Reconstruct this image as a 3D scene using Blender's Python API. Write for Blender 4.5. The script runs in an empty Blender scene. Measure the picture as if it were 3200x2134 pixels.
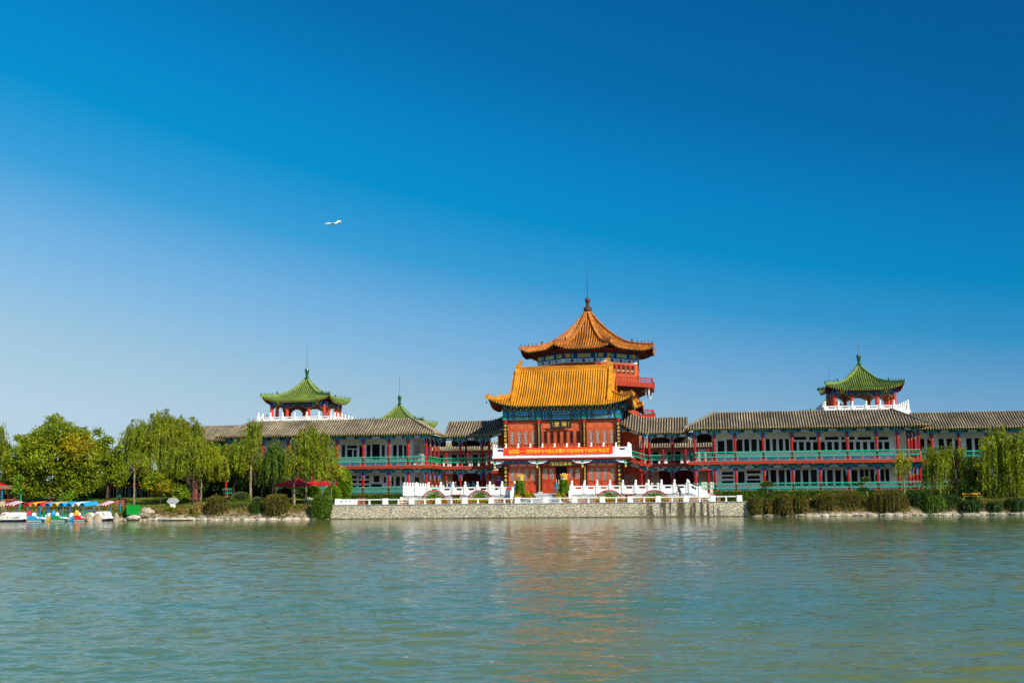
import bpy, math, random
import numpy as np
from mathutils import Matrix, Vector, Euler
rnd = random.Random(7)
sc = bpy.context.scene
COL = sc.collection

# ---------------------------------------------------------------- camera
F_PX, YAW, PITCH, ROLL, CAM_H = 3823.6, 0.14755, 0.12861, 0.008924, 1.8
_f = np.array([-math.sin(YAW)*math.cos(PITCH), math.cos(YAW)*math.cos(PITCH), math.sin(PITCH)])
_x = np.array([math.cos(YAW), math.sin(YAW), 0.0]); _d = -np.cross(_x, _f)
_c, _s = math.cos(ROLL), math.sin(ROLL)
CM = np.array([_c*_x+_s*_d, -_s*_x+_c*_d, _f])
def at(px, py, Y):
    """the point of the vertical plane y = Y that the photograph shows at pixel px, py"""
    v = CM.T @ np.array([(px-1600)/F_PX, (py-1067)/F_PX, 1.0]); t = Y/v[1]
    return Vector((v[0]*t, Y, CAM_H+v[2]*t))
cd = bpy.data.cameras.new('camera'); cam = bpy.data.objects.new('camera', cd); COL.objects.link(cam)
m = Matrix([[CM[0][i], -CM[1][i], -CM[2][i]] for i in range(3)]).to_4x4(); m.translation = (0, 0, CAM_H)
cam.matrix_world = m
cd.sensor_width = 36; cd.lens = F_PX/3200*36; cd.clip_start = .5; cd.clip_end = 6000
sc.camera = cam

# ---------------------------------------------------------------- sky and sun
SUN_AZ, SUN_EL = math.radians(47), math.radians(36)      # azimuth to the right of straight-behind
w = bpy.data.worlds.new('World'); sc.world = w; w.use_nodes = True
nt = w.node_tree; N = nt.nodes; Lk = nt.links; N.clear()
out = N.new('ShaderNodeOutputWorld'); bg = N.new('ShaderNodeBackground')
sky = N.new('ShaderNodeTexSky'); sky.sky_type = 'NISHITA'; sky.sun_disc = False
sky.sun_elevation = SUN_EL; sky.sun_rotation = math.pi-SUN_AZ
sky.air_density = 1.0; sky.dust_density = .6; sky.ozone_density = 3.0
# the polarised blue of the photograph: paler low and to the left, deep high and to the right, laid over the Nishita sky
def _lin(c): return tuple((v/255/12.92 if v/255 <= .04045 else ((v/255+.055)/1.055)**2.4) for v in c)
tc = N.new('ShaderNodeTexCoord'); sx = N.new('ShaderNodeSeparateXYZ'); Lk.new(tc.outputs['Generated'], sx.inputs[0])
def mth(op, a, b, clamp=False):
    n_ = N.new('ShaderNodeMath'); n_.operation = op; n_.use_clamp = clamp
    for i, v in enumerate((a, b)):
        if isinstance(v, (int, float)): n_.inputs[i].default_value = v
        else: Lk.new(v, n_.inputs[i])
    return n_.outputs[0]
up = mth('MAXIMUM', mth('MULTIPLY', sx.outputs[2], 1/.378), .02)
side = mth('MULTIPLY', mth('ADD', sx.outputs[0], .515), 1/.757, True)
par = mth('ADD', up, mth('MULTIPLY', side, mth('ADD', mth('MULTIPLY', up, .45), .25)))
par = mth('MULTIPLY', par, .5, True)
ramp = N.new('ShaderNodeValToRGB'); cr = ramp.color_ramp; Lk.new(par, ramp.inputs[0])
stops = [(.0, (196,216,226)), (.20, (182,209,227)), (.34, (162,200,222)), (.46, (136,189,228)), (.57, (110,177,226)), (.70, (56,160,218)), (.86, (0,145,207)), (1.03, (0,131,198)), (1.25, (0,108,172)), (1.75, (0,82,145)), (2.0, (0,74,132))]
cr.elements[0].position = 0; cr.elements[0].color = (*_lin(stops[0][1]), 1); cr.elements[1].position = 1; cr.elements[1].color = (*_lin(stops[-1][1]), 1)
for p, c in stops[1:-1]: e = cr.elements.new(p/2); e.color = (*_lin(c), 1)
sc10 = N.new('ShaderNodeVectorMath'); sc10.operation = 'SCALE'; low = mth('SUBTRACT', 1, mth('MULTIPLY', mth('MULTIPLY', side, .30), mth('SUBTRACT', 1, up, True))); Lk.new(mth('MULTIPLY', low, 8.75), sc10.inputs['Scale']); Lk.new(ramp.outputs[0], sc10.inputs[0])
mul = N.new('ShaderNodeMix'); mul.data_type = 'RGBA'; mul.inputs[0].default_value = .985
Lk.new(sky.outputs[0], mul.inputs[6]); Lk.new(sc10.outputs[0], mul.inputs[7])
sdn = N.new('ShaderNodeVectorMath'); sdn.operation = 'DOT_PRODUCT'; Lk.new(tc.outputs['Generated'], sdn.inputs[0])
sdn.inputs[1].default_value = (math.sin(SUN_AZ)*math.cos(SUN_EL), -math.cos(SUN_AZ)*math.cos(SUN_EL), math.sin(SUN_EL))
gl = mth('POWER', mth('MAXIMUM', sdn.outputs['Value'], 0.0), 1.6)
glc = N.new('ShaderNodeVectorMath'); glc.operation = 'SCALE'; glc.inputs[0].default_value = (2.4, 3.1, 3.8); Lk.new(gl, glc.inputs['Scale'])
gla = N.new('ShaderNodeVectorMath'); gla.operation = 'ADD'; Lk.new(mul.outputs[2], gla.inputs[0]); Lk.new(glc.outputs[0], gla.inputs[1])
Lk.new(gla.outputs[0], bg.inputs[0]); Lk.new(bg.outputs[0], out.inputs[0]); bg.inputs[1].default_value = .10
sd = bpy.data.lights.new('sun', 'SUN'); sd.energy = 5.0; sd.angle = math.radians(.5); sd.color = (1, .93, .80)
sun = bpy.data.objects.new('sun', sd); COL.objects.link(sun)
sv = Vector((math.sin(SUN_AZ)*math.cos(SUN_EL), -math.cos(SUN_AZ)*math.cos(SUN_EL), math.sin(SUN_EL)))
sun.rotation_euler = sv.to_track_quat('Z', 'Y').to_euler()
sc.view_settings.view_transform = 'Standard'; sc.view_settings.look = 'None'
sc.view_settings.exposure = 0.2; sc.view_settings.gamma = 1
sc.cycles.max_bounces = 5; sc.cycles.transparent_max_bounces = 8; sc.cycles.sample_clamp_indirect = 6
sc.cycles.caustics_reflective = False; sc.cycles.caustics_refractive = False

# ---------------------------------------------------------------- materials
MATS = {}
def mat(name, col, rough=.6, var=.18, scale=3.0, spec=.3, bump=0.0, bscale=30, kind=None, col2=None, trans=0, metal=0):
    m = bpy.data.materials.new(name); m.use_nodes = True; MATS[name] = m
    t = m.node_tree; n = t.nodes; L = t.links; b = n['Principled BSDF']
    b.inputs['Roughness'].default_value = rough; b.inputs['Specular IOR Level'].default_value = spec
    b.inputs['Metallic'].default_value = metal
    co = n.new('ShaderNodeTexCoord'); ns = n.new('ShaderNodeTexNoise')
    ns.inputs['Scale'].default_value = scale; ns.inputs['Detail'].default_value = 6; ns.inputs['Roughness'].default_value = .65
    L.new(co.outputs['Object'], ns.inputs['Vector'])
    c1 = tuple(max(0, c*(1-var*1.6)) for c in col); c2 = col2 or tuple(min(1, c*(1+var)) for c in col)
    rp = n.new('ShaderNodeValToRGB'); rp.color_ramp.elements[0].position = .33; rp.color_ramp.elements[1].position = .66
    rp.color_ramp.elements[0].color = (*c1, 1); rp.color_ramp.elements[1].color = (*c2, 1)
    L.new(ns.outputs['Fac'], rp.inputs[0])
    src = rp.outputs[0]
    if name.startswith('tile') and 'gap' not in name:
        g = n.new('ShaderNodeNewGeometry'); hv = n.new('ShaderNodeHueSaturation'); m1 = n.new('ShaderNodeMapRange'); m1.inputs[3].default_value = .78; m1.inputs[4].default_value = 1.14
        st = n.new('ShaderNodeTexNoise'); st.inputs['Scale'].default_value = .45; st.inputs['Detail'].default_value = 5; L.new(co.outputs['Object'], st.inputs[0])
        m2 = n.new('ShaderNodeMapRange'); m2.inputs[1].default_value = .32; m2.inputs[2].default_value = .62; m2.inputs[3].default_value = .55 if 'yellow' not in name else .78; m2.inputs[4].default_value = 1.12
        k = n.new('ShaderNodeMath'); k.operation = 'MULTIPLY'; L.new(g.outputs['Random Per Island'], m1.inputs[0]); L.new(st.outputs['Fac'], m2.inputs[0]); L.new(m1.outputs[0], k.inputs[0]); L.new(m2.outputs[0], k.inputs[1])
        L.new(k.outputs[0], hv.inputs['Value']); L.new(src, hv.inputs['Color']); src = hv.outputs[0]
    if kind == 'leaf':
        g = n.new('ShaderNodeNewGeometry'); hv = n.new('ShaderNodeHueSaturation')
        mr1 = n.new('ShaderNodeMapRange'); mr1.inputs[3].default_value = .55; mr1.inputs[4].default_value = 1.5
        L.new(g.outputs['Random Per Island'], mr1.inputs[0]); L.new(mr1.outputs[0], hv.inputs['Value'])
        L.new(src, hv.inputs['Color']); src = hv.outputs[0]
        tr = n.new('ShaderNodeBsdfTranslucent'); mx = n.new('ShaderNodeMixShader'); mx.inputs[0].default_value = .38
        L.new(src, tr.inputs[0]); L.new(b.outputs[0], mx.inputs[1]); L.new(tr.outputs[0], mx.inputs[2])
        L.new(mx.outputs[0], n['Material Output'].inputs[0])
    L.new(src, b.inputs['Base Color'])
    if bump:
        n2 = n.new('ShaderNodeTexNoise'); n2.inputs['Scale'].default_value = bscale; n2.inputs['Detail'].default_value = 4
        L.new(co.outputs['Object'], n2.inputs['Vector'])
        bp = n.new('ShaderNodeBump'); bp.inputs['Strength'].default_value = bump; bp.inputs['Distance'].default_value = .05
        L.new(n2.outputs['Fac'], bp.inputs['Height']); L.new(bp.outputs[0], b.inputs['Normal'])
    return m
mat('red_column', (.35, .005, .009), .4, .12, spec=.4)
mat('pavilion_red', (.55, .045, .015), .45, .12, spec=.4)
mat('wall_orange', (.57, .11, .034), .6, .12, 1.2)
mat('band_red', (.36, .034, .012), .6, .12, .8)
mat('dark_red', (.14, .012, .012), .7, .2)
mat('slat_red', (.50, .12, .07), .6)
mat('tile_grey', (.36, .29, .185), .8, .42, 4.5, bump=.4)
mat('tile_grey_gap', (.018, .015, .012), .9, .4, 3)  # all gap colours: shade between the tile rows put in as near-black
mat('ridge_grey', (.26, .22, .16), .8, .35, 3)
mat('tile_yellow', (.70, .28, .008), .38, .22, 5, spec=.5)
mat('tile_yellow_gap', (.07, .02, .002), .8, .2)
mat('tile_green', (.10, .24, .016), .38, .45, 6, spec=.5, col2=(.28, .38, .06))
mat('tile_green_gap', (.004, .018, .004), .8, .2)
mat('ridge_green', (.10, .28, .05), .4, .4, 6, spec=.5, col2=(.34, .44, .12))
mat('green_glaze', (.01, .085, .025), .25, .2, spec=.6)
mat('tile_brown', (.56, .19, .022), .5, .38, 3)
mat('tile_brown_gap', (.03, .008, .003), .8, .3)
mat('ridge_brown', (.50, .17, .03), .5, .35, 3)
mat('brown_finial', (.10, .04, .025), .5, .3)
mat('white_stone', (.82, .82, .80), .55, .05, 2, bump=.15)
mat('white_paint', (.80, .80, .79), .5, .03, 2)
mat('wall_red', (.50, .055, .012), .6, .12, 1.2)
mat('cream_wall', (.80, .80, .70), .8, .05, .6)
mat('wall_foot_blue', (.26, .50, .60), .8, .1, .5)  # bluish strip along the foot of the gallery walls
mat('grey_stone', (.42, .43, .42), .7, .18, 1.5, bump=.3)
mat('rail_green', (.02, .40, .25), .5, .1)
mat('panel_green', (.01, .30, .07), .5, .08)
mat('beam_blue', (.006, .07, .20), .6, .3, 4)
mat('beam_teal', (.008, .20, .18), .6, .3, 6)
mat('paint_azure', (.02, .28, .80), .6, .25, 9)
mat('paint_blue', (.02, .16, .60), .6, .3, 9)
mat('paint_cyan', (.20, .68, .80), .6, .2, 8)
mat('paint_green', (.015, .28, .12), .6, .2, 6)
mat('paint_gold', (.75, .50, .07), .45, .2, 8)
mat('paint_white', (.90, .92, .92), .6, .2, 12)
mat('rafter_red', (.18, .02, .012), .7, .2)
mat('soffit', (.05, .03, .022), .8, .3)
mat('black_board', (.008, .006, .006), .35, .1, spec=.5)
mat('gold_letter', (.80, .50, .06), .4, .08)
mat('banner_red', (.78, .035, .012), .7, .05, .8)
mat('banner_yellow', (.88, .50, .008), .7, .02)
mat('window_dark', (.006, .005, .006), .6, .3, 5, spec=.12)
mat('curtain_dark', (.045, .042, .04), .7, .3)
mat('curtain', (.42, .38, .30), .5, .4, 9, spec=.5)
mat('lattice', (.30, .045, .015), .6, .15)
mat('bark', (.28, .20, .13), .9, .4, 5, bump=.6)
mat('bark_dark', (.07, .048, .032), .9, .4, 5, bump=.6)
mat('leaf_willow', (.24, .29, .010), .5, .3, .5, kind='leaf')
mat('leaf_willow_yellow', (0.32, 0.36, 0.014), .5, .3, .5, kind='leaf')
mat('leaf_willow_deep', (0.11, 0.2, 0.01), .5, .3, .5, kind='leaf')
mat('leaf_broad', (.23, .34, .012), .45, .3, .35, kind='leaf', col2=(.34, .42, .014))
mat('leaf_yellowing', (.42, .38, .012), .5, .25, .35, kind='leaf', col2=(.70, .46, .012))
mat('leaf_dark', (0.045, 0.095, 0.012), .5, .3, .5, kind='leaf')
mat('leaf_bright', (0.2, 0.34, 0.012), .5, .25, .8, kind='leaf')
mat('leaf_olive', (.13, .15, .016), .6, .3, .9, kind='leaf', col2=(.22, .17, .025))
mat('leaf_pine', (0.13, 0.2, 0.025), .6, .3, 1.5, kind='leaf')
mat('leaf_dry', (0.4, 0.3, 0.08), .7, .3, 1, kind='leaf')
mat('leaf_hedge', (0.12, 0.22, 0.012), .5, .3, 1.2, kind='leaf')
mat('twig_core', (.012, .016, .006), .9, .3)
mat('flower_yellow', (.85, .60, .01), .6, .15, 9, kind='leaf')
mat('flower_red', (.62, .012, .012), .6, .1, 9, kind='leaf')
mat('flower_purple', (.35, .02, .16), .6, .2, 9, kind='leaf')
mat('flower_white', (.75, .75, .62), .6, .1, 9, kind='leaf')
mat('terracotta', (.50, .14, .05), .8, .15)
mat('rock', (.38, .32, .24), .85, .3, 1.2, bump=.8, bscale=6)
mat('rock_pale', (.50, .44, .35), .85, .22, 1.2, bump=.8, bscale=6)
mat('earth', (.30, .22, .12), .95, .35, .8, bump=.8, bscale=5)
mat('lion_yellow', (.75, .40, .012), .5, .15, 3)
mat('fiber_white', (.80, .80, .80), .25, .02, spec=.5)
mat('fiber_red', (.60, .02, .03), .3, .05, spec=.5)
mat('fiber_blue', (.02, .30, .62), .3, .05, spec=.5)
mat('fiber_yellow', (.80, .42, .02), .3, .05, spec=.5)
mat('fiber_green', (.01, .26, .08), .3, .05, spec=.5)
mat('fiber_salmon', (.75, .30, .22), .3, .05, spec=.5)
mat('boat_black', (.012, .012, .014), .5, .1)
mat('post_blue', (.02, .22, .55), .4, .05)
mat('tent_red', (.62, .012, .022), .6, .08)
mat('box_green', (.004, .30, .035), .45, .04)
mat('wood_slat', (.36, .15, .09), .7, .25)
mat('wood_maroon', (.10, .012, .02), .5, .2)
mat('bench_yellow', (.50, .26, .02), .5, .08)
mat('ac_grey', (.40, .39, .34), .5, .08)
mat('metal_grey', (.30, .30, .30), .35, .1, metal=.8)
mat('skin', (.55, .29, .19), .5, .05)
mat('hair', (.012, .009, .008), .5, .1)
mat('cloth_olive', (.075, .07, .045), .8, .15)
mat('cloth_blue', (.02, .22, .45), .8, .1)
mat('cloth_jeans', (.06, .13, .26), .8, .15)
mat('cloth_yellow', (.72, .45, .06), .8, .1)
mat('cloth_dark', (.03, .025, .03), .8, .15)
mat('cloth_grey', (.16, .14, .12), .8, .15)
mat('cloth_white', (.70, .70, .68), .8, .05)
mat('hose_cream', (.60, .50, .28), .6, .05)
mat('statue_red', (.25, .06, .045), .4, .25)
mat('sign_magenta', (.40, .015, .12), .6, .1)
mat('plane_white', (.85, .85, .86), .35, .02)
mat('rattan', (.60, .48, .26), .7, .1)
mat('deck_green', (.012, .22, .05), .6, .1)

# ---- water, wall, lawn with their own graphs
def water_material():
    m = bpy.data.materials.new('lake_water'); m.use_nodes = True; t = m.node_tree; n = t.nodes; L = t.links; b = n['Principled BSDF']
    b.inputs['Roughness'].default_value = .05; b.inputs['IOR'].default_value = 1.333; b.inputs['Specular Tint'].default_value = (.60, .94, .97, 1)
    co = n.new('ShaderNodeTexCoord')
    def noise(sx, sy, scale, det, rough=.6):
        mp = n.new('ShaderNodeMapping'); mp.inputs['Scale'].default_value = (sx, sy, 1); mp.inputs['Rotation'].default_value = (0, 0, .12)
        ns = n.new('ShaderNodeTexNoise'); ns.inputs['Scale'].default_value = scale; ns.inputs['Detail'].default_value = det
        ns.inputs['Roughness'].default_value = rough; ns.inputs['Distortion'].default_value = .35
        L.new(co.outputs['Object'], mp.inputs[0]); L.new(mp.outputs[0], ns.inputs[0]); return ns.outputs['Fac']
    b1 = n.new('ShaderNodeBump'); b1.inputs['Distance'].default_value = .07; b1.inputs['Strength'].default_value = .45
    L.new(noise(.6, 1.0, 2.2, 3), b1.inputs['Height'])
    b2 = n.new('ShaderNodeBump'); b2.inputs['Distance'].default_value = .02; b2.inputs['Strength'].default_value = .45
    L.new(noise(.6, 1.0, 9.0, 3, .55), b2.inputs['Height']); L.new(b1.outputs[0], b2.inputs['Normal'])
    L.new(b2.outputs[0], b.inputs['Normal'])
    big = noise(.25, 1, .05, 3); rp = n.new('ShaderNodeValToRGB')
    rp.color_ramp.elements[0].position = .35; rp.color_ramp.elements[0].color = (.050, .160, .085, 1)
    rp.color_ramp.elements[1].position = .65; rp.color_ramp.elements[1].color = (.175, .160, .016, 1)
    L.new(big, rp.inputs[0]); L.new(rp.outputs[0], b.inputs['Base Color'])
    return m
MATS['water'] = water_material()
def rubble_material(stain=None):
    m = bpy.data.materials.new('rubble_stone'); m.use_nodes = True; t = m.node_tree; n = t.nodes; L = t.links; b = n['Principled BSDF']
    b.inputs['Roughness'].default_value = .85
    co = n.new('ShaderNodeTexCoord'); mp = n.new('ShaderNodeMapping'); mp.inputs['Scale'].default_value = (1, 1, 1.15)
    ds = n.new('ShaderNodeTexNoise'); ds.inputs['Scale'].default_value = 2.2
    dm = n.new('ShaderNodeMix'); dm.data_type = 'RGBA'; dm.blend_type = 'ADD'; dm.inputs[0].default_value = .22
    L.new(co.outputs['Object'], mp.inputs[0]); L.new(mp.outputs[0], ds.inputs[0])
    L.new(mp.outputs[0], dm.inputs[6]); L.new(ds.outputs['Color'], dm.inputs[7])
    v = n.new('ShaderNodeTexVoronoi'); v.inputs['Scale'].default_value = 3.3; v.inputs['Randomness'].default_value = .95
    ve = n.new('ShaderNodeTexVoronoi'); ve.feature = 'DISTANCE_TO_EDGE'; ve.inputs['Scale'].default_value = 3.3; ve.inputs['Randomness'].default_value = .95
    for q in (v, ve): L.new(dm.outputs[2], q.inputs['Vector'])
    sp = n.new('ShaderNodeSeparateColor'); L.new(v.outputs['Color'], sp.inputs[0])
    rp = n.new('ShaderNodeValToRGB'); cr = rp.color_ramp; cr.interpolation = 'LINEAR'
    cr.elements[0].position = 0; cr.elements[0].color = (.24, .23, .19, 1); cr.elements[1].position = 1; cr.elements[1].color = (.50, .44, .32, 1)
    for p, c in ((.15, (.42, .38, .29)), (.5, (.50, .45, .34)), (.80, (.47, .41, .29)), (.88, (.50, .35, .23)), (.93, (.36, .36, .32))):
        e = cr.elements.new(p); e.color = (*c, 1)
    L.new(sp.outputs[0], rp.inputs[0])
    ck = n.new('ShaderNodeValToRGB'); ck.color_ramp.elements[0].position = .006; ck.color_ramp.elements[0].color = (.52, .46, .36, 1); ck.color_ramp.elements[1].position = .028
    er = n.new('ShaderNodeValToRGB'); er.color_ramp.elements[0].position = .03; er.color_ramp.elements[1].position = .09
    L.new(ve.outputs['Distance'], er.inputs[0])
    mo = n.new('ShaderNodeMix'); mo.data_type = 'RGBA'; mo.inputs[6].default_value = (.66, .58, .43, 1)
    L.new(er.outputs[0], mo.inputs[0]); L.new(rp.outputs[0], mo.inputs[7])
    fn_ = n.new('ShaderNodeTexNoise'); fn_.inputs['Scale'].default_value = 7; fn_.inputs['Detail'].default_value = 8; fn_.inputs['Roughness'].default_value = .75; L.new(co.outputs['Object'], fn_.inputs[0])
    fr = n.new('ShaderNodeMapRange'); fr.inputs[1].default_value = .3; fr.inputs[2].default_value = .65; fr.inputs[3].default_value = .70; fr.inputs[4].default_value = 1.45; L.new(fn_.outputs['Fac'], fr.inputs[0])
    fv = n.new('ShaderNodeVectorMath'); fv.operation = 'SCALE'; L.new(rp.outputs[0], fv.inputs[0]); L.new(fr.outputs[0], fv.inputs['Scale']); L.new(fv.outputs[0], mo.inputs[7])
    L.new(ve.outputs['Distance'], ck.inputs[0]); cm_ = n.new('ShaderNodeMix'); cm_.data_type = 'RGBA'; cm_.blend_type = 'MULTIPLY'; cm_.inputs[0].default_value = 1; L.new(mo.outputs[2], cm_.inputs[6]); L.new(ck.outputs[0], cm_.inputs[7])
    src = cm_.outputs[2]
    # wet streaks of the watering, between two places along the wall
    st = n.new('ShaderNodeTexNoise'); st.inputs['Scale'].default_value = 1.0; st.inputs['Detail'].default_value = 3
    m2 = n.new('ShaderNodeMapping'); m2.inputs['Scale'].default_value = (1.35, 1, .10); L.new(co.outputs['Object'], m2.inputs[0]); L.new(m2.outputs[0], st.inputs[0])
    sx = n.new('ShaderNodeSeparateXYZ'); L.new(co.outputs['Object'], sx.inputs[0])
    a = n.new('ShaderNodeMapRange'); a.inputs[1].default_value = 30.5; a.inputs[2].default_value = 32.5; L.new(sx.outputs[0], a.inputs[0])
    c_ = n.new('ShaderNodeMapRange'); c_.inputs[1].default_value = 39.6; c_.inputs[2].default_value = 38.6; L.new(sx.outputs[0], c_.inputs[0])
    sr = n.new('ShaderNodeValToRGB'); sr.color_ramp.elements[0].position = .47; sr.color_ramp.elements[1].position = .52; L.new(st.outputs['Fac'], sr.inputs[0])
    k1 = n.new('ShaderNodeMath'); k1.operation = 'MULTIPLY'; L.new(a.outputs[0], k1.inputs[0]); L.new(c_.outputs[0], k1.inputs[1])
    k2 = n.new('ShaderNodeMath'); k2.operation = 'MULTIPLY'; L.new(k1.outputs[0], k2.inputs[0]); L.new(sr.outputs[0], k2.inputs[1])
    # dark algae line at the water
    al = n.new('ShaderNodeMapRange'); al.inputs[1].default_value = .14; al.inputs[2].default_value = .04; L.new(sx.outputs[2], al.inputs[0])
    k3 = n.new('ShaderNodeMath'); k3.operation = 'MAXIMUM'; L.new(k2.outputs[0], k3.inputs[0]); L.new(al.outputs[0], k3.inputs[1])
    wet = n.new('ShaderNodeMix'); wet.data_type = 'RGBA'; wet.blend_type = 'MULTIPLY'; wet.inputs[7].default_value = (.20, .18, .13, 1)
    L.new(k3.outputs[0], wet.inputs[0]); L.new(src, wet.inputs[6]); L.new(wet.outputs[2], b.inputs['Base Color'])
    bp = n.new('ShaderNodeBump'); bp.inputs['Strength'].default_value = 1; bp.inputs['Distance'].default_value = .16; bp.invert = True
    L.new(er.outputs[0], bp.inputs['Height']); L.new(bp.outputs[0], b.inputs['Normal'])
    return m
MATS['rubble'] = rubble_material()
def ground_material():
    m = bpy.data.materials.new('lawn_and_bank'); m.use_nodes = True; t = m.node_tree; n = t.nodes; L = t.links; b = n['Principled BSDF']
    b.inputs['Roughness'].default_value = .95; b.inputs['Specular IOR Level'].default_value = .1
    co = n.new('ShaderNodeTexCoord'); ns = n.new('ShaderNodeTexNoise'); ns.inputs['Scale'].default_value = .35; ns.inputs['Detail'].default_value = 8
    L.new(co.outputs['Object'], ns.inputs[0])
    r1 = n.new('ShaderNodeValToRGB'); c = r1.color_ramp
    c.elements[0].position = .35; c.elements[0].color = (.055, .085, .012, 1); c.elements[1].position = .62; c.elements[1].color = (.15, .15, .025, 1)
    e = c.elements.new(.75); e.color = (.30, .22, .10, 1); L.new(ns.outputs['Fac'], r1.inputs[0])
    n2 = n.new('ShaderNodeTexNoise'); n2.inputs['Scale'].default_value = 2.2; n2.inputs['Detail'].default_value = 6; L.new(co.outputs['Object'], n2.inputs[0])
    r2 = n.new('ShaderNodeValToRGB'); r2.color_ramp.elements[0].position = .35; r2.color_ramp.elements[0].color = (.08, .065, .03, 1)
    r2.color_ramp.elements[1].position = .62; r2.color_ramp.elements[1].color = (.38, .31, .21, 1); L.new(n2.outputs['Fac'], r2.inputs[0])
    sx = n.new('ShaderNodeSeparateXYZ'); L.new(co.outputs['Object'], sx.inputs[0])
    ad = n.new('ShaderNodeMath'); ad.operation = 'MULTIPLY_ADD'; ad.inputs[1].default_value = .9; L.new(n2.outputs['Fac'], ad.inputs[0]); L.new(sx.outputs[2], ad.inputs[2])
    mr = n.new('ShaderNodeMapRange'); mr.inputs[1].default_value = 1.25; mr.inputs[2].default_value = 1.6; L.new(ad.outputs[0], mr.inputs[0])
    mx = n.new('ShaderNodeMix'); mx.data_type = 'RGBA'; L.new(mr.outputs[0], mx.inputs[0]); L.new(r2.outputs[0], mx.inputs[6]); L.new(r1.outputs[0], mx.inputs[7])
    L.new(mx.outputs[2], b.inputs['Base Color'])
    bp = n.new('ShaderNodeBump'); bp.inputs['Strength'].default_value = .9; bp.inputs['Distance'].default_value = .15; L.new(n2.outputs['Fac'], bp.inputs['Height']); L.new(bp.outputs[0], b.inputs['Normal'])
    return m
MATS['ground'] = ground_material()

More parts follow.
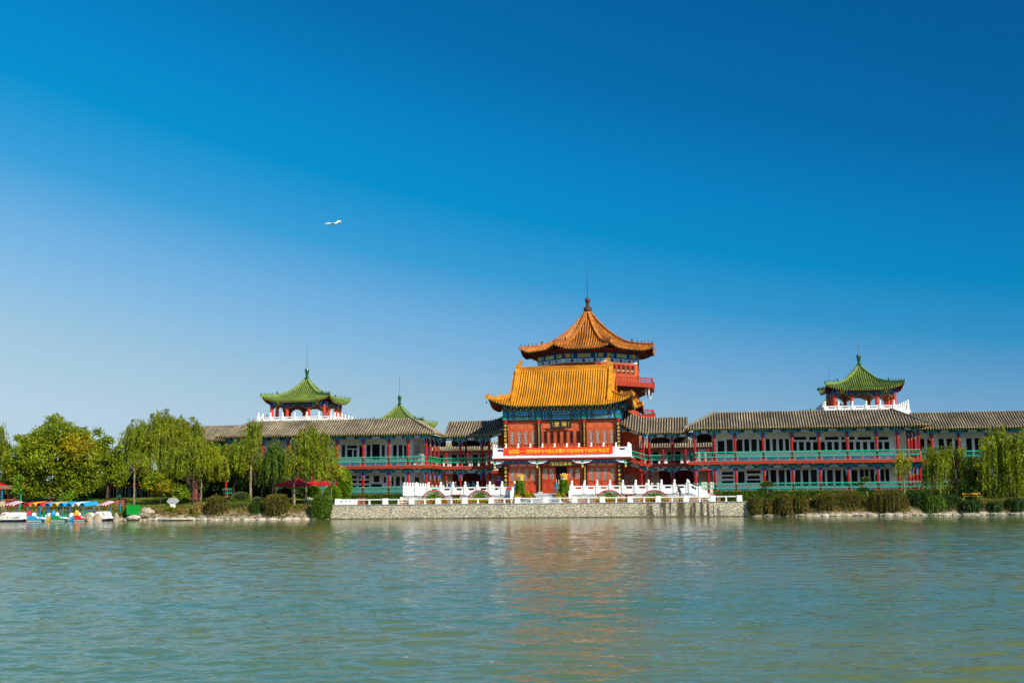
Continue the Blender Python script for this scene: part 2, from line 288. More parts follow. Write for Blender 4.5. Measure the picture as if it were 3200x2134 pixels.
# ---------------------------------------------------------------- mesh helpers
class MB:
    def __init__(s): s.v = []; s.f = []; s.m = []; s.names = []; s.T = None
    def mi(s, name):
        if name not in s.names: s.names.append(name)
        return s.names.index(name)
    def add(s, vs, fs, m):
        o = len(s.v); i = s.mi(m)
        if s.T is not None: vs = [s.T @ Vector(p) for p in vs]
        s.v.extend([tuple(p) for p in vs]); s.f.extend([tuple(o+k for k in f) for f in fs]); s.m.extend([i]*len(fs)); return s
    def box(s, x0, x1, y0, y1, z0, z1, m):
        return s.add([(x0,y0,z0),(x1,y0,z0),(x1,y1,z0),(x0,y1,z0),(x0,y0,z1),(x1,y0,z1),(x1,y1,z1),(x0,y1,z1)],
                     [(0,3,2,1),(4,5,6,7),(0,1,5,4),(1,2,6,5),(2,3,7,6),(3,0,4,7)], m)
    def bevbox(s, x0, x1, y0, y1, z0, z1, m, b=.02):
        return s.prism([(x0+b,z0),(x1-b,z0),(x1,z0+b),(x1,z1-b),(x1-b,z1),(x0+b,z1),(x0,z1-b),(x0,z0+b)], y0, y1, m)
    def taper(s, cx, cy, z0, z1, a0, b0, a1, b1, m):
        return s.add([(cx-a0,cy-b0,z0),(cx+a0,cy-b0,z0),(cx+a0,cy+b0,z0),(cx-a0,cy+b0,z0),(cx-a1,cy-b1,z1),(cx+a1,cy-b1,z1),(cx+a1,cy+b1,z1),(cx-a1,cy+b1,z1)],
                     [(0,3,2,1),(4,5,6,7),(0,1,5,4),(1,2,6,5),(2,3,7,6),(3,0,4,7)], m)
    def prism(s, poly, y0, y1, m):
        """polygon in x,z between y0 and y1"""
        n = len(poly)
        vs = [(x, y0, z) for x, z in poly]+[(x, y1, z) for x, z in poly]
        fs = [tuple(range(n)), tuple(reversed(range(n, 2*n)))]+[(i, n+i, n+(i+1) % n, (i+1) % n) for i in range(n)]
        return s.add(vs, fs, m)
    def bar(s, p0, p1, w, h, m, up=(0,0,1)):
        p0 = Vector(p0); p1 = Vector(p1); d = (p1-p0).normalized(); u = Vector(up); sd = d.cross(u)
        if sd.length < 1e-4: sd = d.cross(Vector((1,0,0)))
        sd.normalize(); u = sd.cross(d).normalized()
        a = sd*w/2; b = u*h/2
        return s.add([p0-a-b,p0+a-b,p0+a+b,p0-a+b,p1-a-b,p1+a-b,p1+a+b,p1-a+b],[(0,1,2,3),(7,6,5,4),(0,4,5,1),(1,5,6,2),(2,6,7,3),(3,7,4,0)], m)
    def tube(s, pts, rs, n, m, cap=True, sx=1, sy=1):
        pts = [Vector(p) for p in pts]
        if not hasattr(rs, '__len__'): rs = [rs]*len(pts)
        vs = []; fs = []; ref = None
        for i, p in enumerate(pts):
            d = (pts[min(i+1, len(pts)-1)]-pts[max(i-1, 0)])
            d = d.normalized() if d.length > 1e-9 else Vector((0,0,1))
            if ref is None: ref = Vector((1,0,0)) if abs(d.x) < .9 else Vector((0,1,0))
            a = (ref-d*ref.dot(d)).normalized(); ref = a; b = d.cross(a)
            for k in range(n):
                t = 2*math.pi*k/n; vs.append(p+a*math.cos(t)*rs[i]*sx+b*math.sin(t)*rs[i]*sy)
        for i in range(len(pts)-1):
            for k in range(n): fs.append((i*n+k, i*n+(k+1) % n, (i+1)*n+(k+1) % n, (i+1)*n+k))
        if cap: fs.append(tuple(reversed(range(n)))); fs.append(tuple(range((len(pts)-1)*n, len(pts)*n)))
        return s.add(vs, fs, m)
    def cyl(s, x, y, z0, z1, r, m, n=12, r1=None): return s.tube([(x,y,z0),(x,y,z1)], [r, r if r1 is None else r1], n, m)
    def lathe(s, x, y, prof, m, n=14): return s.tube([(x,y,z) for r, z in prof], [max(r,.002) for r, z in prof], n, m)
    def blob(s, c, r, m, n=10, k=7, jit=0, sd=0):
        q = random.Random(sd); cx, cy, cz = c; rx, ry, rz = r; vs = []; fs = []
        for i in range(k+1):
            a = math.pi*i/k
            for j in range(n):
                t = 2*math.pi*j/n; e = 1+q.uniform(-jit, jit)
                vs.append((cx+rx*e*math.sin(a)*math.cos(t), cy+ry*e*math.sin(a)*math.sin(t), cz+rz*e*math.cos(a)))
        for i in range(k):
            for j in range(n): fs.append((i*n+j, (i+1)*n+j, (i+1)*n+(j+1) % n, i*n+(j+1) % n))
        return s.add(vs, fs, m)
    def mesh(s, name, off=(0,0,0), smooth=False):
        me = bpy.data.meshes.new(name); o = Vector(off)
        me.from_pydata([(a-o.x, b-o.y, c-o.z) for a, b, c in s.v], [], s.f)
        for nm in s.names: me.materials.append(MATS[nm])
        me.polygons.foreach_set('material_index', s.m)
        if smooth: me.polygons.foreach_set('use_smooth', [True]*len(s.f))
        me.update(); return me
def wpos(o):
    p = Vector((0,0,0))
    while o is not None: p += o.location; o = o.parent
    return p
def tag(o, label=None, cat=None, group=None, kind=None):
    if label: o['label'] = label
    if cat: o['category'] = cat
    if group: o['group'] = group
    if kind: o['kind'] = kind
    return o
def thing(name, loc, label, cat, group=None):
    o = bpy.data.objects.new(name, None); COL.objects.link(o); o.location = loc; o.empty_display_size = .3
    return tag(o, label, cat, group)
def part(name, mb, parent, label=None, smooth=False, kind=None):
    """a mesh built in world coordinates, hung under its thing"""
    me = mb.mesh(name, wpos(parent), smooth); o = bpy.data.objects.new(name, me); COL.objects.link(o); o.parent = parent
    if label: o['label'] = label
    if kind: o['kind'] = kind
    return o
def inst(name, me, parent, loc, rz=0, label=None):
    """a part that shares a local mesh"""
    o = bpy.data.objects.new(name, me); COL.objects.link(o)
    if parent: o.parent = parent; o.location = Vector(loc)-wpos(parent)
    else: o.location = loc
    o.rotation_euler = (0, 0, rz)
    if label: o['label'] = label
    return o
def solo(name, mb, loc, label, cat, group=None, smooth=False, kind=None):
    me = mb.mesh(name, loc, smooth); o = bpy.data.objects.new(name, me); COL.objects.link(o); o.location = loc
    return tag(o, label, cat, group, kind)
def struct(name, mb, kind='structure', smooth=False):
    o = bpy.data.objects.new(name, mb.mesh(name, (0,0,0), smooth)); COL.objects.link(o); o['kind'] = kind; return o
def copy_tree(o, parent=None):
    c = o.copy(); COL.objects.link(c); c.parent = parent
    for ch in [q for q in list(COL.objects) if q.parent == o]: copy_tree(ch, c)
    return c

_txt = {}
def text_mb(mb, s, size, center, m, thick=.02, xdir=(1,0,0), ndir=(0,-1,0), sx=1.0, bold=.012):
    """letters of the string, centred at center, standing in the plane spanned by xdir and z"""
    key = s
    if key not in _txt:
        c = bpy.data.curves.new('lettering', 'FONT'); c.body = s; c.align_x = 'CENTER'; c.align_y = 'CENTER'; c.offset = bold; c.resolution_u = 2
        o = bpy.data.objects.new('lettering', c); COL.objects.link(o); bpy.context.view_layer.update()
        dg = bpy.context.evaluated_depsgraph_get(); me = bpy.data.meshes.new_from_object(o.evaluated_get(dg), depsgraph=dg)
        vs = [tuple(v.co) for v in me.vertices]; fs = [tuple(p.vertices) for p in me.polygons]
        xs = [v[0] for v in vs]; ys = [v[1] for v in vs]; ox = (min(xs)+max(xs))/2; oy = (min(ys)+max(ys))/2
        _txt[key] = ([(x-ox, y-oy) for x, y, z in vs], fs)
        bpy.data.objects.remove(o); bpy.data.curves.remove(c); bpy.data.meshes.remove(me)
    vs, fs = _txt[key]; X = Vector(xdir); Nn = Vector(ndir); c = Vector(center)
    P = [c+X*(x*size*sx)+Vector((0,0,1))*(y*size)+Nn*thick for x, y in vs]
    mb.add(P, fs, m)

# leaves in bulk ---------------------------------------------------
def quads_mesh(name, C, A, B, matname, off=(0,0,0)):
    """quads with centres C and half axes A, B (numpy n x 3); a diamond-ended leaf each"""
    n = len(C); V = np.empty((n*4, 3)); o = np.array(off)
    V[0::4] = C-A-o; V[1::4] = C+B*1.0-A*.1-o; V[2::4] = C+A-o; V[3::4] = C-B*1.0-A*.1-o
    me = bpy.data.meshes.new(name); me.vertices.add(n*4); me.vertices.foreach_set('co', V.ravel())
    me.loops.add(n*4); me.loops.foreach_set('vertex_index', np.arange(n*4))
    me.polygons.add(n); me.polygons.foreach_set('loop_start', np.arange(n)*4); me.polygons.foreach_set('loop_total', np.full(n, 4))
    mats = matname if isinstance(matname, (list, tuple)) else [matname]
    for q in mats: me.materials.append(MATS[q])
    me.update(calc_edges=True); return me
def leaf_part(name, C, D, ln, wd, matname, parent, seed, mi=None, spread=.6):
    r = np.random.default_rng(seed); n = len(C)
    D = D+r.normal(0, spread, (n, 3)); D /= np.linalg.norm(D, axis=1)[:, None]+1e-9
    R = r.normal(0, 1, (n, 3)); B = np.cross(D, R); B /= np.linalg.norm(B, axis=1)[:, None]+1e-9
    k = r.uniform(.6, 1.3, (n, 1))
    p = wpos(parent) if parent is not None else Vector((0,0,0))
    me = quads_mesh(name, C, D*ln/2*k, B*wd/2*k, matname, tuple(p))
    if mi is not None: me.polygons.foreach_set('material_index', mi)
    o = bpy.data.objects.new(name, me); COL.objects.link(o); o.parent = parent; return o

# ================================================================ SETTING
def shore(x):
    return 121.6+.35*math.sin(x*.31)+.25*math.sin(x*.83+1)+(0 if x < 0 else .4)
def ground_h(x, y):
    if -36.6 < x < 4.7 and y > 122.45: return 1.40
    if -37.3 < x < 5.3 and y <= 122.45: return -1.5
    s = shore(x); t = (y-s)/1.7
    if t <= 0: return max(-1.6, t*1.2)
    z = 1.25*min(1, t)**.8 if t < 1 else 1.25
    kx = min(1, max(0, (-41-x)/6)); z += max(0, min(y, 136.5)-(s+1.7))*(.012+.076*kx)
    z += .04*math.sin(x*1.3+y*.6)*min(1, t)+.04*math.sin(x*3.7-y*2.1)*min(1, t)
    return z
xs = list(np.arange(-1500, -110, 60))+list(np.arange(-110, -80, 3))+list(np.arange(-80, 44, .5))+list(np.arange(44, 90, 3))+list(np.arange(90, 1500, 60))
ys = [60, 110, 118]+list(np.arange(119.5, 128, .3))+list(np.arange(128, 150, 1.0))+[155, 165, 180, 200, 250, 400, 900, 2500]
mb = MB(); vs = [(x, y, ground_h(x, y)) for y in ys for x in xs]; nx = len(xs)
mb.add(vs, [(j*nx+i, j*nx+i+1, (j+1)*nx+i+1, (j+1)*nx+i) for j in range(len(ys)-1) for i in range(nx-1)], 'ground')
struct('ground', mb, smooth=True)
def lake():
    """one sheet: rippled by wind in the open water, calmer in the lee of the shore"""
    g = np.random.default_rng(12); ya = [5.0]
    while ya[-1] < 126: ya.append(ya[-1]+max(.035, ya[-1]*.0031))
    ya = np.array(ya); T = np.concatenate([[-60, -12, -4, -2], np.linspace(-1.15, 1.0, 1150), [2, 4, 12, 60]])
    Yg, Tg = np.meshgrid(ya, T, indexing='ij'); Xg = Tg*(Yg+6); Z = np.zeros_like(Xg)
    lull = .55+.45*np.sin(Xg*.045+1.3+.6*np.sin(Yg*.11))*np.sin(Yg*.085+.4*np.sin(Xg*.06))
    calm = 1/(1+np.exp((Yg-84)/6.5)); env = (.08+.92*calm)*(.70+.30*lull)*(1+.35*np.exp(-(Yg-9)/13))
    dy = np.maximum(.035, Yg*.0031)
    for i in range(54):
        lam = .22*(2.0/.22)**g.random(); th = g.normal(0, .55); k = 2*math.pi/lam; kx, ky = k*math.sin(th), k*math.cos(th)
        A = lam*.0024*g.uniform(.6, 1.3)*(1.0 if lam < 1.6 else .7)
        ph = kx*Xg+ky*Yg+g.uniform(0, 6.28)+.8*np.sin(Xg*.21*g.random()+Yg*.17*g.random()+g.uniform(0, 6))
        Z += A*np.clip(lam/(2.6*dy)-.6, 0, 1)*(np.sin(ph)+.22*np.cos(2*ph))
    Z *= env; Z[:, :5] = 0; Z[:, -5:] = 0; Z[-2:] = 0
    V = np.stack([Xg, Yg, Z], -1).reshape(-1, 3); ny, nx_ = Xg.shape; i0 = (np.arange(ny-1)[:, None]*nx_+np.arange(nx_-1)[None, :]).ravel()
    Fq = np.stack([i0, i0+1, i0+nx_+1, i0+nx_], 1)
    me = bpy.data.meshes.new('lake_water'); me.vertices.add(len(V)+4); me.vertices.foreach_set('co', np.concatenate([V, [[-1500, -900, 0], [1500, -900, 0], [660, 5, 0], [-660, 5, 0]]]).ravel())
    Fq = np.concatenate([Fq, [[len(V), len(V)+1, len(V)+2, len(V)+3]]])
    me.loops.add(len(Fq)*4); me.loops.foreach_set('vertex_index', Fq.ravel()); me.polygons.add(len(Fq)); me.polygons.foreach_set('loop_start', np.arange(len(Fq))*4); me.polygons.foreach_set('loop_total', np.full(len(Fq), 4))
    me.polygons.foreach_set('use_smooth', np.ones(len(Fq), dtype=bool)); me.materials.append(MATS['water']); me.update(calc_edges=True)
    o = bpy.data.objects.new('lake_water', me); COL.objects.link(o); o['kind'] = 'structure'
lake()

# ---- rubble retaining wall
XL, XR = -36.8, 4.85
wall = thing('retaining_wall', (XL, 122, 0), 'long rubble stone wall rising from the lake, with dark wet streaks at its right', 'stone wall')
mb = MB()
def wall_face(p, q, n=60):
    r = random.Random(3); vs = []; fs = []; k = 7
    for i in range(n+1):
        t = i/n; x = p[0]+(q[0]-p[0])*t; y = p[1]+(q[1]-p[1])*t
        for j in range(k+1): vs.append((x, y+.16*(j/k)-.16+r.uniform(-.012, .012), -.5+1.92*j/k))
    for i in range(n):
        for j in range(k): a = i*(k+1)+j; fs.append((a, a+k+1, a+k+2, a+1))
    mb.add(vs, fs, 'rubble')
wall_face((XL, 122.05), (XR, 122.05), 160)
mb.add([(XL-.35,121.9,-.5),(XL,122.05,1.42),(XL,126,1.42),(XL-.35,126,-.5)], [(0,1,2,3)], 'rubble')
mb.add([(XL-.35,121.88,-.5),(XL+.02,121.88,-.5),(XL+.02,122.05,1.42),(XL,122.05,1.42)], [(0,1,2,3)], 'rubble')
mb.add([(XR+.35,121.88,-.5),(XR,122.05,1.42),(XR,126,1.42),(XR+.35,126,-.5)], [(3,2,1,0)], 'rubble')
mb.add([(XR+.35,121.88,-.5),(XR-.02,121.88,-.5),(XR-.02,122.05,1.42),(XR,122.05,1.42)], [(3,2,1,0)], 'rubble')
mb.box(XL, XR, 122.06, 122.7, 1.0, 1.415, 'rubble')
part('wall_body', mb, wall)
mb = MB(); mb.box(XL-.04, XR+.04, 121.98, 122.75, 1.418, 1.47, 'grey_stone'); part('coping', mb, wall)

# ---- terrace paving and platform
mb = MB(); mb.box(-36.2, 4.6, 122.76, 127.4, 1.30, 1.44, 'grey_stone'); struct('terrace_paving', mb)
PXL, PXR, PY = -30.6, -.75, 127.0
plat = thing('stone_platform', (-15.75, PY, 1.4), 'raised grey stone platform with broad steps in front of the red hall', 'platform')
mb = MB(); mb.box(PXL, PXR, PY, 139.0, 1.3, 2.30, 'grey_stone'); mb.box(PXL-.06, PXR+.06, PY-.06, 139.0, 2.301, 2.36, 'white_stone'); part('platform_body', mb, plat)
mb = MB(); x0, x1 = -18.5, -13.0
for i in range(6): mb.bevbox(x0, x1, PY-.06-.36*(6-i), PY-.06-.36*(5-i)-.003, 1.43, 1.43+.148*(i+1), 'grey_stone', .012)
part('steps', mb, plat)
mb = MB()
for i in range(6): mb.box(PXR+.07+.34*i, PXR+.07+.34*(i+1)-.004, PY+.12, PY+3, 1.43, 2.30-.148*(i), 'grey_stone')
part('side_steps', mb, plat)

# ---- white marble balustrades (shared post and panel)
def post_mesh(h=1.38, w=.13, cap=.32):
    mb = MB(); mb.bevbox(-w, w, -w, w, 0, h-cap, 'white_stone', .012); mb.cyl(0, 0, h-cap, h-cap+.05, w*.62, 'white_stone', 10)
    mb.lathe(0, 0, [(w*.72, h-cap+.05), (w*.86, h-cap+.10), (w*.86, h-.06), (w*.6, h)], 'white_stone', 10)
    return mb.mesh('post')
def panel_mesh(L, h=.82):
    """a slab with a pierced band: solid lower board, vase-shaped pieces, top rail"""
    mb = MB(); mb.box(0, L, -.055, .055, 0, h*.60, 'white_stone'); mb.box(0, L, -.075, .075, h-.13, h, 'white_stone')
    z0, z1 = h*.60+.001, h-.131
    for a, b in ((0, .17*L), (.83*L, L)): mb.box(a, b, -.05, .05, z0, z1, 'white_stone')
    mb.prism([(.17*L, z0), (.17*L+.09, z0), (.17*L+.02, z1), (.17*L, z1)], -.045, .045, 'white_stone')
    mb.prism([(.83*L-.09, z0), (.83*L, z0), (.83*L, z1), (.83*L-.02, z1)], -.045, .045, 'white_stone')
    mb.prism([(.5*L-.05, z0), (.5*L+.05, z0), (.5*L+.10, z1), (.5*L-.10, z1)], -.045, .045, 'white_stone') if L > 1.6 else None
    mb.box(.10*L, .90*L, -.063, -.0551, h*.12, h*.48, 'white_stone')
    return mb.mesh('panel')
POST = post_mesh(); PCACHE = {}
def balustrade(name, pts, z, label, group=None, post=None, h=.82, ends=(1, 1), step=None):
    """pts: corners in plan; posts every ~1.32 m"""
    root = thing(name, (pts[0][0], pts[0][1], z), label, 'balustrade', group); post = post or POST; done = set()
    for (ax, ay), (bx, by) in zip(pts[:-1], pts[1:]):
        d = math.hypot(bx-ax, by-ay); n = max(1, round(d/(step or 1.32))); s = d/n; a = math.atan2(by-ay, bx-ax); key = (round(s, 3), h)
        if key not in PCACHE: PCACHE[key] = panel_mesh(s-.262, h)
        for i in range(n+1):
            p = (ax+(bx-ax)*i/n, ay+(by-ay)*i/n); k = (round(p[0], 2), round(p[1], 2))
            if k not in done: done.add(k); inst('post', post, root, (p[0], p[1], z))
            if i < n:
                q = .131/d; inst('panel', PCACHE[key], root, (ax+(bx-ax)*(i/n+q), ay+(by-ay)*(i/n+q), z), a)
    return root
ZP = 2.361
bl = balustrade('balustrade', [(-30.5, 138.4), (-30.5, PY), (-18.75, PY)], ZP, 'white marble balustrade round the left half of the platform, left of the steps')
mb = MB(); mb.tube([(-30.85, PY-.10, 1.62), (-30.85, PY+.14, 1.62)], [.22, .22], 16, 'white_stone'); mb.bevbox(-30.95, -30.62, PY-.08, PY+.12, 1.45, 2.2, 'white_stone', .05); part('drum_stone', mb, bl)
br = balustrade('balustrade', [(-12.75, PY), (PXR-.15, PY)], ZP, 'white marble balustrade along the right half of the platform, ending in a scrolled stair rail')
def sloped(mb, x0, x1, z0, z1, y, h=.82):
    mb.prism([(x0, z0), (x1, z1), (x1, z1+h*.6), (x0, z0+h*.6)], y-.055, y+.055, 'white_stone')
    mb.prism([(x0, z0+h-.14), (x1, z1+h-.14), (x1, z1+h), (x0, z0+h)], y-.075, y+.075, 'white_stone')
    for a, b in ((0, .28), (.72, 1)):
        xa = x0+(x1-x0)*a; xb = x0+(x1-x0)*b; za = z0+(z1-z0)*a; zb = z0+(z1-z0)*b
        mb.prism([(xa, za+h*.6), (xb, zb+h*.6), (xb, zb+h-.14), (xa, za+h-.14)], y-.05, y+.05, 'white_stone')
mb = MB(); X0 = PXR-.02
mb.prism([(X0-.06, 1.45), (X0+2.15, 1.45), (X0-.06, 2.36)], PY-.10, PY+.12, 'grey_stone')
sloped(mb, X0+.0, X0+1.0, ZP+.05, 1.95, PY, .95)
mb.bevbox(X0-.14, X0+.12, PY-.13, PY+.13, ZP, ZP+1.25, 'white_stone', .03)
mb.bevbox(X0+.98, X0+1.24, PY-.13, PY+.13, 1.78, 3.05, 'white_stone', .03)
mb.prism([(X0+1.22, 1.9), (X0+2.3, 1.44), (X0+2.35, 1.52), (X0+2.02, 1.72), (X0+1.98, 1.95), (X0+2.08, 2.10), (X0+1.98, 2.26), (X0+1.82, 2.28), (X0+1.86, 2.45), (X0+1.7, 2.6), (X0+1.5, 2.58), (X0+1.22, 2.8)], PY-.075, PY+.075, 'white_stone')
part('stair_rail', mb, br)
for sx, par in ((-18.75, bl), (-12.75, br)):
    mb = MB(); y0, y1 = PY-.1, PY-2.0
    for a, b, c, d in ((0, 0, .52, .52), (.72, .72, .86, .86)):
        mb.add([(sx-.06, y0, ZP+a-.05), (sx+.06, y0, ZP+a-.05), (sx+.06, y1, 1.5+a), (sx-.06, y1, 1.5+a), (sx-.06, y0, ZP+c), (sx+.06, y0, ZP+c), (sx+.06, y1, 1.55+c), (sx-.06, y1, 1.55+c)],
               [(0,3,2,1),(4,5,6,7),(0,1,5,4),(1,2,6,5),(2,3,7,6),(3,0,4,7)], 'white_stone')
    mb.bevbox(sx-.12, sx+.12, y1-.24, y1, 1.44, 2.72, 'white_stone', .03)
    mb.bevbox(sx-.12, sx+.12, y1+.8, y1+1.04, 1.6, 3.15, 'white_stone', .03)
    part('stair_rail', mb, par)

# ---- low white rail along the wall
RX = [-36.35, -31.35, -28.6, -25.86, -23.13, -20.42, -17.75, -14.9, -12.0, -9.25, -6.5, -3.75, -1.02, 1.56, 4.12]
lr = thing('low_rail', (-16, 122.3, 1.47), 'low white rail of square posts along the top of the stone wall', 'railing')
mb = MB(); mb.add([(-.27,-.2,0),(.27,-.2,0),(.27,.2,0),(-.27,.2,0),(-.25,-.18,.60),(.25,-.18,.60),(.25,.18,.60),(-.25,.18,.60)], [(0,3,2,1),(4,5,6,7),(0,1,5,4),(1,2,6,5),(2,3,7,6),(3,0,4,7)], 'white_paint'); LP = mb.mesh('post')
for x in RX: inst('post', LP, lr, (x, 122.3, 1.471))
for y in (123.9, 125.5, 127.1, 128.7): inst('post', LP, lr, (RX[0], y, 1.43))
for a, b in zip(RX[:-1], RX[1:]):
    mb = MB(); mb.box(a+.252, b-.252, 122.22, 122.38, 1.90, 2.0, 'white_paint'); ns = 2 if b-a > 3.5 else 1
    for i in range(ns): xx = a+(b-a)*(i+1)/(ns+1); mb.taper(xx, 122.3, 1.471, 1.899, .09, .08, .06, .07, 'white_paint')
    part('rail', mb, lr)
for y0, y1 in ((122.5, 123.72), (124.08, 125.32), (125.68, 126.92), (127.28, 128.5)):
    mb = MB(); mb.box(RX[0]-.08, RX[0]+.08, y0, y1, 1.86, 1.96, 'white_paint'); mb.taper(RX[0], (y0+y1)/2, 1.43, 1.859, .07, .08, .07, .06, 'white_paint'); part('rail', mb, lr)

# ================================================================ ROOFS
def roof_face(mb, O, ux, uy, L, D, h, m, gap, sp=.30, r=.082, sL=1, sR=1, dg=None, lift=None, step=.45, dots=None, under=True, off=0.0):
    O = Vector(O); ux = Vector(ux).normalized(); uy = Vector(uy).normalized(); Z = Vector((0,0,1)); lift = lift or (lambda x, d: 0)
    xmin = (sL*D if sL < 0 else 0); xmax = L-(sR*D if sR < 0 else 0); n = int((xmax-xmin)/sp); sp = (xmax-xmin)/n
    for i in range(n):
        x = xmin+sp*(i+.5)+off*0; d0 = 0.0; d1 = D
        for e, s in ((x, sL), (L-x, sR)):
            if s > 0 and e < s*(dg if dg is not None else D): d1 = min(d1, e/s)
            if s < 0 and e < 0: d0 = max(d0, e/s)
        if d1-d0 < .06: continue
        k = max(1, int((d1-d0)/step)); prof = [(-r, -.01), (-.72*r, .72*r), (0, 1.1*r), (.72*r, .72*r), (r, -.01)]
        vs = []; fs = []; sv_ = []; sf = []
        for j in range(k+1):
            d = d0+(d1-d0)*j/k; P = O+ux*x+uy*d+Z*(h(d)+lift(x, d))
            for a, b in prof: vs.append(P+ux*a+Z*(b*1.12+.02))
            for a in (-sp/2, sp/2): sv_.append(O+ux*(x+a)+uy*d+Z*(h(d)+lift(x+a, d)))
            if j < k:
                for q in range(4): fs.append((j*5+q, j*5+q+1, (j+1)*5+q+1, (j+1)*5+q))
                sf.append((j*2, j*2+1, j*2+3, j*2+2))
        fs.append((4, 3, 2, 1, 0)); mb.add(vs, fs, m); mb.add(sv_, sf, gap)
        if d0 == 0 and under:
            P = O+ux*x+Z*(h(0)+lift(x, 0)); dd = min(1.6, d1)
            # drip tile, eave board, soffit and rafter end
            a = ux*sp/2
            mb.add([P-a+Z*.0, P+a, P+a-Z*.03, P-Z*.10, P-a-Z*.03], [(0,1,2,3,4)], m)
            Q = O+ux*x+uy*dd+Z*(h(dd)+lift(x, dd)-.24)
            R0 = P-Z*.12+uy*.05
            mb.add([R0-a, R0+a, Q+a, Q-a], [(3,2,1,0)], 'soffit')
            R1 = R0-Z*.05+uy*.03
            mb.bar(R1, Q-Z*.06, .09, .09, 'rafter_red')
            if dots: mb.bar(R1-uy*.02, R1+uy*.02, .075, .075, dots)
def hip_ridge(mb, path, wd, ht, m):
    for a, b in zip(path[:-1], path[1:]):
        a = Vector(a); b = Vector(b); mb.bar(a+Vector((0,0,ht/2-.03)), b+Vector((0,0,ht/2-.03)), wd, ht, m); mb.bar(a+Vector((0,0,ht)), b+Vector((0,0,ht)), wd*1.35, ht*.28, m)
def beasts(mb, path_fn, m, n=5, s=.22, t0=.04, dt=.055):
    for i in range(n):
        p = Vector(path_fn(t0+dt*i)); mb.taper(p.x, p.y, p.z, p.z+s*.55, s*.2, s*.2, s*.13, s*.13, m); mb.blob((p.x, p.y, p.z+s*.72), (s*.15, s*.15, s*.2), m, 6, 4)
        mb.taper(p.x, p.y, p.z+s*.8, p.z+s*1.15, s*.05, s*.05, s*.02, s*.02, m)
    p = Vector(path_fn(t0+dt*n+.03)); mb.taper(p.x, p.y, p.z-.05, p.z+s*.75, s*.42, s*.42, s*.26, s*.26, m); mb.blob((p.x, p.y, p.z+s*.85), (s*.36, s*.36, s*.26), m, 7, 5, .3)

# ================================================================ GALLERY PARTS (shared meshes)
def column_mesh(z0, z1, r=.15, mat_='red_column', caps=True):
    mb = MB(); mb.cyl(0, 0, z0, z1, r, mat_, 14)
    return mb
mb = column_mesh(2.42, 9.02)
mb.cyl(0, 0, 2.38, 2.5, .22, 'grey_stone', 14)
for z in (5.06, 9.02): mb.bevbox(-.17, .17, -.17, .17, z, z+.36, 'beam_teal', .02); mb.box(-.10, .10, -.185, -.171, z+.07, z+.29, 'paint_cyan'); mb.box(-.06, .06, -.195, -.186, z+.11, z+.24, 'beam_blue'); mb.box(-.20, .20, -.20, .20, z+.361, z+.42, 'paint_green')
COLUMN = mb.mesh('column', smooth=False)
GC = {}
def beam_mesh(L, low):
    mb = MB(); z0, z1 = (5.08, 5.36) if low else (9.02, 9.36)
    mb.box(.1, L-.1, -.09, .09, z0, z1, 'beam_blue'); zc = (z0+z1)/2; h = z1-z0
    for x0, x1 in ((.17, .17+L*.17), (L-.17-L*.17, L-.17)): mb.box(x0, x1, -.096, -.0905, z0+.02, z1-.02, 'beam_teal')
    hw = L*.155
    def hexa(w, hh, y, m): mb.prism([(L/2-w, zc), (L/2-w+hh, zc-hh), (L/2+w-hh, zc-hh), (L/2+w, zc), (L/2+w-hh, zc+hh), (L/2-w+hh, zc+hh)], y-.01, y, m)
    hexa(hw+.09, h*.46, -.0925, 'paint_cyan'); hexa(hw+.05, h*.38, -.104, 'beam_blue'); hexa(hw, h*.33, -.116, 'paint_white')
    for q in range(5): mb.box(L/2-hw*.66+q*hw*.29, L/2-hw*.66+q*hw*.29+hw*.17, -.132, -.117, zc-h*.16+.02*(q % 2), zc+h*.10+.02*(q % 2), ('beam_blue', 'paint_green', 'band_red', 'beam_teal', 'beam_blue')[q])
    for sgn in (-1, 1):
        for e in (.0, .09):
            xx = L/2+sgn*(L*.30+e)
            mb.bar((xx, -.10, zc), (xx+sgn*.10, -.10, z1-.03), .02, .028, 'paint_cyan', (0,1,0)); mb.bar((xx, -.10, zc), (xx+sgn*.10, -.10, z0+.03), .02, .028, 'paint_cyan', (0,1,0))
        for e in (.24, .32): xx = L/2+sgn*(L/2-e); mb.box(xx-.018, xx+.018, -.108, -.0965, z0+.01, z1-.01, 'paint_cyan')
    mb.box(.1, L-.1, -.10, -.0905, z0+.002, z0+.018, 'paint_gold')
    if low:
        mb.box(.1, L-.1, -.04, .04, z1+.001, 5.53, 'cream_wall')
        for q in range(int(L/.9)+1):
            xx = L*(q+.5)/(int(L/.9)+1); mb.add([(xx-.10,-.16,z1+.001),(xx+.10,-.16,z1+.001),(xx+.10,.1,z1+.001),(xx-.10,.1,z1+.001),(xx-.19,-.2,5.5),(xx+.19,-.2,5.5),(xx+.19,.1,5.5),(xx-.19,.1,5.5)], [(0,3,2,1),(4,5,6,7),(0,1,5,4),(1,2,6,5),(2,3,7,6),(3,0,4,7)], 'beam_teal')
    else:
        mb.box(.1, L-.1, -.12, .12, z1+.001, z1+.07, 'beam_teal'); mb.box(0, L, -.08, .08, z1+.071, z1+.2, 'dark_red')
    return mb.mesh('beam')
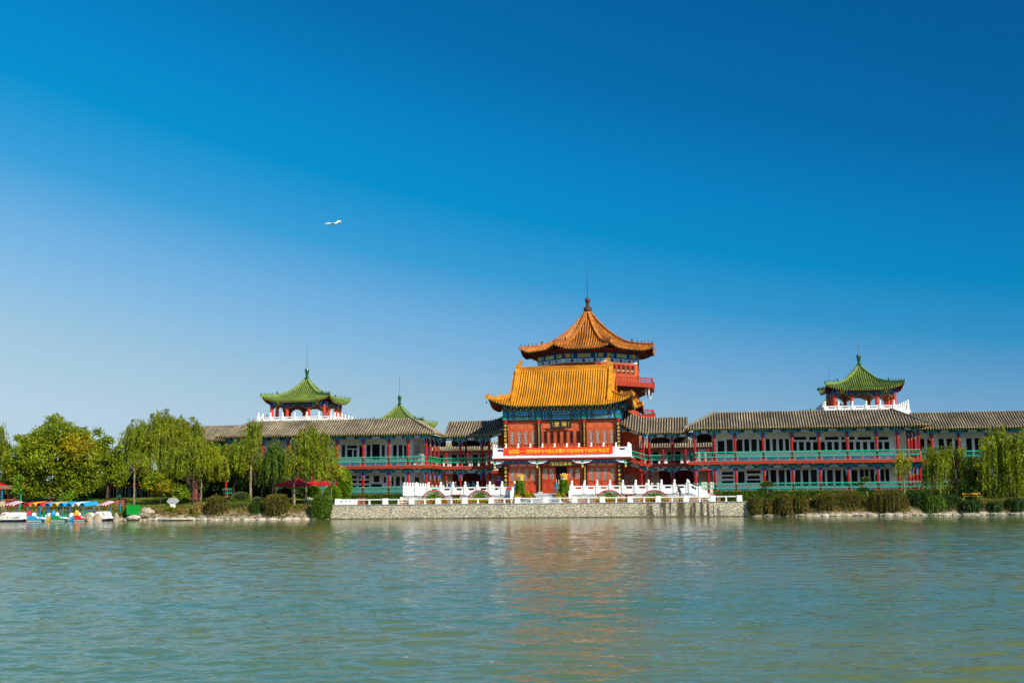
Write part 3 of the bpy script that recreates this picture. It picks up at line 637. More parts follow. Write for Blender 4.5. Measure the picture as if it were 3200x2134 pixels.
def bracket_mesh(low, L):
    mb = MB(); z = 5.079 if low else 9.019; e = 'paint_white' if low else 'paint_gold'
    w = min(.66, L*.30)
    P = [(.16, 0), (w, 0), (w*.96, -.05), (w*.78, -.08), (w*.66, -.14), (w*.5, -.16), (.30, -.25), (.16, -.27)]
    mb.prism([(x, z+q) for x, q in P], -.035, .035, e)
    mb.prism([(.16+(x-.16)*.84, z-.012+q*.82) for x, q in P], -.045, -.0351, 'paint_azure')
    for q in range(3): mb.blob((.25+q*.10, -.05, z-.08-.02*(q % 2)), (.04, .008, .04), 'paint_cyan' if q % 2 else 'beam_teal', 6, 4)
    mb.box(.15, .235, -.05, .05, z-.62, z, 'paint_blue'); mb.box(.165, .18, -.056, -.051, z-.6, z-.02, 'paint_cyan')
    mb.box(.155, .23, -.048, .048, z-.74, z-.621, 'paint_green'); mb.taper(.19, 0, z-.86, z-.741, .02, .02, .04, .045, 'paint_gold')
    return mb.mesh('bracket')
def rail_mesh(L, solid=False):
    mb = MB(); mb.box(-.02, L+.02, -.43, -.33, .94, 1.04, 'rail_green'); mb.box(-.02, L+.02, -.28, -.14, .42, .51, 'rail_green'); mb.box(-.01, L+.01, -.14, .10, .46, .50, 'rail_green')
    n = max(3, round(L/.215))
    if solid:
        for i in range(int(L/.7)+1):
            a = L*i/(int(L/.7)+1)+.03; b = L*(i+1)/(int(L/.7)+1)-.03
            mb.add([(a,-.22,.50),(b,-.22,.50),(b,-.37,.955),(a,-.37,.955)], [(0,1,2,3)], 'panel_green'); mb.add([(a,-.20,.50),(b,-.20,.50),(b,-.35,.955),(a,-.35,.955)], [(3,2,1,0)], 'panel_green')
    else:
        for i in range(n):
            x = L*(i+.5)/n
            mb.bar((x, -.20, .49), (x, -.27, .72),   .05, .05, 'rail_green', (0,1,0)); mb.bar((x, -.27, .71), (x, -.38, .965), .05, .05, 'rail_green', (0,1,0))
    for x in (.24, L/2, L-.24) if L > 1.5 else (.2, L-.2): mb.add([(x-.045,-.20,0),(x+.045,-.20,0),(x+.045,-.13,0),(x-.045,-.13,0),(x-.075,-.22,.43),(x+.075,-.22,.43),(x+.075,-.13,.43),(x-.075,-.13,.43)], [(0,3,2,1),(4,5,6,7),(0,1,5,4),(1,2,6,5),(2,3,7,6),(3,0,4,7)], 'slat_red')
    return mb.mesh('railing')
def gmesh(kind, L, *a):
    k = (kind, round(L, 2))+a
    if k not in GC: GC[k] = {'beam': beam_mesh, 'bracket': lambda L, low: bracket_mesh(low, L), 'rail': rail_mesh}[kind](L, *a)
    return GC[k]
def span(root, A, B, rails=(1, 1), floors=(1, 1), solid=False):
    L = math.hypot(B[0]-A[0], B[1]-A[1]); rz = math.atan2(B[1]-A[1], B[0]-A[0]); P = (A[0], A[1], 0)
    for fl, low in ((0, True), (1, False)):
        if not floors[fl]: continue
        b = inst('beam', gmesh('beam', L, low), root, P, rz)
        for rev in (0, 1):
            k = bpy.data.objects.new('bracket', gmesh('bracket', L, low)); COL.objects.link(k); k.parent = b
            if rev: k.location = (L, 0, 0); k.scale = (-1, 1, 1)
        if rails[fl]: inst('railing', gmesh('rail', L, bool(solid and not low)), root, (A[0], A[1], 2.40 if low else 5.90), rz)
def column_row(root, pts):
    for p in pts: inst('column', COLUMN, root, (p[0], p[1], 0))
def window(root, x0, x1, z0, z1, y, bars=0, curtain=False, side=0, fw=.07):
    """a window in a wall facing the lake (side 0) or facing right (side 1, x and y swap roles)"""
    mb = MB(); pb = MB()
    if side: mb.T = pb.T = Matrix(((0,-1,0,0),(1,0,0,0),(0,0,1,0),(0,0,0,1)))
    yy = -y if side else y
    for a, b, c, d in ((x0-fw, x1+fw, z0-fw, z0), (x0-fw, x1+fw, z1, z1+fw), (x0-fw, x0, z0, z1), (x1, x1+fw, z0, z1)): mb.box(a, b, yy-.05, yy-.002, c, d, 'white_paint')
    for i in range(bars): xx = x0+(x1-x0)*(i+1)/(bars+1); mb.box(xx-.025, xx+.025, yy-.04, yy-.002, z0, z1, 'white_paint')
    f = part('window', mb, root)
    pb.add([(x0, yy-.006, z0), (x1, yy-.006, z0), (x1, yy-.006, z1), (x0, yy-.006, z1)], [(0,1,2,3)], 'window_dark')
    if curtain:
        for i in range(5): xx = x0+(x1-x0)*(.1+.2*i); pb.box(xx-.02, xx+.02, yy-.010, yy-.0065, z0+.05, z1-.03, 'curtain_dark')
    part('pane', pb, f); return f
EAVE, RIDGE, RD = 9.60, 11.52, 3.6
def hg(d): t = d/RD; return EAVE+(RIDGE-EAVE)*(.80*t+.20*t*t)
def grey_ridges(mb, segs):
    for a, b in segs: hip_ridge(mb, [tuple(Vector(a).lerp(Vector(b), i/4)) for i in range(5)], .16, .16, 'ridge_grey')

def two_storey_wing(XA, XB, name, label, wins, side_wins=()):
    """XA..XB the front columns, core wall between the first and last bays"""
    root = thing(name, ((XA+XB)/2, 140, 2.4), label, 'gallery building')
    inner_left = XB < 0
    s = 1 if not inner_left else -1
    offs = [0, 2.15, 4.45, 7.55, 10.7, 13.65, 16.7, 19.85, 22.1, 24.35]
    fx = [XA+o for o in offs] if s == 1 else [XB-o for o in offs][::-1]
    front = [(x, 140) for x in fx]; sideR = [(fx[-1], y) for y in (142.3, 144.65, 147)]; sideL = [(fx[0], y) for y in (142.3, 144.65, 147)]
    column_row(root, front+sideR+sideL)
    for a, b in zip(front[:-1], front[1:]): span(root, a, b)
    R = [front[-1]]+sideR; Lq = [front[0]]+sideL
    for a, b in zip(R[:-1], R[1:]): span(root, a, b, solid=inner_left)
    for a, b in zip(Lq[:-1], Lq[1:]): span(root, b, a)
    cx0, cx1 = (fx[1], fx[-2]) if s == 1 else (fx[1], fx[-2])
    mb = MB(); mb.box(cx0, cx1, 142.25, 152, 2.36, 9.35, 'cream_wall')
    for z in (2.42, 5.92): mb.box(cx0-.02, cx1+.02, 142.22, 142.249, z, z+.48, 'wall_foot_blue')
    for z in (9.12, 5.30): mb.box(cx0-.02, cx1+.02, 142.19, 142.249, z, z+.06, 'white_paint')
    part('wall', mb, root)
    mb = MB(); mb.box(fx[0]-.78, fx[-1]+.78, 139.22, 150, 5.53, 5.88, 'band_red'); mb.box(fx[0]-.80, fx[-1]+.80, 139.2, 150, 5.881, 5.90, 'grey_stone'); part('floor_slab', mb, root)
    mb = MB(); mb.box(fx[0]-.5, fx[-1]+.5, 139.5, 150, 1.6, 2.38, 'grey_stone'); part('base', mb, root)
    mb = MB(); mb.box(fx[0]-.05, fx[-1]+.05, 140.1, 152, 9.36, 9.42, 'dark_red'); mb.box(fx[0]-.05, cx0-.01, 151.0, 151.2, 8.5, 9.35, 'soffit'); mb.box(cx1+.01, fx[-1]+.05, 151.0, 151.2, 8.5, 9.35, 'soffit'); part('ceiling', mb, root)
    for x0, x1, y0, y1, fl, bars, cur in wins:
        a = at(x0, (y0+y1)/2, 142.25); b = at(x1, (y0+y1)/2, 142.25); z1 = at((x0+x1)/2, y0, 142.25).z; z0 = at((x0+x1)/2, y1, 142.25).z
        window(root, a.x, b.x, max(z0, 2.95 if fl == 0 else 6.45), z1, 142.25, bars, cur, fw=.05)
    for y0, y1, z0, z1 in side_wins: window(root, y0, y1, z0, z1, cx1, side=1)
    # roof: front slope, two return slopes meeting the recessed galleries in valleys
    ex0, ex1 = fx[0]-1.15, fx[-1]+1.15; EY = 138.9; mb = MB()
    roof_face(mb, (ex0, EY, 0), (1,0,0), (0,1,0), ex1-ex0, RD, hg, 'tile_grey', 'tile_grey_gap', dots='paint_gold')
    roof_face(mb, (ex1, EY, 0), (0,1,0), (-1,0,0), 7.0, RD, hg, 'tile_grey', 'tile_grey_gap', sR=-1, dots='paint_gold')
    roof_face(mb, (ex0, EY+7.0, 0), (0,-1,0), (1,0,0), 7.0, RD, hg, 'tile_grey', 'tile_grey_gap', sL=-1, dots='paint_gold')
    mb.box(ex0+RD, ex1-RD, EY+RD+.05, 153, RIDGE-.5, RIDGE-.1, 'tile_grey_gap')
    rf = part('roof', mb, root); mb = MB()
    for sg_ in (((ex0, EY, EAVE), (ex0+RD, EY+RD, RIDGE)), ((ex1, EY, EAVE), (ex1-RD, EY+RD, RIDGE))): mb = MB(); grey_ridges(mb, [sg_]); part('hip_ridge', mb, rf)
    return root
Y_ = lambda a, b: (a, b)
uw = [(2243,2264,1377,1418),(2271,2290,1373,1418),(2299,2320,1373,1412),(2326,2341,1372,1412),(2348,2365,1372,1412),(2372,2384,1372,1412),(2393,2406,1371,1411),(2414,2426,1371,1411),(2434,2447,1371,1411),(2454,2466,1371,1411)]
uw2 = [(2476,2490),(2497,2512),(2519,2533),(2541,2555),(2564,2578),(2585,2600),(2607,2621),(2630,2644),(2654,2667),(2675,2688),(2697,2710),(2719,2733),(2745,2757),(2764,2779)]
tw = [(2478,2519),(2528,2556),(2578,2620),(2629,2670),(2680,2722),(2731,2775)]
wr = [(a,b,c,d,1,0,i % 3 == 1) for i, (a,b,c,d) in enumerate(uw)]+[(a,b,1380,1410,1,0,False) for a,b in uw2]+[(a,b,1364.5,1374,1,0,False) for a,b in tw]
wr += [(2256,2292,1474,1483,0,0,False),(2256,2292,1488,1495,0,0,False),(2256,2292,1502,1510,0,0,False),(2306,2327,1473,1510,0,0,True),(2333,2377,1470,1479,0,0,False),(2336,2374,1486,1496,0,0,False),(2333,2377,1500,1512,0,0,False)]
wr += [(a,b,1468,1518,0,0,i % 2 == 0) for i,(a,b) in enumerate([(2389,2402),(2408,2426),(2434,2452),(2458,2471),(2484,2502),(2509,2527),(2534,2553),(2569,2578),(2585,2603),(2610,2628),(2635,2651),(2661,2680)])]
wr += [(a,b,1466,1508,0,0,False) for a,b in [(2687,2700),(2702.5,2715),(2719,2732),(2735.5,2743),(2751,2763),(2767,2779)]]
wl = [(a,b,1390,1432,1,0,i % 3 == 1) for i,(a,b) in enumerate([(1044,1057),(1068,1079),(1123,1136),(1146,1158),(1193,1203),(1210,1218),(1228,1240),(1246,1258),(1263,1271),(990,1004),(1012,1028),(950,964),(905,920),(760,775),(782,798)])]
wl += [(1085,1101,1404,1428,1,0,False),(1105,1115,1404,1428,1,0,False),(1085,1117,1392,1401,1,0,False),(1163,1187,1388,1435,1,0,False),(814,828,1398,1410,1,0,False),(838,890,1398,1410,1,0,False),(838,862,1416,1430,1,0,False),(866,890,1416,1430,1,0,False)]
wl += [(a,b,c,d,0,0,False) for a,b in [(1091,1115),(1121,1154)] for c,d in [(1487,1495),(1501,1509),(1516,1522)]]
wl += [(1168,1186,1486,1506,0,0,True),(1199,1207,1490,1508,0,0,False),(1160,1193,1512,1521,0,0,False),(1224,1230,1489,1518,0,0,False),(1237,1250,1489,1518,0,0,True),(1256,1264,1490,1507,0,0,False),(980,1000,1486,1508,0,0,False),(880,905,1488,1510,0,0,False)]
two_storey_wing(-.05, 24.3, 'gallery_wing', 'two storey gallery right of the hall with grey hipped roof over the clipped hedge', wr)
two_storey_wing(-55.38, -31.03, 'gallery_wing', 'two storey gallery left of the hall, half hidden by willows', wl,
                [(143.2, 143.7, 7.2, 8.5), (144.0, 144.5, 7.2, 8.5), (144.8, 145.3, 7.2, 8.5), (145.6, 146.1, 7.2, 8.5), (143.2, 145.6, 3.0, 4.6)])

# recessed galleries
def recessed(name, label, xs_, x0, x1, wall_=None, wins=(), open_=True):
    root = thing(name, ((x0+x1)/2, 147, 2.4), label, 'gallery building')
    cols = [(x, 147) for x in xs_]; column_row(root, cols[1:-1] if not open_ else [c for c in cols if x0 < c[0] < x1])
    for a, b in zip(cols[:-1], cols[1:]): span(root, a, b)
    mb = MB(); mb.box(x0, x1, 146.3, 151.4, 5.53, 5.88, 'band_red'); mb.box(x0, x1, 146.28, 151.4, 5.881, 5.90, 'grey_stone'); part('floor_slab', mb, root)
    mb = MB(); mb.box(x0, x1, 146.5, 151.4, 1.6, 2.38, 'grey_stone'); part('base', mb, root)
    mb = MB(); mb.box(x0, x1, 147.1, 151.4, 9.36, 9.42, 'dark_red')
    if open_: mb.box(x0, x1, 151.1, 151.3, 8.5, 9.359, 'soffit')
    part('ceiling', mb, root)
    mb = MB(); ea = x0 if x0 > -50 or wall_ else x0
    roof_face(mb, (x0, 145.9, 0), (1,0,0), (0,1,0), x1-x0, RD, hg, 'tile_grey', 'tile_grey_gap', sL=0, sR=0, dots='paint_gold')
    mb.add([(x0,149.55,RIDGE-.02),(x1,149.55,RIDGE-.02),(x1,153.2,EAVE),(x0,153.2,EAVE)], [(0,1,2,3)], 'tile_grey_gap')
    part('roof', mb, root)
    if open_:
        for x in xs_[1:-1]: inst('column', COLUMN, root, (x, 150.6, 0))
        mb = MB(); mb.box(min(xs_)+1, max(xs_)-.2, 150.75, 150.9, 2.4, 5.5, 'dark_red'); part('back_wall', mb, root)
        for a, b in zip(xs_[:-1], xs_[1:]): inst('railing', gmesh('rail', b-a, False), root, (b, 150.6, 5.9), math.pi)
    else:
        mb = MB(); mb.box(x0, x1, 149.25, 152, 2.36, 9.35, 'cream_wall')
        for z in (2.42, 5.92): mb.box(x0, x1, 149.22, 149.249, z, z+.48, 'wall_foot_blue')
        part('wall', mb, root)
        for w_ in wins: window(root, *w_, 149.25)
    return root
def mirror(xs_): return [-31.08-x for x in xs_][::-1]
rc = [-5.45, -2.77, -.05]
recessed('recessed_gallery', 'shaded open gallery set back between the red hall and the right wing', rc, -5.6, -.85)
recessed('recessed_gallery', 'open gallery set back between the left wing and the red hall, where visitors stand', mirror(rc), -30.23, -25.48)
ws = []
for i in range(5):
    for k in range(3):
        x = 24.75+i*3.12+.25+k*.93; ws += [(x, x+.62, 6.5, 8.45)]
    ws += [(24.9+i*3.12, 27.2+i*3.12, a, a+.42) for a in (3.05, 3.75, 4.4)]
recessed('recessed_gallery', 'rear part of the right gallery running out of the picture behind the hanging willows', [24.3, 26.95, 29.95, 33.05, 36.2, 39.3, 42.4], 25.1, 42.5, True, ws, False)
ws = [(x-67.4, x-66.8, 6.5, 8.4) for x in (-2.5, -1, .5, 2, 4, 6, 8, 10)]
recessed('recessed_gallery', 'rear part of the left gallery, its grey roof seen above the willows', [-67.4, -64.3, -61.3, -58.3, -55.38], -68.2, -56.15, True, ws, False)

# ================================================================ STAIR LINKS between galleries and hall
def sheared(root, name, me0, A, B, dz, z0=0):
    L = math.hypot(B[0]-A[0], B[1]-A[1]); me = me0.copy()
    for v in me.vertices: v.co.z += dz*v.co.x/L
    return inst(name, me, root, (A[0], A[1], z0), math.atan2(B[1]-A[1], B[0]-A[0]))
def link(name, label, xa, xb, rise_left):
    """xa < xb; the hall end is higher"""
    root = thing(name, ((xa+xb)/2, 147, 2.4), label, 'covered stair'); L = xb-xa; dz = -.95 if rise_left else .95; za = .95 if rise_left else 0
    for low in (True, False):
        b = sheared(root, 'beam', gmesh('beam', L, low), (xa, 147), (xb, 147), dz, za)
        k = bpy.data.objects.new('bracket', gmesh('bracket', L, low)); COL.objects.link(k); k.parent = b; k.location = (0 if not rise_left else L, 0, dz if rise_left else 0)
        if rise_left: k.scale = (-1, 1, 1)
    sheared(root, 'railing', gmesh('rail', L, False), (xa, 147), (xb, 147), dz, 5.9+za)
    mb = MB(); z0, z1 = (za, 0) if rise_left else (0, .95)
    mb.prism([(xa, 5.53+z0), (xb, 5.53+z1), (xb, 5.88+z1), (xa, 5.88+z0)], 146.3, 151.2, 'band_red'); part('floor_slab', mb, root)
    mb = MB(); n = int(L/.24)
    def O(x, d): t = (x/L if not rise_left else 1-x/L); return t*t*1.25+t*.1
    roof_face(mb, (xa, 145.9, 0), (1,0,0), (0,1,0), L, RD, hg, 'tile_grey', 'tile_grey_gap', sL=0, sR=0, dots='paint_gold', lift=O)
    part('roof', mb, root); return root
lk = link('sloping_gallery', 'short roofed stair rising from the right gallery up to the red hall', -8.75, -5.62, True)
inst('column', COLUMN, lk, (-6.15, 147, 0)); inst('column', COLUMN, lk, (-8.2, 150.6, 0))
lk = link('sloping_gallery', 'short roofed stair rising from the left gallery to the red hall, in shade', -25.46, -22.05, False)
inst('column', COLUMN, lk, (-24.75, 147, 0)); inst('column', COLUMN, lk, (-22.9, 150.6, 0))

# ================================================================ RED HALL
HX, HY = -15.4, 142.2
zh = lambda py, Y=HY: at(1755, py, Y).z
hall = thing('hall', (HX, HY, 2.36), 'two storey red timber hall with yellow glazed roof and white balcony', 'hall')
mb = MB(); mb.box(HX-6.55, HX+6.55, HY+.28, 151.5, 2.3, 12.9, 'wall_orange'); part('wall', mb, hall)
mb = MB(); mb.box(HX-8.7, HX-6.56, 149.6, 151.6, 2.3, 9.9, 'wall_orange'); part('side_wall', mb, hall); mb = MB(); mb.box(HX+6.56, HX+8.6, 149.6, 151.6, 2.3, 9.9, 'wall_orange'); part('side_wall', mb, hall)
mb = MB(); mb.box(HX-7.3, HX+7.3, HY-.9, 152, 1.5, 2.52, 'grey_stone'); part('base', mb, hall)
CX = [-6.62, -2.65, 2.65, 6.62]
for cx_ in CX:
    mb = MB(); x = HX+cx_; mb.cyl(x, HY, 2.5, zh(1310), .25, 'red_column', 16); mb.lathe(x, HY, [(.36, 2.5), (.34, 2.66), (.26, 2.72)], 'grey_stone', 16)
    mb.bevbox(x-.27, x+.27, HY-.27, HY+.27, zh(1310), zh(1297), 'beam_teal', .03); mb.box(x-.18, x+.18, HY-.29, HY-.271, zh(1308), zh(1299), 'paint_green')
    mb.bevbox(x-.27, x+.27, HY-.27, HY+.27, zh(1296.5), zh(1283), 'beam_teal', .03); mb.box(x-.14, x+.14, HY-.29, HY-.271, zh(1294), zh(1286), 'paint_blue')
    part('column', mb, hall)
def painted_beam(root, x0, x1, z0, z1, y, core, name='beam'):
    mb = MB(); zc = (z0+z1)/2; h = z1-z0; L = x1-x0; xc = (x0+x1)/2
    mb.box(x0, x1, y, y+.3, z0, z1, 'beam_blue'); mb.box(x0, x1, y-.012, y-.001, z0, z0+h*.07, 'paint_green'); mb.box(x0, x1, y-.012, y-.001, z1-h*.07, z1, 'paint_green')
    def hexa(w, hh, yy, m): mb.prism([(xc-w, zc), (xc-w+hh, zc-hh), (xc+w-hh, zc-hh), (xc+w, zc), (xc+w-hh, zc+hh), (xc-w+hh, zc+hh)], yy-.008, yy, m)
    hw = L*.21; hexa(hw+.12, h*.44, y-.002, 'paint_green'); hexa(hw+.06, h*.38, y-.012, 'paint_cyan'); hexa(hw, h*.31, y-.022, 'paint_blue' if core else 'beam_blue')
    n = max(4, int(hw*2/.2))
    for i in range(n):
        xx = xc-hw*.82+hw*1.64*i/(n-1)
        if core: mb.blob((xx, y-.034, zc), (.035, .006, h*.13), 'paint_cyan' if i % 2 else 'beam_teal', 6, 4)
        else: mb.bar((xx-.06, y-.036, zc-h*.13*(1 if i % 2 else -1)), (xx+.06, y-.036, zc+h*.13*(1 if i % 2 else -1)), .012, .03, 'paint_gold', (0,1,0)); mb.blob((xx, y-.036, zc), (.04, .006, .04), 'paint_white', 6, 4)
    for sg in (-1, 1):
        for e in (0, .10):
            xx = xc+sg*(L*.335+e)
            for zz in (z0+.03, z1-.03): mb.bar((xx, y-.015, zz), (xx+sg*.13, y-.015, zc), .02, .035, 'paint_cyan', (0,1,0))
        mb.blob((xc+sg*L*.285, y-.02, zc), (.045, .01, .045), 'paint_gold', 7, 4)
        for e, m_ in ((.30, 'paint_cyan'), (.40, 'paint_blue')): xx = xc+sg*(L/2-e); mb.box(xx-.025, xx+.025, y-.02, y-.0125, z0+.02, z1-.02, m_)
    return part(name, mb, root)
for a, b in zip(CX[:-1], CX[1:]):
    x0, x1 = HX+a+.27, HX+b-.27; mid = a > -3 and a < 0
    painted_beam(hall, x0, x1, zh(1296.5), zh(1283), HY-.16, not mid); painted_beam(hall, x0, x1, zh(1309.5), zh(1299), HY-.16, mid)
    mb = MB(); mb.box(x0, x1, HY-.14, HY+.1, zh(1299)+.003, zh(1296.5)-.003, 'dark_red')
    mb.box(x0, x1, HY-.05, HY+.1, zh(1313), zh(1309.5)-.003, 'dark_red'); part('beam_board', mb, hall)
def bracket_sets(root, x0, x1, y, z0, z1, n, rot=None):
    mb = MB(); mb.T = rot; mb.box(x0, x1, y+.05, y+.3, z0, z1, 'dark_red'); h = z1-z0
    for i in range(n):
        x = x0+(x1-x0)*(i+.5)/n; w_ = (x1-x0)/n
        for k in range(4):
            q = k/4; mb.box(x-w_*(.14+.07*k), x+w_*(.14+.07*k), y-.05-.20*k, y+.05, z0+h*q, z0+h*(q+.14), ('beam_teal', 'beam_blue', 'beam_teal', 'beam_blue')[k]); mb.box(x-w_*.06, x+w_*.06, y-.10-.24*k, y+.04, z0+h*(q+.14), z0+h*(q+.25), ('paint_green', 'paint_gold', 'paint_blue', 'paint_green')[k])
        mb.prism([(x-w_*.5-.1, z0+h*.1), (x-w_*.5+.1, z0+h*.1), (x-w_*.5, z0+h*.42)], y+.02, y+.049, 'paint_gold')
    return part('bracket_set', mb, root)
for a, b, n in ((-6.9, -2.65, 6), (-2.65, 2.65, 7), (2.65, 6.9, 6)): bracket_sets(hall, HX+a, HX+b, HY-.2, zh(1283)+.01, zh(1283)+.80, n)
Rm = Matrix(((0,-1,0,0),(1,0,0,0),(0,0,1,0),(0,0,0,1)))
bracket_sets(hall, HY-.2, HY+9, -(HX+6.9), zh(1283)+.01, zh(1283)+.80, 10, Rm)
for sd_ in (1,):
    mb = MB(); mb.box(HX+6.60, HX+6.88, HY+.3, 151.4, zh(1309.5), zh(1283), 'beam_teal')
    for i in range(6): mb.box(HX+6.881, HX+6.895, HY+.6+i*1.4, HY+1.2+i*1.4, zh(1308), zh(1286), 'paint_cyan' if i % 2 else 'paint_blue')
    part('side_beam', mb, hall)
def frame_panel(mb, x0, x1, z0, z1, y, m='wall_orange', t=.05, w_=.05):
    for a, b, c, d in ((x0, x1, z0, z0+w_), (x0, x1, z1-w_, z1), (x0, x0+w_, z0+w_, z1-w_), (x1-w_, x1, z0+w_, z1-w_)): mb.box(a, b, y-t, y-.001, c, d, m)
WY = HY+.28
def lattice_window(root, x0, x1, z0, z1, pattern, pane='curtain'):
    mb = MB(); w_ = x1-x0; h = z1-z0; xc = (x0+x1)/2; zc = (z0+z1)/2; y = WY-.07
    frame_panel(mb, x0-.07, x1+.07, z0-.07, z1+.07, WY, 'wall_orange', .10, .07)
    t = .018
    def B(a, b, c, d): mb.box(a, b, y-.02, y, c, d, 'lattice')
    for q in (.0, 1.0): B(x0+w_*q-(t if q else 0), x0+w_*q+(0 if q else t), z0, z1); B(x0, x1, z0+h*q-(t if q else 0), z0+h*q+(0 if q else t))
    if pattern == 0:
        B(x0+w_*.22, x0+w_*.22+t, z0, z1); B(x0+w_*.78, x0+w_*.78+t, z0, z1)
        for q in (.12, .3, .7, .88): B(x0, x1, z0+h*q, z0+h*q+t)
        for q in (.45, .55): B(x0, x0+w_*.22, z0+h*q, z0+h*q+t); B(x0+w_*.78, x1, z0+h*q, z0+h*q+t)
        B(xc-t/2, xc+t/2, z0, z0+h*.3); B(xc-t/2, xc+t/2, z0+h*.7, z1)
    elif pattern == 1:
        r = random.Random(int(x0*100))
        for q in range(9): zz = z0+h*(q+.5)/9; mb.bar((x0, y-.01, zz-.07), (x1 if q % 2 else xc, y-.01, zz+.09*(1 if q % 2 else -1)), .015, .02, 'lattice', (0,1,0))
        for q in range(8): a = 2*math.pi*q/8; b = 2*math.pi*(q+1)/8; mb.bar((xc+w_*.36*math.cos(a), y-.02, zc+h*.40*math.sin(a)), (xc+w_*.36*math.cos(b), y-.02, zc+h*.40*math.sin(b)), .02, .022, 'lattice', (0,1,0))
    else:
        for q in (.2, .4, .6, .8): B(x0+w_*q, x0+w_*q+t*.8, z0, z0+h*.52)
        for q in (.16, .36, .55, .70, .84): B(x0, x1, z0+h*q, z0+h*q+t)
        B(x0+w_*.3, x0+w_*.3+t, z0+h*.55, z1); B(x0+w_*.7, x0+w_*.7+t, z0+h*.55, z1)
    f = part('window', mb, root); pb = MB(); pb.box(x0, x1, WY-.045, WY-.02, z0, z1, pane); part('pane', pb, f)
ZU = dict(p0=zh(1339), p1=zh(1317), w0=zh(1385), w1=zh(1346), s0=zh(1396), s1=zh(1389))
for a, b, n in ((-6.25, -3.0, 4), (3.0, 6.25, 4), (-2.3, 2.3, 6)):
    x0, x1 = HX+a, HX+b; w_ = (x1-x0)/n; mb = MB(); k = 3 if n == 4 else 5
    for i in range(k):
        ww = (x1-x0)/k
        if n == 6 and 0 < i < 4: continue
        frame_panel(mb, x0+ww*i+.1, x0+ww*(i+1)-.1, ZU['p0'], ZU['p1'], WY, 'wall_orange', .05, .10)
    mb.box(x0-.1, x1+.1, WY-.12, WY-.001, zh(1344), zh(1341), 'wall_orange')
    for i in range(n): frame_panel(mb, x0+w_*i+.08, x0+w_*(i+1)-.08, ZU['s0']-.3, ZU['s1'], WY, 'wall_orange', .06, .06)
    for i in range(n+1): mb.box(x0+w_*i-.05, x0+w_*i+.05, WY-.13, WY-.001, ZU['s0']-.3, ZU['w1']+.1, 'wall_orange')
    part('wall_panelling', mb, hall)
    for i in range(n): lattice_window(hall, x0+w_*i+.16, x0+w_*(i+1)-.16, ZU['w0'], ZU['w1'], 1 if n == 4 else 0, 'curtain' if n == 4 else 'window_dark')
# ground floor: lattice bays, doors and a black panel standing in for the unlit doorway
ZL = dict(w0=zh(1500), w1=zh(1464), t0=zh(1454), t1=zh(1449))
for a, b, n in ((-6.25, -3.0, 4), (3.0, 6.25, 4)):
    x0, x1 = HX+a, HX+b; w_ = (x1-x0)/n; mb = MB()
    for i in range(3): ww = (x1-x0)/3; mb.box(x0+ww*i+.15, x0+ww*(i+1)-.15, WY-.05, WY-.001, ZL['t0'], ZL['t1'], 'fiber_salmon')
    for i in range(n+1): mb.box(x0+w_*i-.07, x0+w_*i+.07, WY-.10, WY-.001, zh(1512), ZL['w1']+.1, 'wall_red')
    for i in range(n): frame_panel(mb, x0+w_*i+.12, x0+w_*(i+1)-.12, zh(1510), zh(1504), WY, 'wall_red', .05, .04)
    mb.box(x0-.2, x1+.3, WY-.22, WY-.001, 2.5, zh(1514), 'wall_red'); part('wall_panelling', mb, hall)
    for i in range(n): lattice_window(hall, x0+w_*i+.14, x0+w_*(i+1)-.14, ZL['w0'], ZL['w1'], 2)
dx = [at(p, 1500, WY).x for p in (1694, 1714.5, 1735, 1775, 1795, 1815)]
for i, (a, b) in enumerate(((dx[0], dx[1]), (dx[1], dx[2]), (dx[3], dx[4]), (dx[4], dx[5]))):
    mb = MB(); mb.box(a+.02, b-.02, WY-.09, WY-.002, 2.52, zh(1458), 'wall_red'); w_ = b-a
    frame_panel(mb, a+.1, b-.1, 2.7, zh(1532), WY-.09, 'wall_red', .05, .05); frame_panel(mb, a+.1, b-.1, zh(1528), zh(1507), WY-.09, 'wall_red', .05, .05); frame_panel(mb, a+.1, b-.1, zh(1504), zh(1499), WY-.09, 'wall_red', .05, .04)
    d = part('door', mb, hall); pb = MB(); x0, x1, z0, z1 = a+.16, b-.16, zh(1496), zh(1464); pb.box(x0, x1, WY-.10, WY-.0901, z0, z1, 'curtain')
    for q in range(1, 5): pb.box(x0+(x1-x0)*q/5-.012, x0+(x1-x0)*q/5+.012, WY-.12, WY-.101, z0, z0+(z1-z0)*.52, 'lattice')
    for q in (0, .17, .34, .52, .66, .82, .97): pb.box(x0, x1, WY-.125, WY-.101, z0+(z1-z0)*q, z0+(z1-z0)*q+.025, 'lattice')
    part('lattice', pb, d)
mb = MB(); mb.box(dx[2]+.02, dx[3]-.02, WY-.03, WY-.003, 2.52, zh(1458), 'window_dark'); mb.box(dx[2]-.02, dx[2]+.08, WY-.16, WY-.031, 2.52, zh(1458), 'wall_red'); mb.box(dx[3]-.08, dx[3]+.02, WY-.16, WY-.031, 2.52, zh(1458), 'wall_red'); part('doorway', mb, hall)
mb = MB(); mb.box(HX-6.3, HX+6.3, WY-.18, WY-.0305, zh(1445), zh(1434), 'dark_red'); mb.box(dx[0], dx[5], WY-.14, WY-.0305, zh(1458)+.01, zh(1456), 'dark_red'); part('lintel', mb, hall)
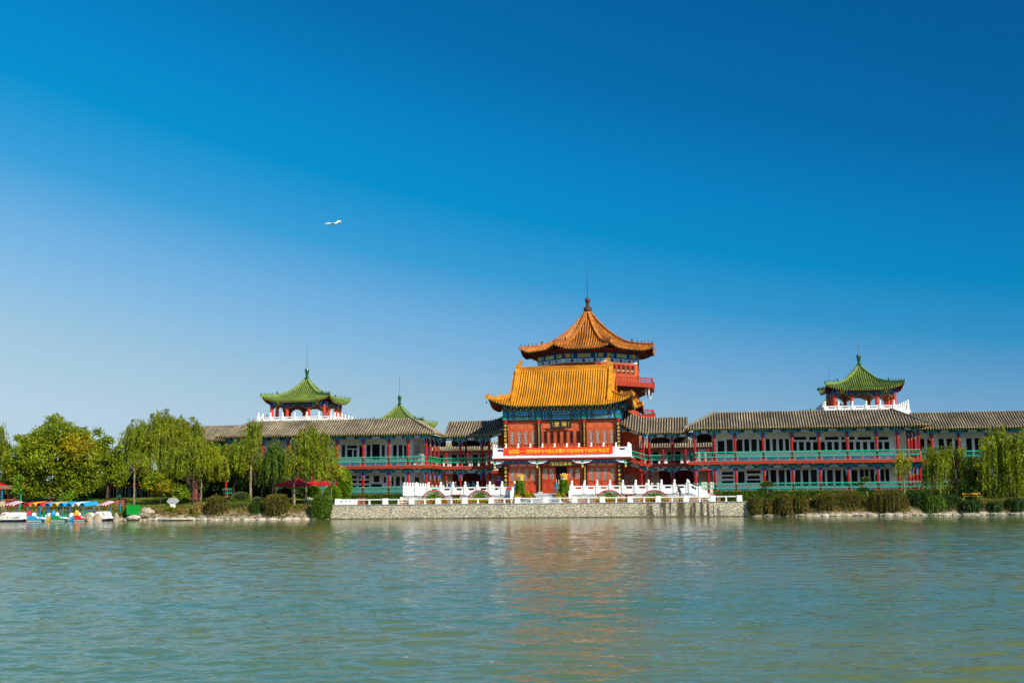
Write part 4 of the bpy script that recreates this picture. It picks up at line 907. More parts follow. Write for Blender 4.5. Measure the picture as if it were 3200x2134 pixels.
# balcony
BY = 141.0; BX0, BX1 = HX-7.95, HX+7.95; zb0, zb1, zb2 = at(1755, 1433, BY).z, at(1755, 1429, BY).z, at(1755, 1423, BY).z
mb = MB(); mb.box(BX0+.1, BX1-.1, BY+.1, 148.5, zb0-.14, zb0, 'dark_red'); mb.box(BX0, BX1, BY, 148.5, zb0+.001, zb1, 'band_red'); mb.box(BX0-.05, BX1+.05, BY-.05, 148.5, zb1+.001, zb2, 'white_stone'); part('balcony_slab', mb, hall)
def bal_part(root, pts, z, post, h, step):
    done = set()
    for (ax, ay), (bx, by) in zip(pts[:-1], pts[1:]):
        d = math.hypot(bx-ax, by-ay); n = max(1, round(d/step)); a = math.atan2(by-ay, bx-ax); key = (round(d/n, 3), h)
        if key not in PCACHE: PCACHE[key] = panel_mesh(d/n-.262, h)
        for i in range(n+1):
            p = (ax+(bx-ax)*i/n, ay+(by-ay)*i/n); k = (round(p[0], 2), round(p[1], 2))
            if k not in done: done.add(k); inst('balustrade_post', post, root, (p[0], p[1], z))
            if i < n: q = .131/d; inst('balustrade_panel', PCACHE[key], root, (ax+(bx-ax)*(i/n+q), ay+(by-ay)*(i/n+q), z), a)
POSTB = post_mesh(1.42, .125, .34)
bal_part(hall, [(BX0+.15, 146), (BX0+.15, BY+.15), (BX1-.15, BY+.15), (BX1-.15, 146)], zb2+.001, POSTB, .92, 1.42)
# hanging posts and carved boards under the balcony
hp = [at(p, 1445, BY+.35).x for p in (1546, 1678.5, 1820, 1955)]
for x in hp:
    mb = MB(); zt = zb0-.141; mb.bevbox(x-.11, x+.11, BY+.24, BY+.46, zt-.62, zt, 'paint_green', .02); mb.box(x-.13, x+.13, BY+.22, BY+.48, zt-.42, zt-.36, 'paint_white'); mb.lathe(x, BY+.35, [(.09, zt-.62), (.13, zt-.72), (.10, zt-.84), (.02, zt-.95)][::-1], 'paint_gold', 10); part('hanging_post', mb, hall)
for x, sg, w_ in ((hp[0], 1, 1.15), (hp[1], -1, 1.1), (hp[1], 1, 1.25), (hp[2], -1, 1.25), (hp[2], 1, 1.2), (hp[3], -1, 1.2)):
    mb = MB(); zt = zb0-.142; P = [(.12, 0), (w_, 0), (w_*.96, -.1), (w_*.8, -.22), (w_*.55, -.36), (.12, -.42)]
    mb.prism([(x+sg*a, zt+b) for a, b in P][::sg], BY+.32, BY+.38, 'paint_blue'); mb.prism([(x+sg*(a*.95+.03), zt-.03+b*.84) for a, b in P][::sg], BY+.305, BY+.3195, 'paint_white')
    r = random.Random(int(x*10)+sg)
    for q in range(16): u = r.uniform(.16, w_*.75); mb.blob((x+sg*u, BY+.30, zt-.06-r.random()*.24*(1-u/w_*.6)), (.055, .008, .035), r.choice(['paint_green', 'paint_gold', 'paint_cyan', 'paint_green']), 6, 4)
    part('carved_board', mb, hall)
for a, b in zip(hp[:-1], hp[1:]):
    mb = MB(); zt = zb0-.142; mb.box(a+.12, b-.12, HY-.5, HY-.35, zt-.35, zt, 'beam_blue'); L_ = b-a
    for q in range(9): mb.blob((a+L_*(.2+.075*q), HY-.51, zt-.17), (.07, .01, .05), 'paint_gold' if q % 2 else 'paint_green', 6, 4)
    part('beam', mb, hall)
# signboards with right-to-left lettering, and couplets on the columns
def sign(x0, x1, z0, z1, yb, yt, txt, size, extra=()):
    mb = MB(); mb.add([(x0,yb,z0),(x1,yb,z0),(x1,yb+.07,z0),(x0,yb+.07,z0),(x0,yt,z1),(x1,yt,z1),(x1,yt+.07,z1),(x0,yt+.07,z1)], [(0,3,2,1),(4,5,6,7),(0,1,5,4),(1,2,6,5),(2,3,7,6),(3,0,4,7)], 'black_board')
    s_ = part('sign_board', mb, hall); tb = MB(); n = len(txt); zc = (z0+z1)/2
    for i, ch in enumerate(txt): text_mb(tb, ch, size, (x0+(x1-x0)*(.5+(i-(n-1)/2)*(.335 if n == 2 else .182)), (yb+yt)/2-.02, zc), 'gold_letter', .02, ndir=(0,-1,0), bold=.02)
    for fx_, k, sz in extra:
        for i in range(k): text_mb(tb, '書題碑園翰年'[i % 6], sz, (x0+(x1-x0)*fx_, (yb+yt)/2-.02, zc+sz*1.15*((k-1)/2-i)), 'gold_letter', .02, bold=.01)
    tb.T = None
    # lean the letters with the board
    for i, v in enumerate(tb.v): tb.v[i] = (v[0], v[1]+(yt-yb)*((v[2]-zc)/(z1-z0)), v[2])
    part('lettering', tb, s_)
sx0, sx1 = at(1718, 1325, HY-.4).x, at(1785, 1325, HY-.4).x
sign(sx0, sx1, at(1750, 1338, HY-.4).z, at(1750, 1313.5, HY-.4).z, HY-.20, HY-.62, '廊碑', .58, ((.14, 5, .085), (.88, 6, .085)))
sx0, sx1 = at(1716, 1445, BY+.45).x, at(1790, 1445, BY+.45).x
sign(sx0, sx1, at(1750, 1457, BY+.45).z, at(1750, 1438.5, BY+.45).z, BY+.58, BY+.42, '館術藝園翰', .44, ((.06, 4, .07),))
LET = {0: ('海山登閣會碑林', 7), 1: ('顏柳歐蘇黃米蔡趙翰墨園中千古壽', 15), 2: ('隸篆真行草書法八家神韻石上萬年芳', 15), 3: ('溪水作字統產金', 7)}
LOWT = {0: '翰墨書香滿園', 1: '碑林名家書法藝術園地廊中', 2: '萬古丹青翰園情長留天地間', 3: '龍亭湖水秋色'}
for i, cx_ in enumerate(CX):
    x = HX+cx_
    for top, bot, s_ in ((zh(1321), zh(1400), LET[i][0][:LET[i][1]]), (zh(1452 if i in (0, 3) else 1458), zh(1535 if i in (1,2) else 1530), LOWT[i])):
        mb = MB(); P = [(x+.275*math.sin(t), HY-.275*math.cos(t)) for t in np.linspace(-1.35, 1.35, 9)]
        for p, q in zip(P[:-1], P[1:]): mb.add([(p[0],p[1],bot),(q[0],q[1],bot),(q[0],q[1],top),(p[0],p[1],top)], [(0,1,2,3)], 'black_board')
        mb.add([(p[0],p[1],top) for p in P], [tuple(range(9))], 'black_board'); bd = part('couplet_board', mb, hall)
        tb = MB(); n = len(s_); sz = min(.30, (top-bot)/n*.78)
        for k, ch in enumerate(s_): text_mb(tb, ch, sz, (x+.05, HY-.285, top-(top-bot)*(k+.55)/n), 'gold_letter', .015, bold=.03)
        part('lettering', tb, bd)
# side-wall windows of the hall
for y0 in (143.2, 145.0):
    for z0, z1 in ((3.4, 4.9), (8.0, 9.6)): window(hall, y0, y0+1.2, z0, z1, HX+6.55, 2, side=1)
for x0 in (HX+6.75, HX+7.5):
    for z0, z1 in ((3.3, 4.7), (7.0, 8.3)):
        mb = MB(); mb.box(x0, x0+.6, 149.54, 149.599, z0, z1, 'curtain')
        for q in range(4): mb.box(x0+.15*q, x0+.15*q+.025, 149.50, 149.539, z0, z1, 'lattice')
        for q in range(6): mb.box(x0, x0+.6, 149.505, 149.5385, z0+(z1-z0)*q/6, z0+(z1-z0)*q/6+.03, 'lattice')
        part('window', mb, hall)
# yellow hip-and-gable roof
EX0, EX1, EY, GD, RDH = -23.8, -7.0, 140.7, 2.75, 5.5
ez = at(1755, 1264.5, EY).z; rz_ = 17.32
def hh(d): t = max(0, d/RDH); return ez+(rz_-ez)*(.50*t+.50*t*t)
def lf(L):
    def f(x, d): e = min(x, L-x); return .95*max(0, 1-e/4.2)**2.2*max(0, 1-d/3.2)
    return f
L1 = EX1-EX0; mb = MB()
roof_face(mb, (EX0, EY, 0), (1,0,0), (0,1,0), L1, RDH, hh, 'tile_yellow', 'tile_yellow_gap', sp=.285, r=.105, dg=GD, lift=lf(L1), dots='paint_green')
roof_face(mb, (EX1, EY, 0), (0,1,0), (-1,0,0), 11.0, GD, hh, 'tile_yellow', 'tile_yellow_gap', sp=.285, r=.105, lift=lf(11), dots='paint_green')
roof_face(mb, (EX0, EY+11, 0), (0,-1,0), (1,0,0), 11.0, GD, hh, 'tile_yellow', 'tile_yellow_gap', sp=.285, r=.105, lift=lf(11), dots='paint_green')
roof_face(mb, (EX1, EY+11, 0), (-1,0,0), (0,-1,0), L1, RDH, hh, 'tile_yellow', 'tile_yellow_gap', sp=.57, r=.2, dg=GD, lift=lf(L1), under=False)
hr = part('roof', mb, hall)
mb = MB()
for gx in (EX0+GD, EX1-GD):
    n = 8; pts = [(EY+GD+(RDH-GD)*2*i/n) for i in range(n+1)]
    top = [hh(p-EY if p-EY <= RDH else 2*RDH-(p-EY))-.1 for p in pts]
    mb.add([(gx, y, hh(GD)-.2) for y in pts]+[(gx, y, t) for y, t in zip(pts, top)], [(i, i+1, n+2+i, n+1+i) for i in range(n)], 'wall_orange')
part('gable', mb, hr)
for gx in (EX0+GD, EX1-GD):
    mb = MB()
    for s_ in (0, 1):
        P = []
        for i in range(11): d = .95+(RDH-.95)*i/10; P.append((gx, EY+d if s_ == 0 else EY+11-d, hh(d)+lf(L1)(GD, d)))
        hip_ridge(mb, P, .34, .34, 'tile_yellow'); mb.taper(gx, P[0][1]-.05, P[0][2], P[0][2]+.75, .22, .2, .1, .08, 'tile_yellow')
        # row of short tiles along the gable edge
        for i in range(1, 22):
            d = GD+(RDH-GD)*i/22; y = EY+d if s_ == 0 else EY+11-d; z = hh(d)+.02; sgn = 1 if gx > HX else -1
            mb.tube([(gx+sgn*.1, y, z+.08), (gx+sgn*.52, y, z-.05)], [.09, .09], 6, 'tile_yellow')
    part('gable_ridge', mb, hr)
mb = MB(); mb.box(EX0+GD-.2, EX1-GD+.2, EY+RDH-.13, EY+RDH+.13, rz_-.1, rz_+.34, 'tile_yellow'); mb.box(EX0+GD-.2, EX1-GD+.2, EY+RDH-.19, EY+RDH+.19, rz_+.341, rz_+.46, 'tile_yellow')
for k in (.1, .2): mb.box(EX0+GD-.2, EX1-GD+.2, EY+RDH-.17, EY+RDH+.17, rz_+k-.02, rz_+k+.015, 'tile_yellow')
for gx, sg in ((EX0+GD+.1, 1), (EX1-GD-.1, -1)):
    z = rz_+.0; P = [(-.35, -.1), (.38, -.1), (.42, .35), (.30, .62), (.34, .80), (.52, .92), (.50, 1.18), (.30, 1.32), (.06, 1.26), (.0, 1.10), (.14, 1.06), (.24, 1.12), (.20, .96), (-.02, .86), (-.30, .72), (-.38, .4)]
    mb.prism([(gx+sg*a, z+b) for a, b in P][::sg], EY+RDH-.16, EY+RDH+.16, 'tile_yellow')
part('main_ridge', mb, hr)
for cx_, cy_, dx_, dy_ in ((EX0, EY, 1, 1), (EX1, EY, -1, 1), (EX1, EY+11, -1, -1), (EX0, EY+11, 1, -1)):
    mb = MB(); fn = lambda t: (cx_+dx_*GD*t, cy_+dy_*GD*t, hh(GD*t)+lf(L1)(GD*t, GD*t)+.02)
    hip_ridge(mb, [fn(-.04+1.04*i/9) for i in range(10)], .22, .26, 'tile_yellow')
    beasts(mb, lambda t: (lambda p: (p[0], p[1], p[2]+.28))(fn(t)), 'tile_yellow', 5, .34, .02, .085)
    p = fn(-.04); mb.taper(p[0]-dx_*.1, p[1]-dy_*.1, p[2]-.25, p[2]+.15, .1, .1, .16, .16, 'tile_yellow'); mb.cyl(p[0]-dx_*.05, p[1]-dy_*.05, p[2]-.75, p[2]-.45, .06, 'brown_finial', 8)
    part('hip_ridge', mb, hr)
# lower rear roof seen past the right corner
mb = MB(); RX0, RX1, RY = -24.6, -6.2, 150.6; rz0 = at(1985, 1281, RY).z
hr2 = lambda d: rz0+.55*d
L2 = RX1-RX0; l2 = lambda x, d: .7*max(0, 1-min(x, L2-x)/2.5)**2*max(0, 1-d/2)
roof_face(mb, (RX0, RY, 0), (1,0,0), (0,1,0), L2, 2.0, hr2, 'tile_yellow', 'tile_yellow_gap', sp=.285, r=.1, lift=l2)
roof_face(mb, (RX1, RY, 0), (0,1,0), (-1,0,0), 6, 2.0, hr2, 'tile_yellow', 'tile_yellow_gap', sp=.285, r=.1, lift=lambda x, d: l2(x, d) if x < 3 else 0)
hip_ridge(mb, [(RX1-2*t, RY+2*t, hr2(2*t)+l2(2*t, 2*t)) for t in (0, .25, .5, .75, 1)], .25, .3, 'tile_yellow')
beasts(mb, lambda t: (RX1-2*t, RY+2*t, hr2(2*t)+l2(2*t, 2*t)+.3), 'tile_brown', 3, .42, .1, .14)
part('rear_roof', mb, hall)
# banner on the balcony
b0 = at(1575, 1410, BY-.03); b1 = at(1915, 1405, BY-.03); zt = at(1745, 1396.5, BY).z; zbn = at(1745, 1420, BY).z
mb = MB(); n = 60; yb = BY-.06
vs = []
for i in range(n+1):
    t = i/n; x = b0.x+(b1.x-b0.x)*t; sag = .03*abs(math.sin(t*11*math.pi))
    for z, k in ((zbn+.02*math.sin(t*9), 0), ((zt+zbn)/2, 1), (zt-sag, 2)): vs.append((x, yb-.02*math.sin(t*25+k), z))
mb.add(vs, [(i*3+j, i*3+3+j, i*3+4+j, i*3+1+j) for i in range(n) for j in (0, 1)], 'banner_red')
o = solo('banner', mb, (b0.x, yb, zbn), 'long red cloth banner with yellow characters tied along the white balcony', 'banner')
tb = MB(); S = '翰园情——国学修养与书法全国青年书法创作骨干高研班作品展'; w_ = (b1.x-b0.x)*.925/len(S); xs0 = b0.x+(b1.x-b0.x)*.043
for i, ch in enumerate(S):
    x = xs0+w_*(i+.5)
    if ch == '—': tb.box(x-w_*.5, x+w_*.5, yb-.05, yb-.04, (zt+zbn)/2-.02, (zt+zbn)/2+.03, 'banner_yellow')
    else: text_mb(tb, ch, .52, (x, yb-.03, (zt+zbn)/2-.02), 'banner_yellow', .02, sx=.82)
part('lettering', tb, o)

# ================================================================ OCTAGONAL TOWER
TY = 184.0; TX = HX
hw_ = (at(2043, 1095, TY).x-at(1638, 1095, TY).x)/2; TX = (at(2043, 1095, TY).x+at(1638, 1095, TY).x)/2
tower = thing('tower', (TX, TY, 2.4), 'tall octagonal red tower with a pointed orange-brown tiled roof and red balconies behind the hall', 'tower')
T8 = math.tan(math.pi/8)
def octa(mb, a, z0, z1, m, a1=None):
    a1 = a if a1 is None else a1; R0 = a/math.cos(math.pi/8); R1 = a1/math.cos(math.pi/8); vs = []
    for R_, z in ((R0, z0), (R1, z1)):
        for k in range(8): t = math.pi/8+k*math.pi/4; vs.append((TX+R_*math.cos(t), TY+R_*math.sin(t), z))
    mb.add(vs, [(k, (k+1) % 8, 8+(k+1) % 8, 8+k) for k in range(8)]+[tuple(reversed(range(8))), tuple(range(8, 16))], m)
TA = hw_; tz0 = at(1823, 1086, TY-TA).z; tz1 = at(1841, 969, TY).z
def ht(d): t = d/TA; return tz0+(tz1-tz0)*(.32*t+.22*t**2+.46*t**3.0)
ch = 2*TA*T8
def lt(x, d): e = min(x, ch-x)-d*T8; return .62*max(0, 1-max(0, e)/2.6)**2*max(0, 1-d/4)
mb = MB(); rbs = []
for k in range(8):
    rb = MB(); rbs.append(rb)
    t = k*math.pi/4-math.pi/2; n_ = Vector((math.cos(t), math.sin(t), 0)); u = Vector((-math.sin(t), math.cos(t), 0))
    O = Vector((TX, TY, 0))+n_*TA-u*ch/2
    roof_face(mb, O, u, -n_, ch, TA-.25, ht, 'tile_brown', 'tile_brown_gap', sp=.36, r=.13, sL=T8, sR=T8, lift=lt, dots='paint_green')
    fn = lambda q: tuple(O+u*(q*T8)-n_*q+Vector((0,0,ht(q)+lt(q*T8, q)+.02)))
    hip_ridge(rb, [fn(-.2+(TA-.3)*i/16) for i in range(17)], .34, .40, 'ridge_brown'); beasts(rb, lambda q: (lambda p: (p[0], p[1], p[2]+.42))(fn(q*TA)), 'brown_finial', 5, .42, .01, .055)
tr_ = part('roof', mb, tower)
for rb in rbs: part('hip_ridge', rb, tr_)
zf = lambda py: at(1841, py, TY).z
mb = MB(); mb.lathe(TX, TY, [(.55, zf(974)), (.66, zf(969)), (.64, zf(963)), (.42, zf(959)), (.30, zf(957)), (.26, zf(949)), (.34, zf(944)), (.42, zf(938)), (.38, zf(933)), (.18, zf(931))], 'brown_finial', 18); part('finial', mb, tower)
mb = MB(); mb.cyl(TX, TY, zf(932), zf(838), .055, 'brown_finial', 6, .03); part('lightning_rod', mb, tower)
TB = (at(1995, 1130, TY).x-at(1690, 1130, TY).x)/2*1.0; zt_ = lambda py: at(1845, py, TY-TB).z
mb = MB(); octa(mb, TB, 2.3, zt_(1131), 'wall_orange'); octa(mb, TB+.25, 2.3, 11, 'wall_orange'); part('wall', mb, tower)
mb = MB(); octa(mb, TB+.03, zt_(1131)+.002, zt_(1119), 'paint_white'); octa(mb, TB+.06, zt_(1119)+.002, zt_(1100), 'beam_blue'); octa(mb, TB+.3, zt_(1100)+.002, zt_(1090), 'dark_red', TB+1.4)
for k in range(8):
    t = k*math.pi/4-math.pi/2; n_ = Vector((math.cos(t), math.sin(t), 0)); u = Vector((-math.sin(t), math.cos(t), 0)); c_ = Vector((TX, TY, 0))+n_*(TB+.07); cb = 2*TB*T8
    mb.T = Matrix(((u.x, -n_.x, 0, c_.x), (u.y, -n_.y, 0, c_.y), (0, 0, 1, 0), (0, 0, 0, 1)))
    z0, z1 = zt_(1118), zt_(1101)
    for x0, x1, m_ in ((-cb*.45, -cb*.33, 'paint_gold'), (-cb*.30, -cb*.26, 'paint_cyan'), (-cb*.16, cb*.16, 'paint_cyan'), (-cb*.13, cb*.13, 'paint_gold'), (cb*.26, cb*.30, 'paint_cyan'), (cb*.33, cb*.45, 'paint_gold')):
        e = .02 if m_ == 'paint_gold' and abs(x0) < cb*.15 else 0; mb.box(x0, x1, -.03-e, -.005-e*1.5, z0+.12+e*4, z1-.12-e*4, m_)
    for q in range(7): mb.box(cb*(-.46+.135*q), cb*(-.46+.135*q)+cb*.07, -.02, .02, zt_(1129), zt_(1121), 'beam_blue' if q % 2 else 'paint_cyan')
    for q in range(6): xx = cb*(-.42+.168*q); mb.taper(xx, -.45, zt_(1100), zt_(1091), .16, .3, .4, .9, 'soffit' if q % 2 else 'rafter_red')
mb.T = None; part('painted_frieze', mb, tower)
for k in range(8):
    t = k*math.pi/4-math.pi/2; n_ = Vector((math.cos(t), math.sin(t), 0)); u = Vector((-math.sin(t), math.cos(t), 0)); c_ = Vector((TX, TY, 0))+n_*TB; cb = 2*TB*T8
    if n_.y > .1: continue
    for zA, zB in ((zt_(1164), zt_(1137)), (zt_(1262), zt_(1240))):
        for q in range(6):
            w2 = MB(); w2.T = Matrix(((u.x, -n_.x, 0, c_.x), (u.y, -n_.y, 0, c_.y), (0, 0, 1, 0), (0, 0, 0, 1))); x0 = cb*(-.44+.148*q); x1 = x0+cb*.10
            frame_panel(w2, x0-.1, x1+.1, zA-.1, zB+.1, 0, 'wall_orange', .10, .09); w2.box(x0, x1, -.03, -.002, zA, zB, 'window_dark')
            for g in (.3, .7): w2.box(x0+(x1-x0)*g-.02, x0+(x1-x0)*g+.02, -.05, -.031, zA, zB, 'lattice')
            for g in (.2, .45, .7, .9): w2.box(x0, x1, -.055, -.031, zA+(zB-zA)*g-.02, zA+(zB-zA)*g+.02, 'lattice')
            w2.box(x0+.06, x1-.06, -.034, -.0305, zA+.2, zA+(zB-zA)*.42, 'curtain'); part('window', w2, tower)
for ya, yb_, yc in ((1201, 1186.5, 1170), (1305, 1290, 1272)):
    zc0, zc1, zc2 = [at(1985, q, TY-TA).z for q in (ya, yb_, yc)]
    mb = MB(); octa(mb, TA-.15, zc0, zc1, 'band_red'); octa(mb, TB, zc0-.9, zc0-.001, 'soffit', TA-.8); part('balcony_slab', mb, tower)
    mb = MB(); cb = 2*(TA-.2)*T8
    for k in range(8):
        t = k*math.pi/4-math.pi/2; n_ = Vector((math.cos(t), math.sin(t), 0)); u = Vector((-math.sin(t), math.cos(t), 0)); c_ = Vector((TX, TY, 0))+n_*(TA-.25)
        mb.T = Matrix(((u.x, -n_.x, 0, c_.x), (u.y, -n_.y, 0, c_.y), (0, 0, 1, 0), (0, 0, 0, 1)))
        mb.box(-cb/2, cb/2, -.06, .06, zc2-.12, zc2, 'band_red'); mb.box(-cb/2-.12, -cb/2+.12, -.12, .12, zc1, zc2+.05, 'band_red')
        for q in range(26): xx = -cb/2+cb*(q+.5)/26; mb.box(xx-.05, xx+.05, -.035, .035, zc1+.001, zc2-.121, 'band_red')
    mb.T = None; part('balcony_rail', mb, tower)
    mb = MB()
    for k in range(8):
        t = math.pi/8+k*math.pi/4; R_ = (TA-.5)/math.cos(math.pi/8)
        for q in range(3): r_ = R_-.25-q*.5; mb.taper(TX+r_*math.cos(t), TY+r_*math.sin(t), zc0-1.1+q*.25, zc0-.001, .06, .06, .16, .16, 'cream_wall')
    part('hanging_ornament', mb, tower)

# ================================================================ ROOF PAVILIONS
PCX, PCY = 20.25, 154.85
zp = lambda py, Y=151.35: at(2700, py, Y).z
pav = thing('pavilion', (PCX, PCY, zp(1271)), 'open square pavilion with a green glazed pointed roof above the right wing', 'pavilion')
Q = 3.5; zc0 = zp(1270); zc1 = zp(1229); zc2 = zp(1216)
cols = [(a, b) for a in (-Q, -1.45, 1.45, Q) for b in (-Q, Q)]+[(a, b) for a in (-Q, Q) for b in (-1.45, 1.45)]
cm = MB(); cm.cyl(0, 0, zc0, zc1, .22, 'pavilion_red', 14); cm.cyl(0, 0, zc0, zc0+.15, .28, 'grey_stone', 14); cm.bevbox(-.24, .24, -.24, .24, zc1, zc2, 'paint_blue', .03); cm.box(-.14, .14, -.25, -.241, zc1+.1, zc2-.1, 'flower_purple'); CMX = cm.mesh('column')
for a, b in cols: inst('column', CMX, pav, (PCX+a, PCY+b, 0))
for side in range(4):
    mb = MB(); a = side*math.pi/2; mb.T = Matrix.Translation((PCX, PCY, 0)) @ Matrix.Rotation(a, 4, 'Z'); y = -Q-.12; z0, z1 = zc1+.02, zc2; zc = (z0+z1)/2; h = z1-z0
    mb.box(-Q, Q, y, y+.24, z0, z1, 'beam_teal'); mb.prism([(-1.45, zc), (-1.25, z0+.05), (1.25, z0+.05), (1.45, zc), (1.25, z1-.05), (-1.25, z1-.05)], y-.015, y-.001, 'paint_green'); mb.prism([(-1.3, zc), (-1.15, z0+.10), (1.15, z0+.10), (1.3, zc), (1.15, z1-.10), (-1.15, z1-.10)], y-.03, y-.016, 'black_board')
    for q in range(12): mb.bar((-1.05+.19*q-.08, y-.035, zc-.06*(1 if q % 2 else -1)), (-1.05+.19*q+.08, y-.035, zc+.06*(1 if q % 2 else -1)), .01, .04, 'paint_gold', (0,1,0))
    for sg in (-1, 1):
        for x0, x1, m_ in ((1.65, 1.85, 'beam_blue'), (1.98, 2.06, 'paint_cyan'), (2.12, 2.24, 'paint_green'), (2.32, 2.82, 'paint_gold'), (2.9, 3.0, 'paint_blue'), (3.05, 3.15, 'paint_cyan')): mb.box(min(sg*x0, sg*x1), max(sg*x0, sg*x1), y-.02, y-.001, z0+.03, z1-.03, m_)
    bm_ = part('beam', mb, pav)
    for xa, xb in ((-Q, -1.45), (-1.45, 1.45), (1.45, Q)):
        for sg, xs1 in ((1, xa), (-1, xb)):
            k = MB(); k.T = mb.T; w_ = .62 if xb-xa < 2.5 else .85; P = [(.2, 0), (w_+.2, 0), (w_+.1, -.12), (w_*.7+.1, -.2), (w_*.5+.1, -.34), (.32, -.46), (.2, -.48)]
            k.prism([(xs1+sg*a_, z0-.001+b_) for a_, b_ in P][::sg], y+.08, y+.14, 'paint_gold'); k.prism([(xs1+sg*(.2+(a_-.2)*.88), z0-.02+b_*.8) for a_, b_ in P][::sg], y+.065, y+.0795, 'beam_blue'); part('bracket', k, bm_)
PA = 4.55; pz0 = at(2700, 1213.5, PCY-PA).z; pz1 = at(2686, 1141, PCY).z
def hp_(d): t = d/PA; return pz0+(pz1-pz0)*(.34*t+.24*t*t+.42*t**3)
def lp_(x, d): e = min(x, 2*PA-x)-d; return .62*max(0, 1-max(0, e)/2.8)**2*max(0, 1-d/2.6)
mb = MB(); rbs = []
for k in range(4):
    rb = MB(); rbs.append(rb)
    t = k*math.pi/2-math.pi/2; n_ = Vector((math.cos(t), math.sin(t), 0)); u = Vector((-math.sin(t), math.cos(t), 0)); O = Vector((PCX, PCY, 0))+n_*PA-u*PA
    roof_face(mb, O, u, -n_, 2*PA, PA-.12, hp_, 'tile_green', 'tile_green_gap', sp=.26, r=.088, lift=lp_, dots='paint_gold', step=.35)
    fn = lambda q: tuple(O+u*q-n_*q+Vector((0,0,hp_(q)+lp_(q, q)+.02)))
    hip_ridge(rb, [fn(-.12+(PA-.1)*i/14) for i in range(15)], .2, .24, 'ridge_green'); beasts(rb, lambda q: (lambda p: (p[0], p[1], p[2]+.26))(fn(q*PA)), 'green_glaze', 5, .27, .0, .062)
mb.box(PCX-Q-.1, PCX+Q+.1, PCY-Q-.1, PCY+Q+.1, zc2+.01, zc2+.2, 'dark_red'); mb.box(PCX-Q+.3, PCX+Q-.3, PCY-Q+.3, PCY+Q-.3, zc1-.05, zc1, 'dark_red')
pr_ = part('roof', mb, pav)
for rb in rbs: part('hip_ridge', rb, pr_)
zq = lambda py: at(2686, py, PCY).z
mb = MB(); mb.lathe(PCX, PCY, [(.30, zq(1142)), (.32, zq(1139)), (.20, zq(1137)), (.17, zq(1129)), (.22, zq(1125)), (.25, zq(1119)), (.28, zq(1113)), (.24, zq(1109)), (.10, zq(1107.5))], 'green_glaze', 16); part('finial', mb, pav)
mb = MB(); mb.cyl(PCX, PCY, zq(1108), zq(1033), .035, 'metal_grey', 6, .02); part('lightning_rod', mb, pav)
# terrace under the pavilion: body, cornice and balustrade
ter = thing('roof_terrace', (PCX, PCY, 2.4), 'white railed roof terrace under the right pavilion', 'terrace')
tb0 = at(2846, 1294, 150).z; tb1 = at(2846, 1281, 150).z
mb = MB(); mb.box(PCX-4.85, PCX+4.85, 150.05, 159.7, 2.4, tb0, 'cream_wall'); mb.box(PCX-5.05, PCX+5.05, 149.8, 159.9, tb0+.001, tb1, 'white_stone'); part('terrace_body', mb, ter)
POSTT = post_mesh(at(2838, 1249, 150).z-tb1, .14, .38); hb = at(2700, 1266.5, 150).z-tb1
c0, c1, d0, d1 = PCX-4.8, PCX+4.8, 150.05, 159.65
bal_part(ter, [(c0, d0), (c1, d0), (c1, d1), (c0, d1), (c0, d0)], tb1+.001, POSTT, hb, 1.6)
for X_, Y2, dz, l1, l2 in ((-50.4, PCY, 0, 'open square pavilion with a green glazed pointed roof above the left wing', 'white railed roof terrace under the left pavilion'),
                       (-42.3, 173, -2.25, 'farther green pavilion roof above the grey ridge, between the left pavilion and the hall', 'white terrace of the farther left pavilion, hidden behind the grey ridge'),
                       (18.6, 173, -2.25, 'farther green pavilion roof peeping out left of and through the right pavilion', 'white terrace of the farther right pavilion')):
    a = copy_tree(pav); a.location = (X_, Y2, pav.location.z+dz); a['label'] = l1; b = copy_tree(ter); b.location = (X_, Y2, ter.location.z+dz); b['label'] = l2
# building across the courtyard, seen through the galleries
cb_ = thing('courtyard_building', (-15, 166, 2.4), 'white walled building with a tiled eave across the courtyard, seen through the open galleries', 'building')
mb = MB(); mb.box(-52, 14, 166, 172, 2.3, 8.9, 'cream_wall'); part('wall', mb, cb_)
mb = MB(); roof_face(mb, (-52.5, 164.6, 0), (1,0,0), (0,1,0), 67, 2.2, lambda d: 8.6+.5*d, 'tile_grey', 'tile_grey_gap', sp=.34, r=.12, sL=0, sR=0); part('roof', mb, cb_)
for i in range(23):
    x = -51.5+i*2.95; mb = MB(); mb.cyl(x, 164.9, 2.4, 8.5, .17, 'red_column', 10); part('column', mb, cb_)
    mb = MB(); mb.box(x+.6, x+1.3, 165.96, 165.998, 6.2, 8.0, 'window_dark'); mb.box(x+1.6, x+2.3, 165.96, 165.998, 6.2, 8.0, 'window_dark'); part('window', mb, cb_)
mb = MB(); mb.box(-52, 14, 164.6, 166, 5.4, 5.8, 'band_red'); part('floor_slab', mb, cb_)

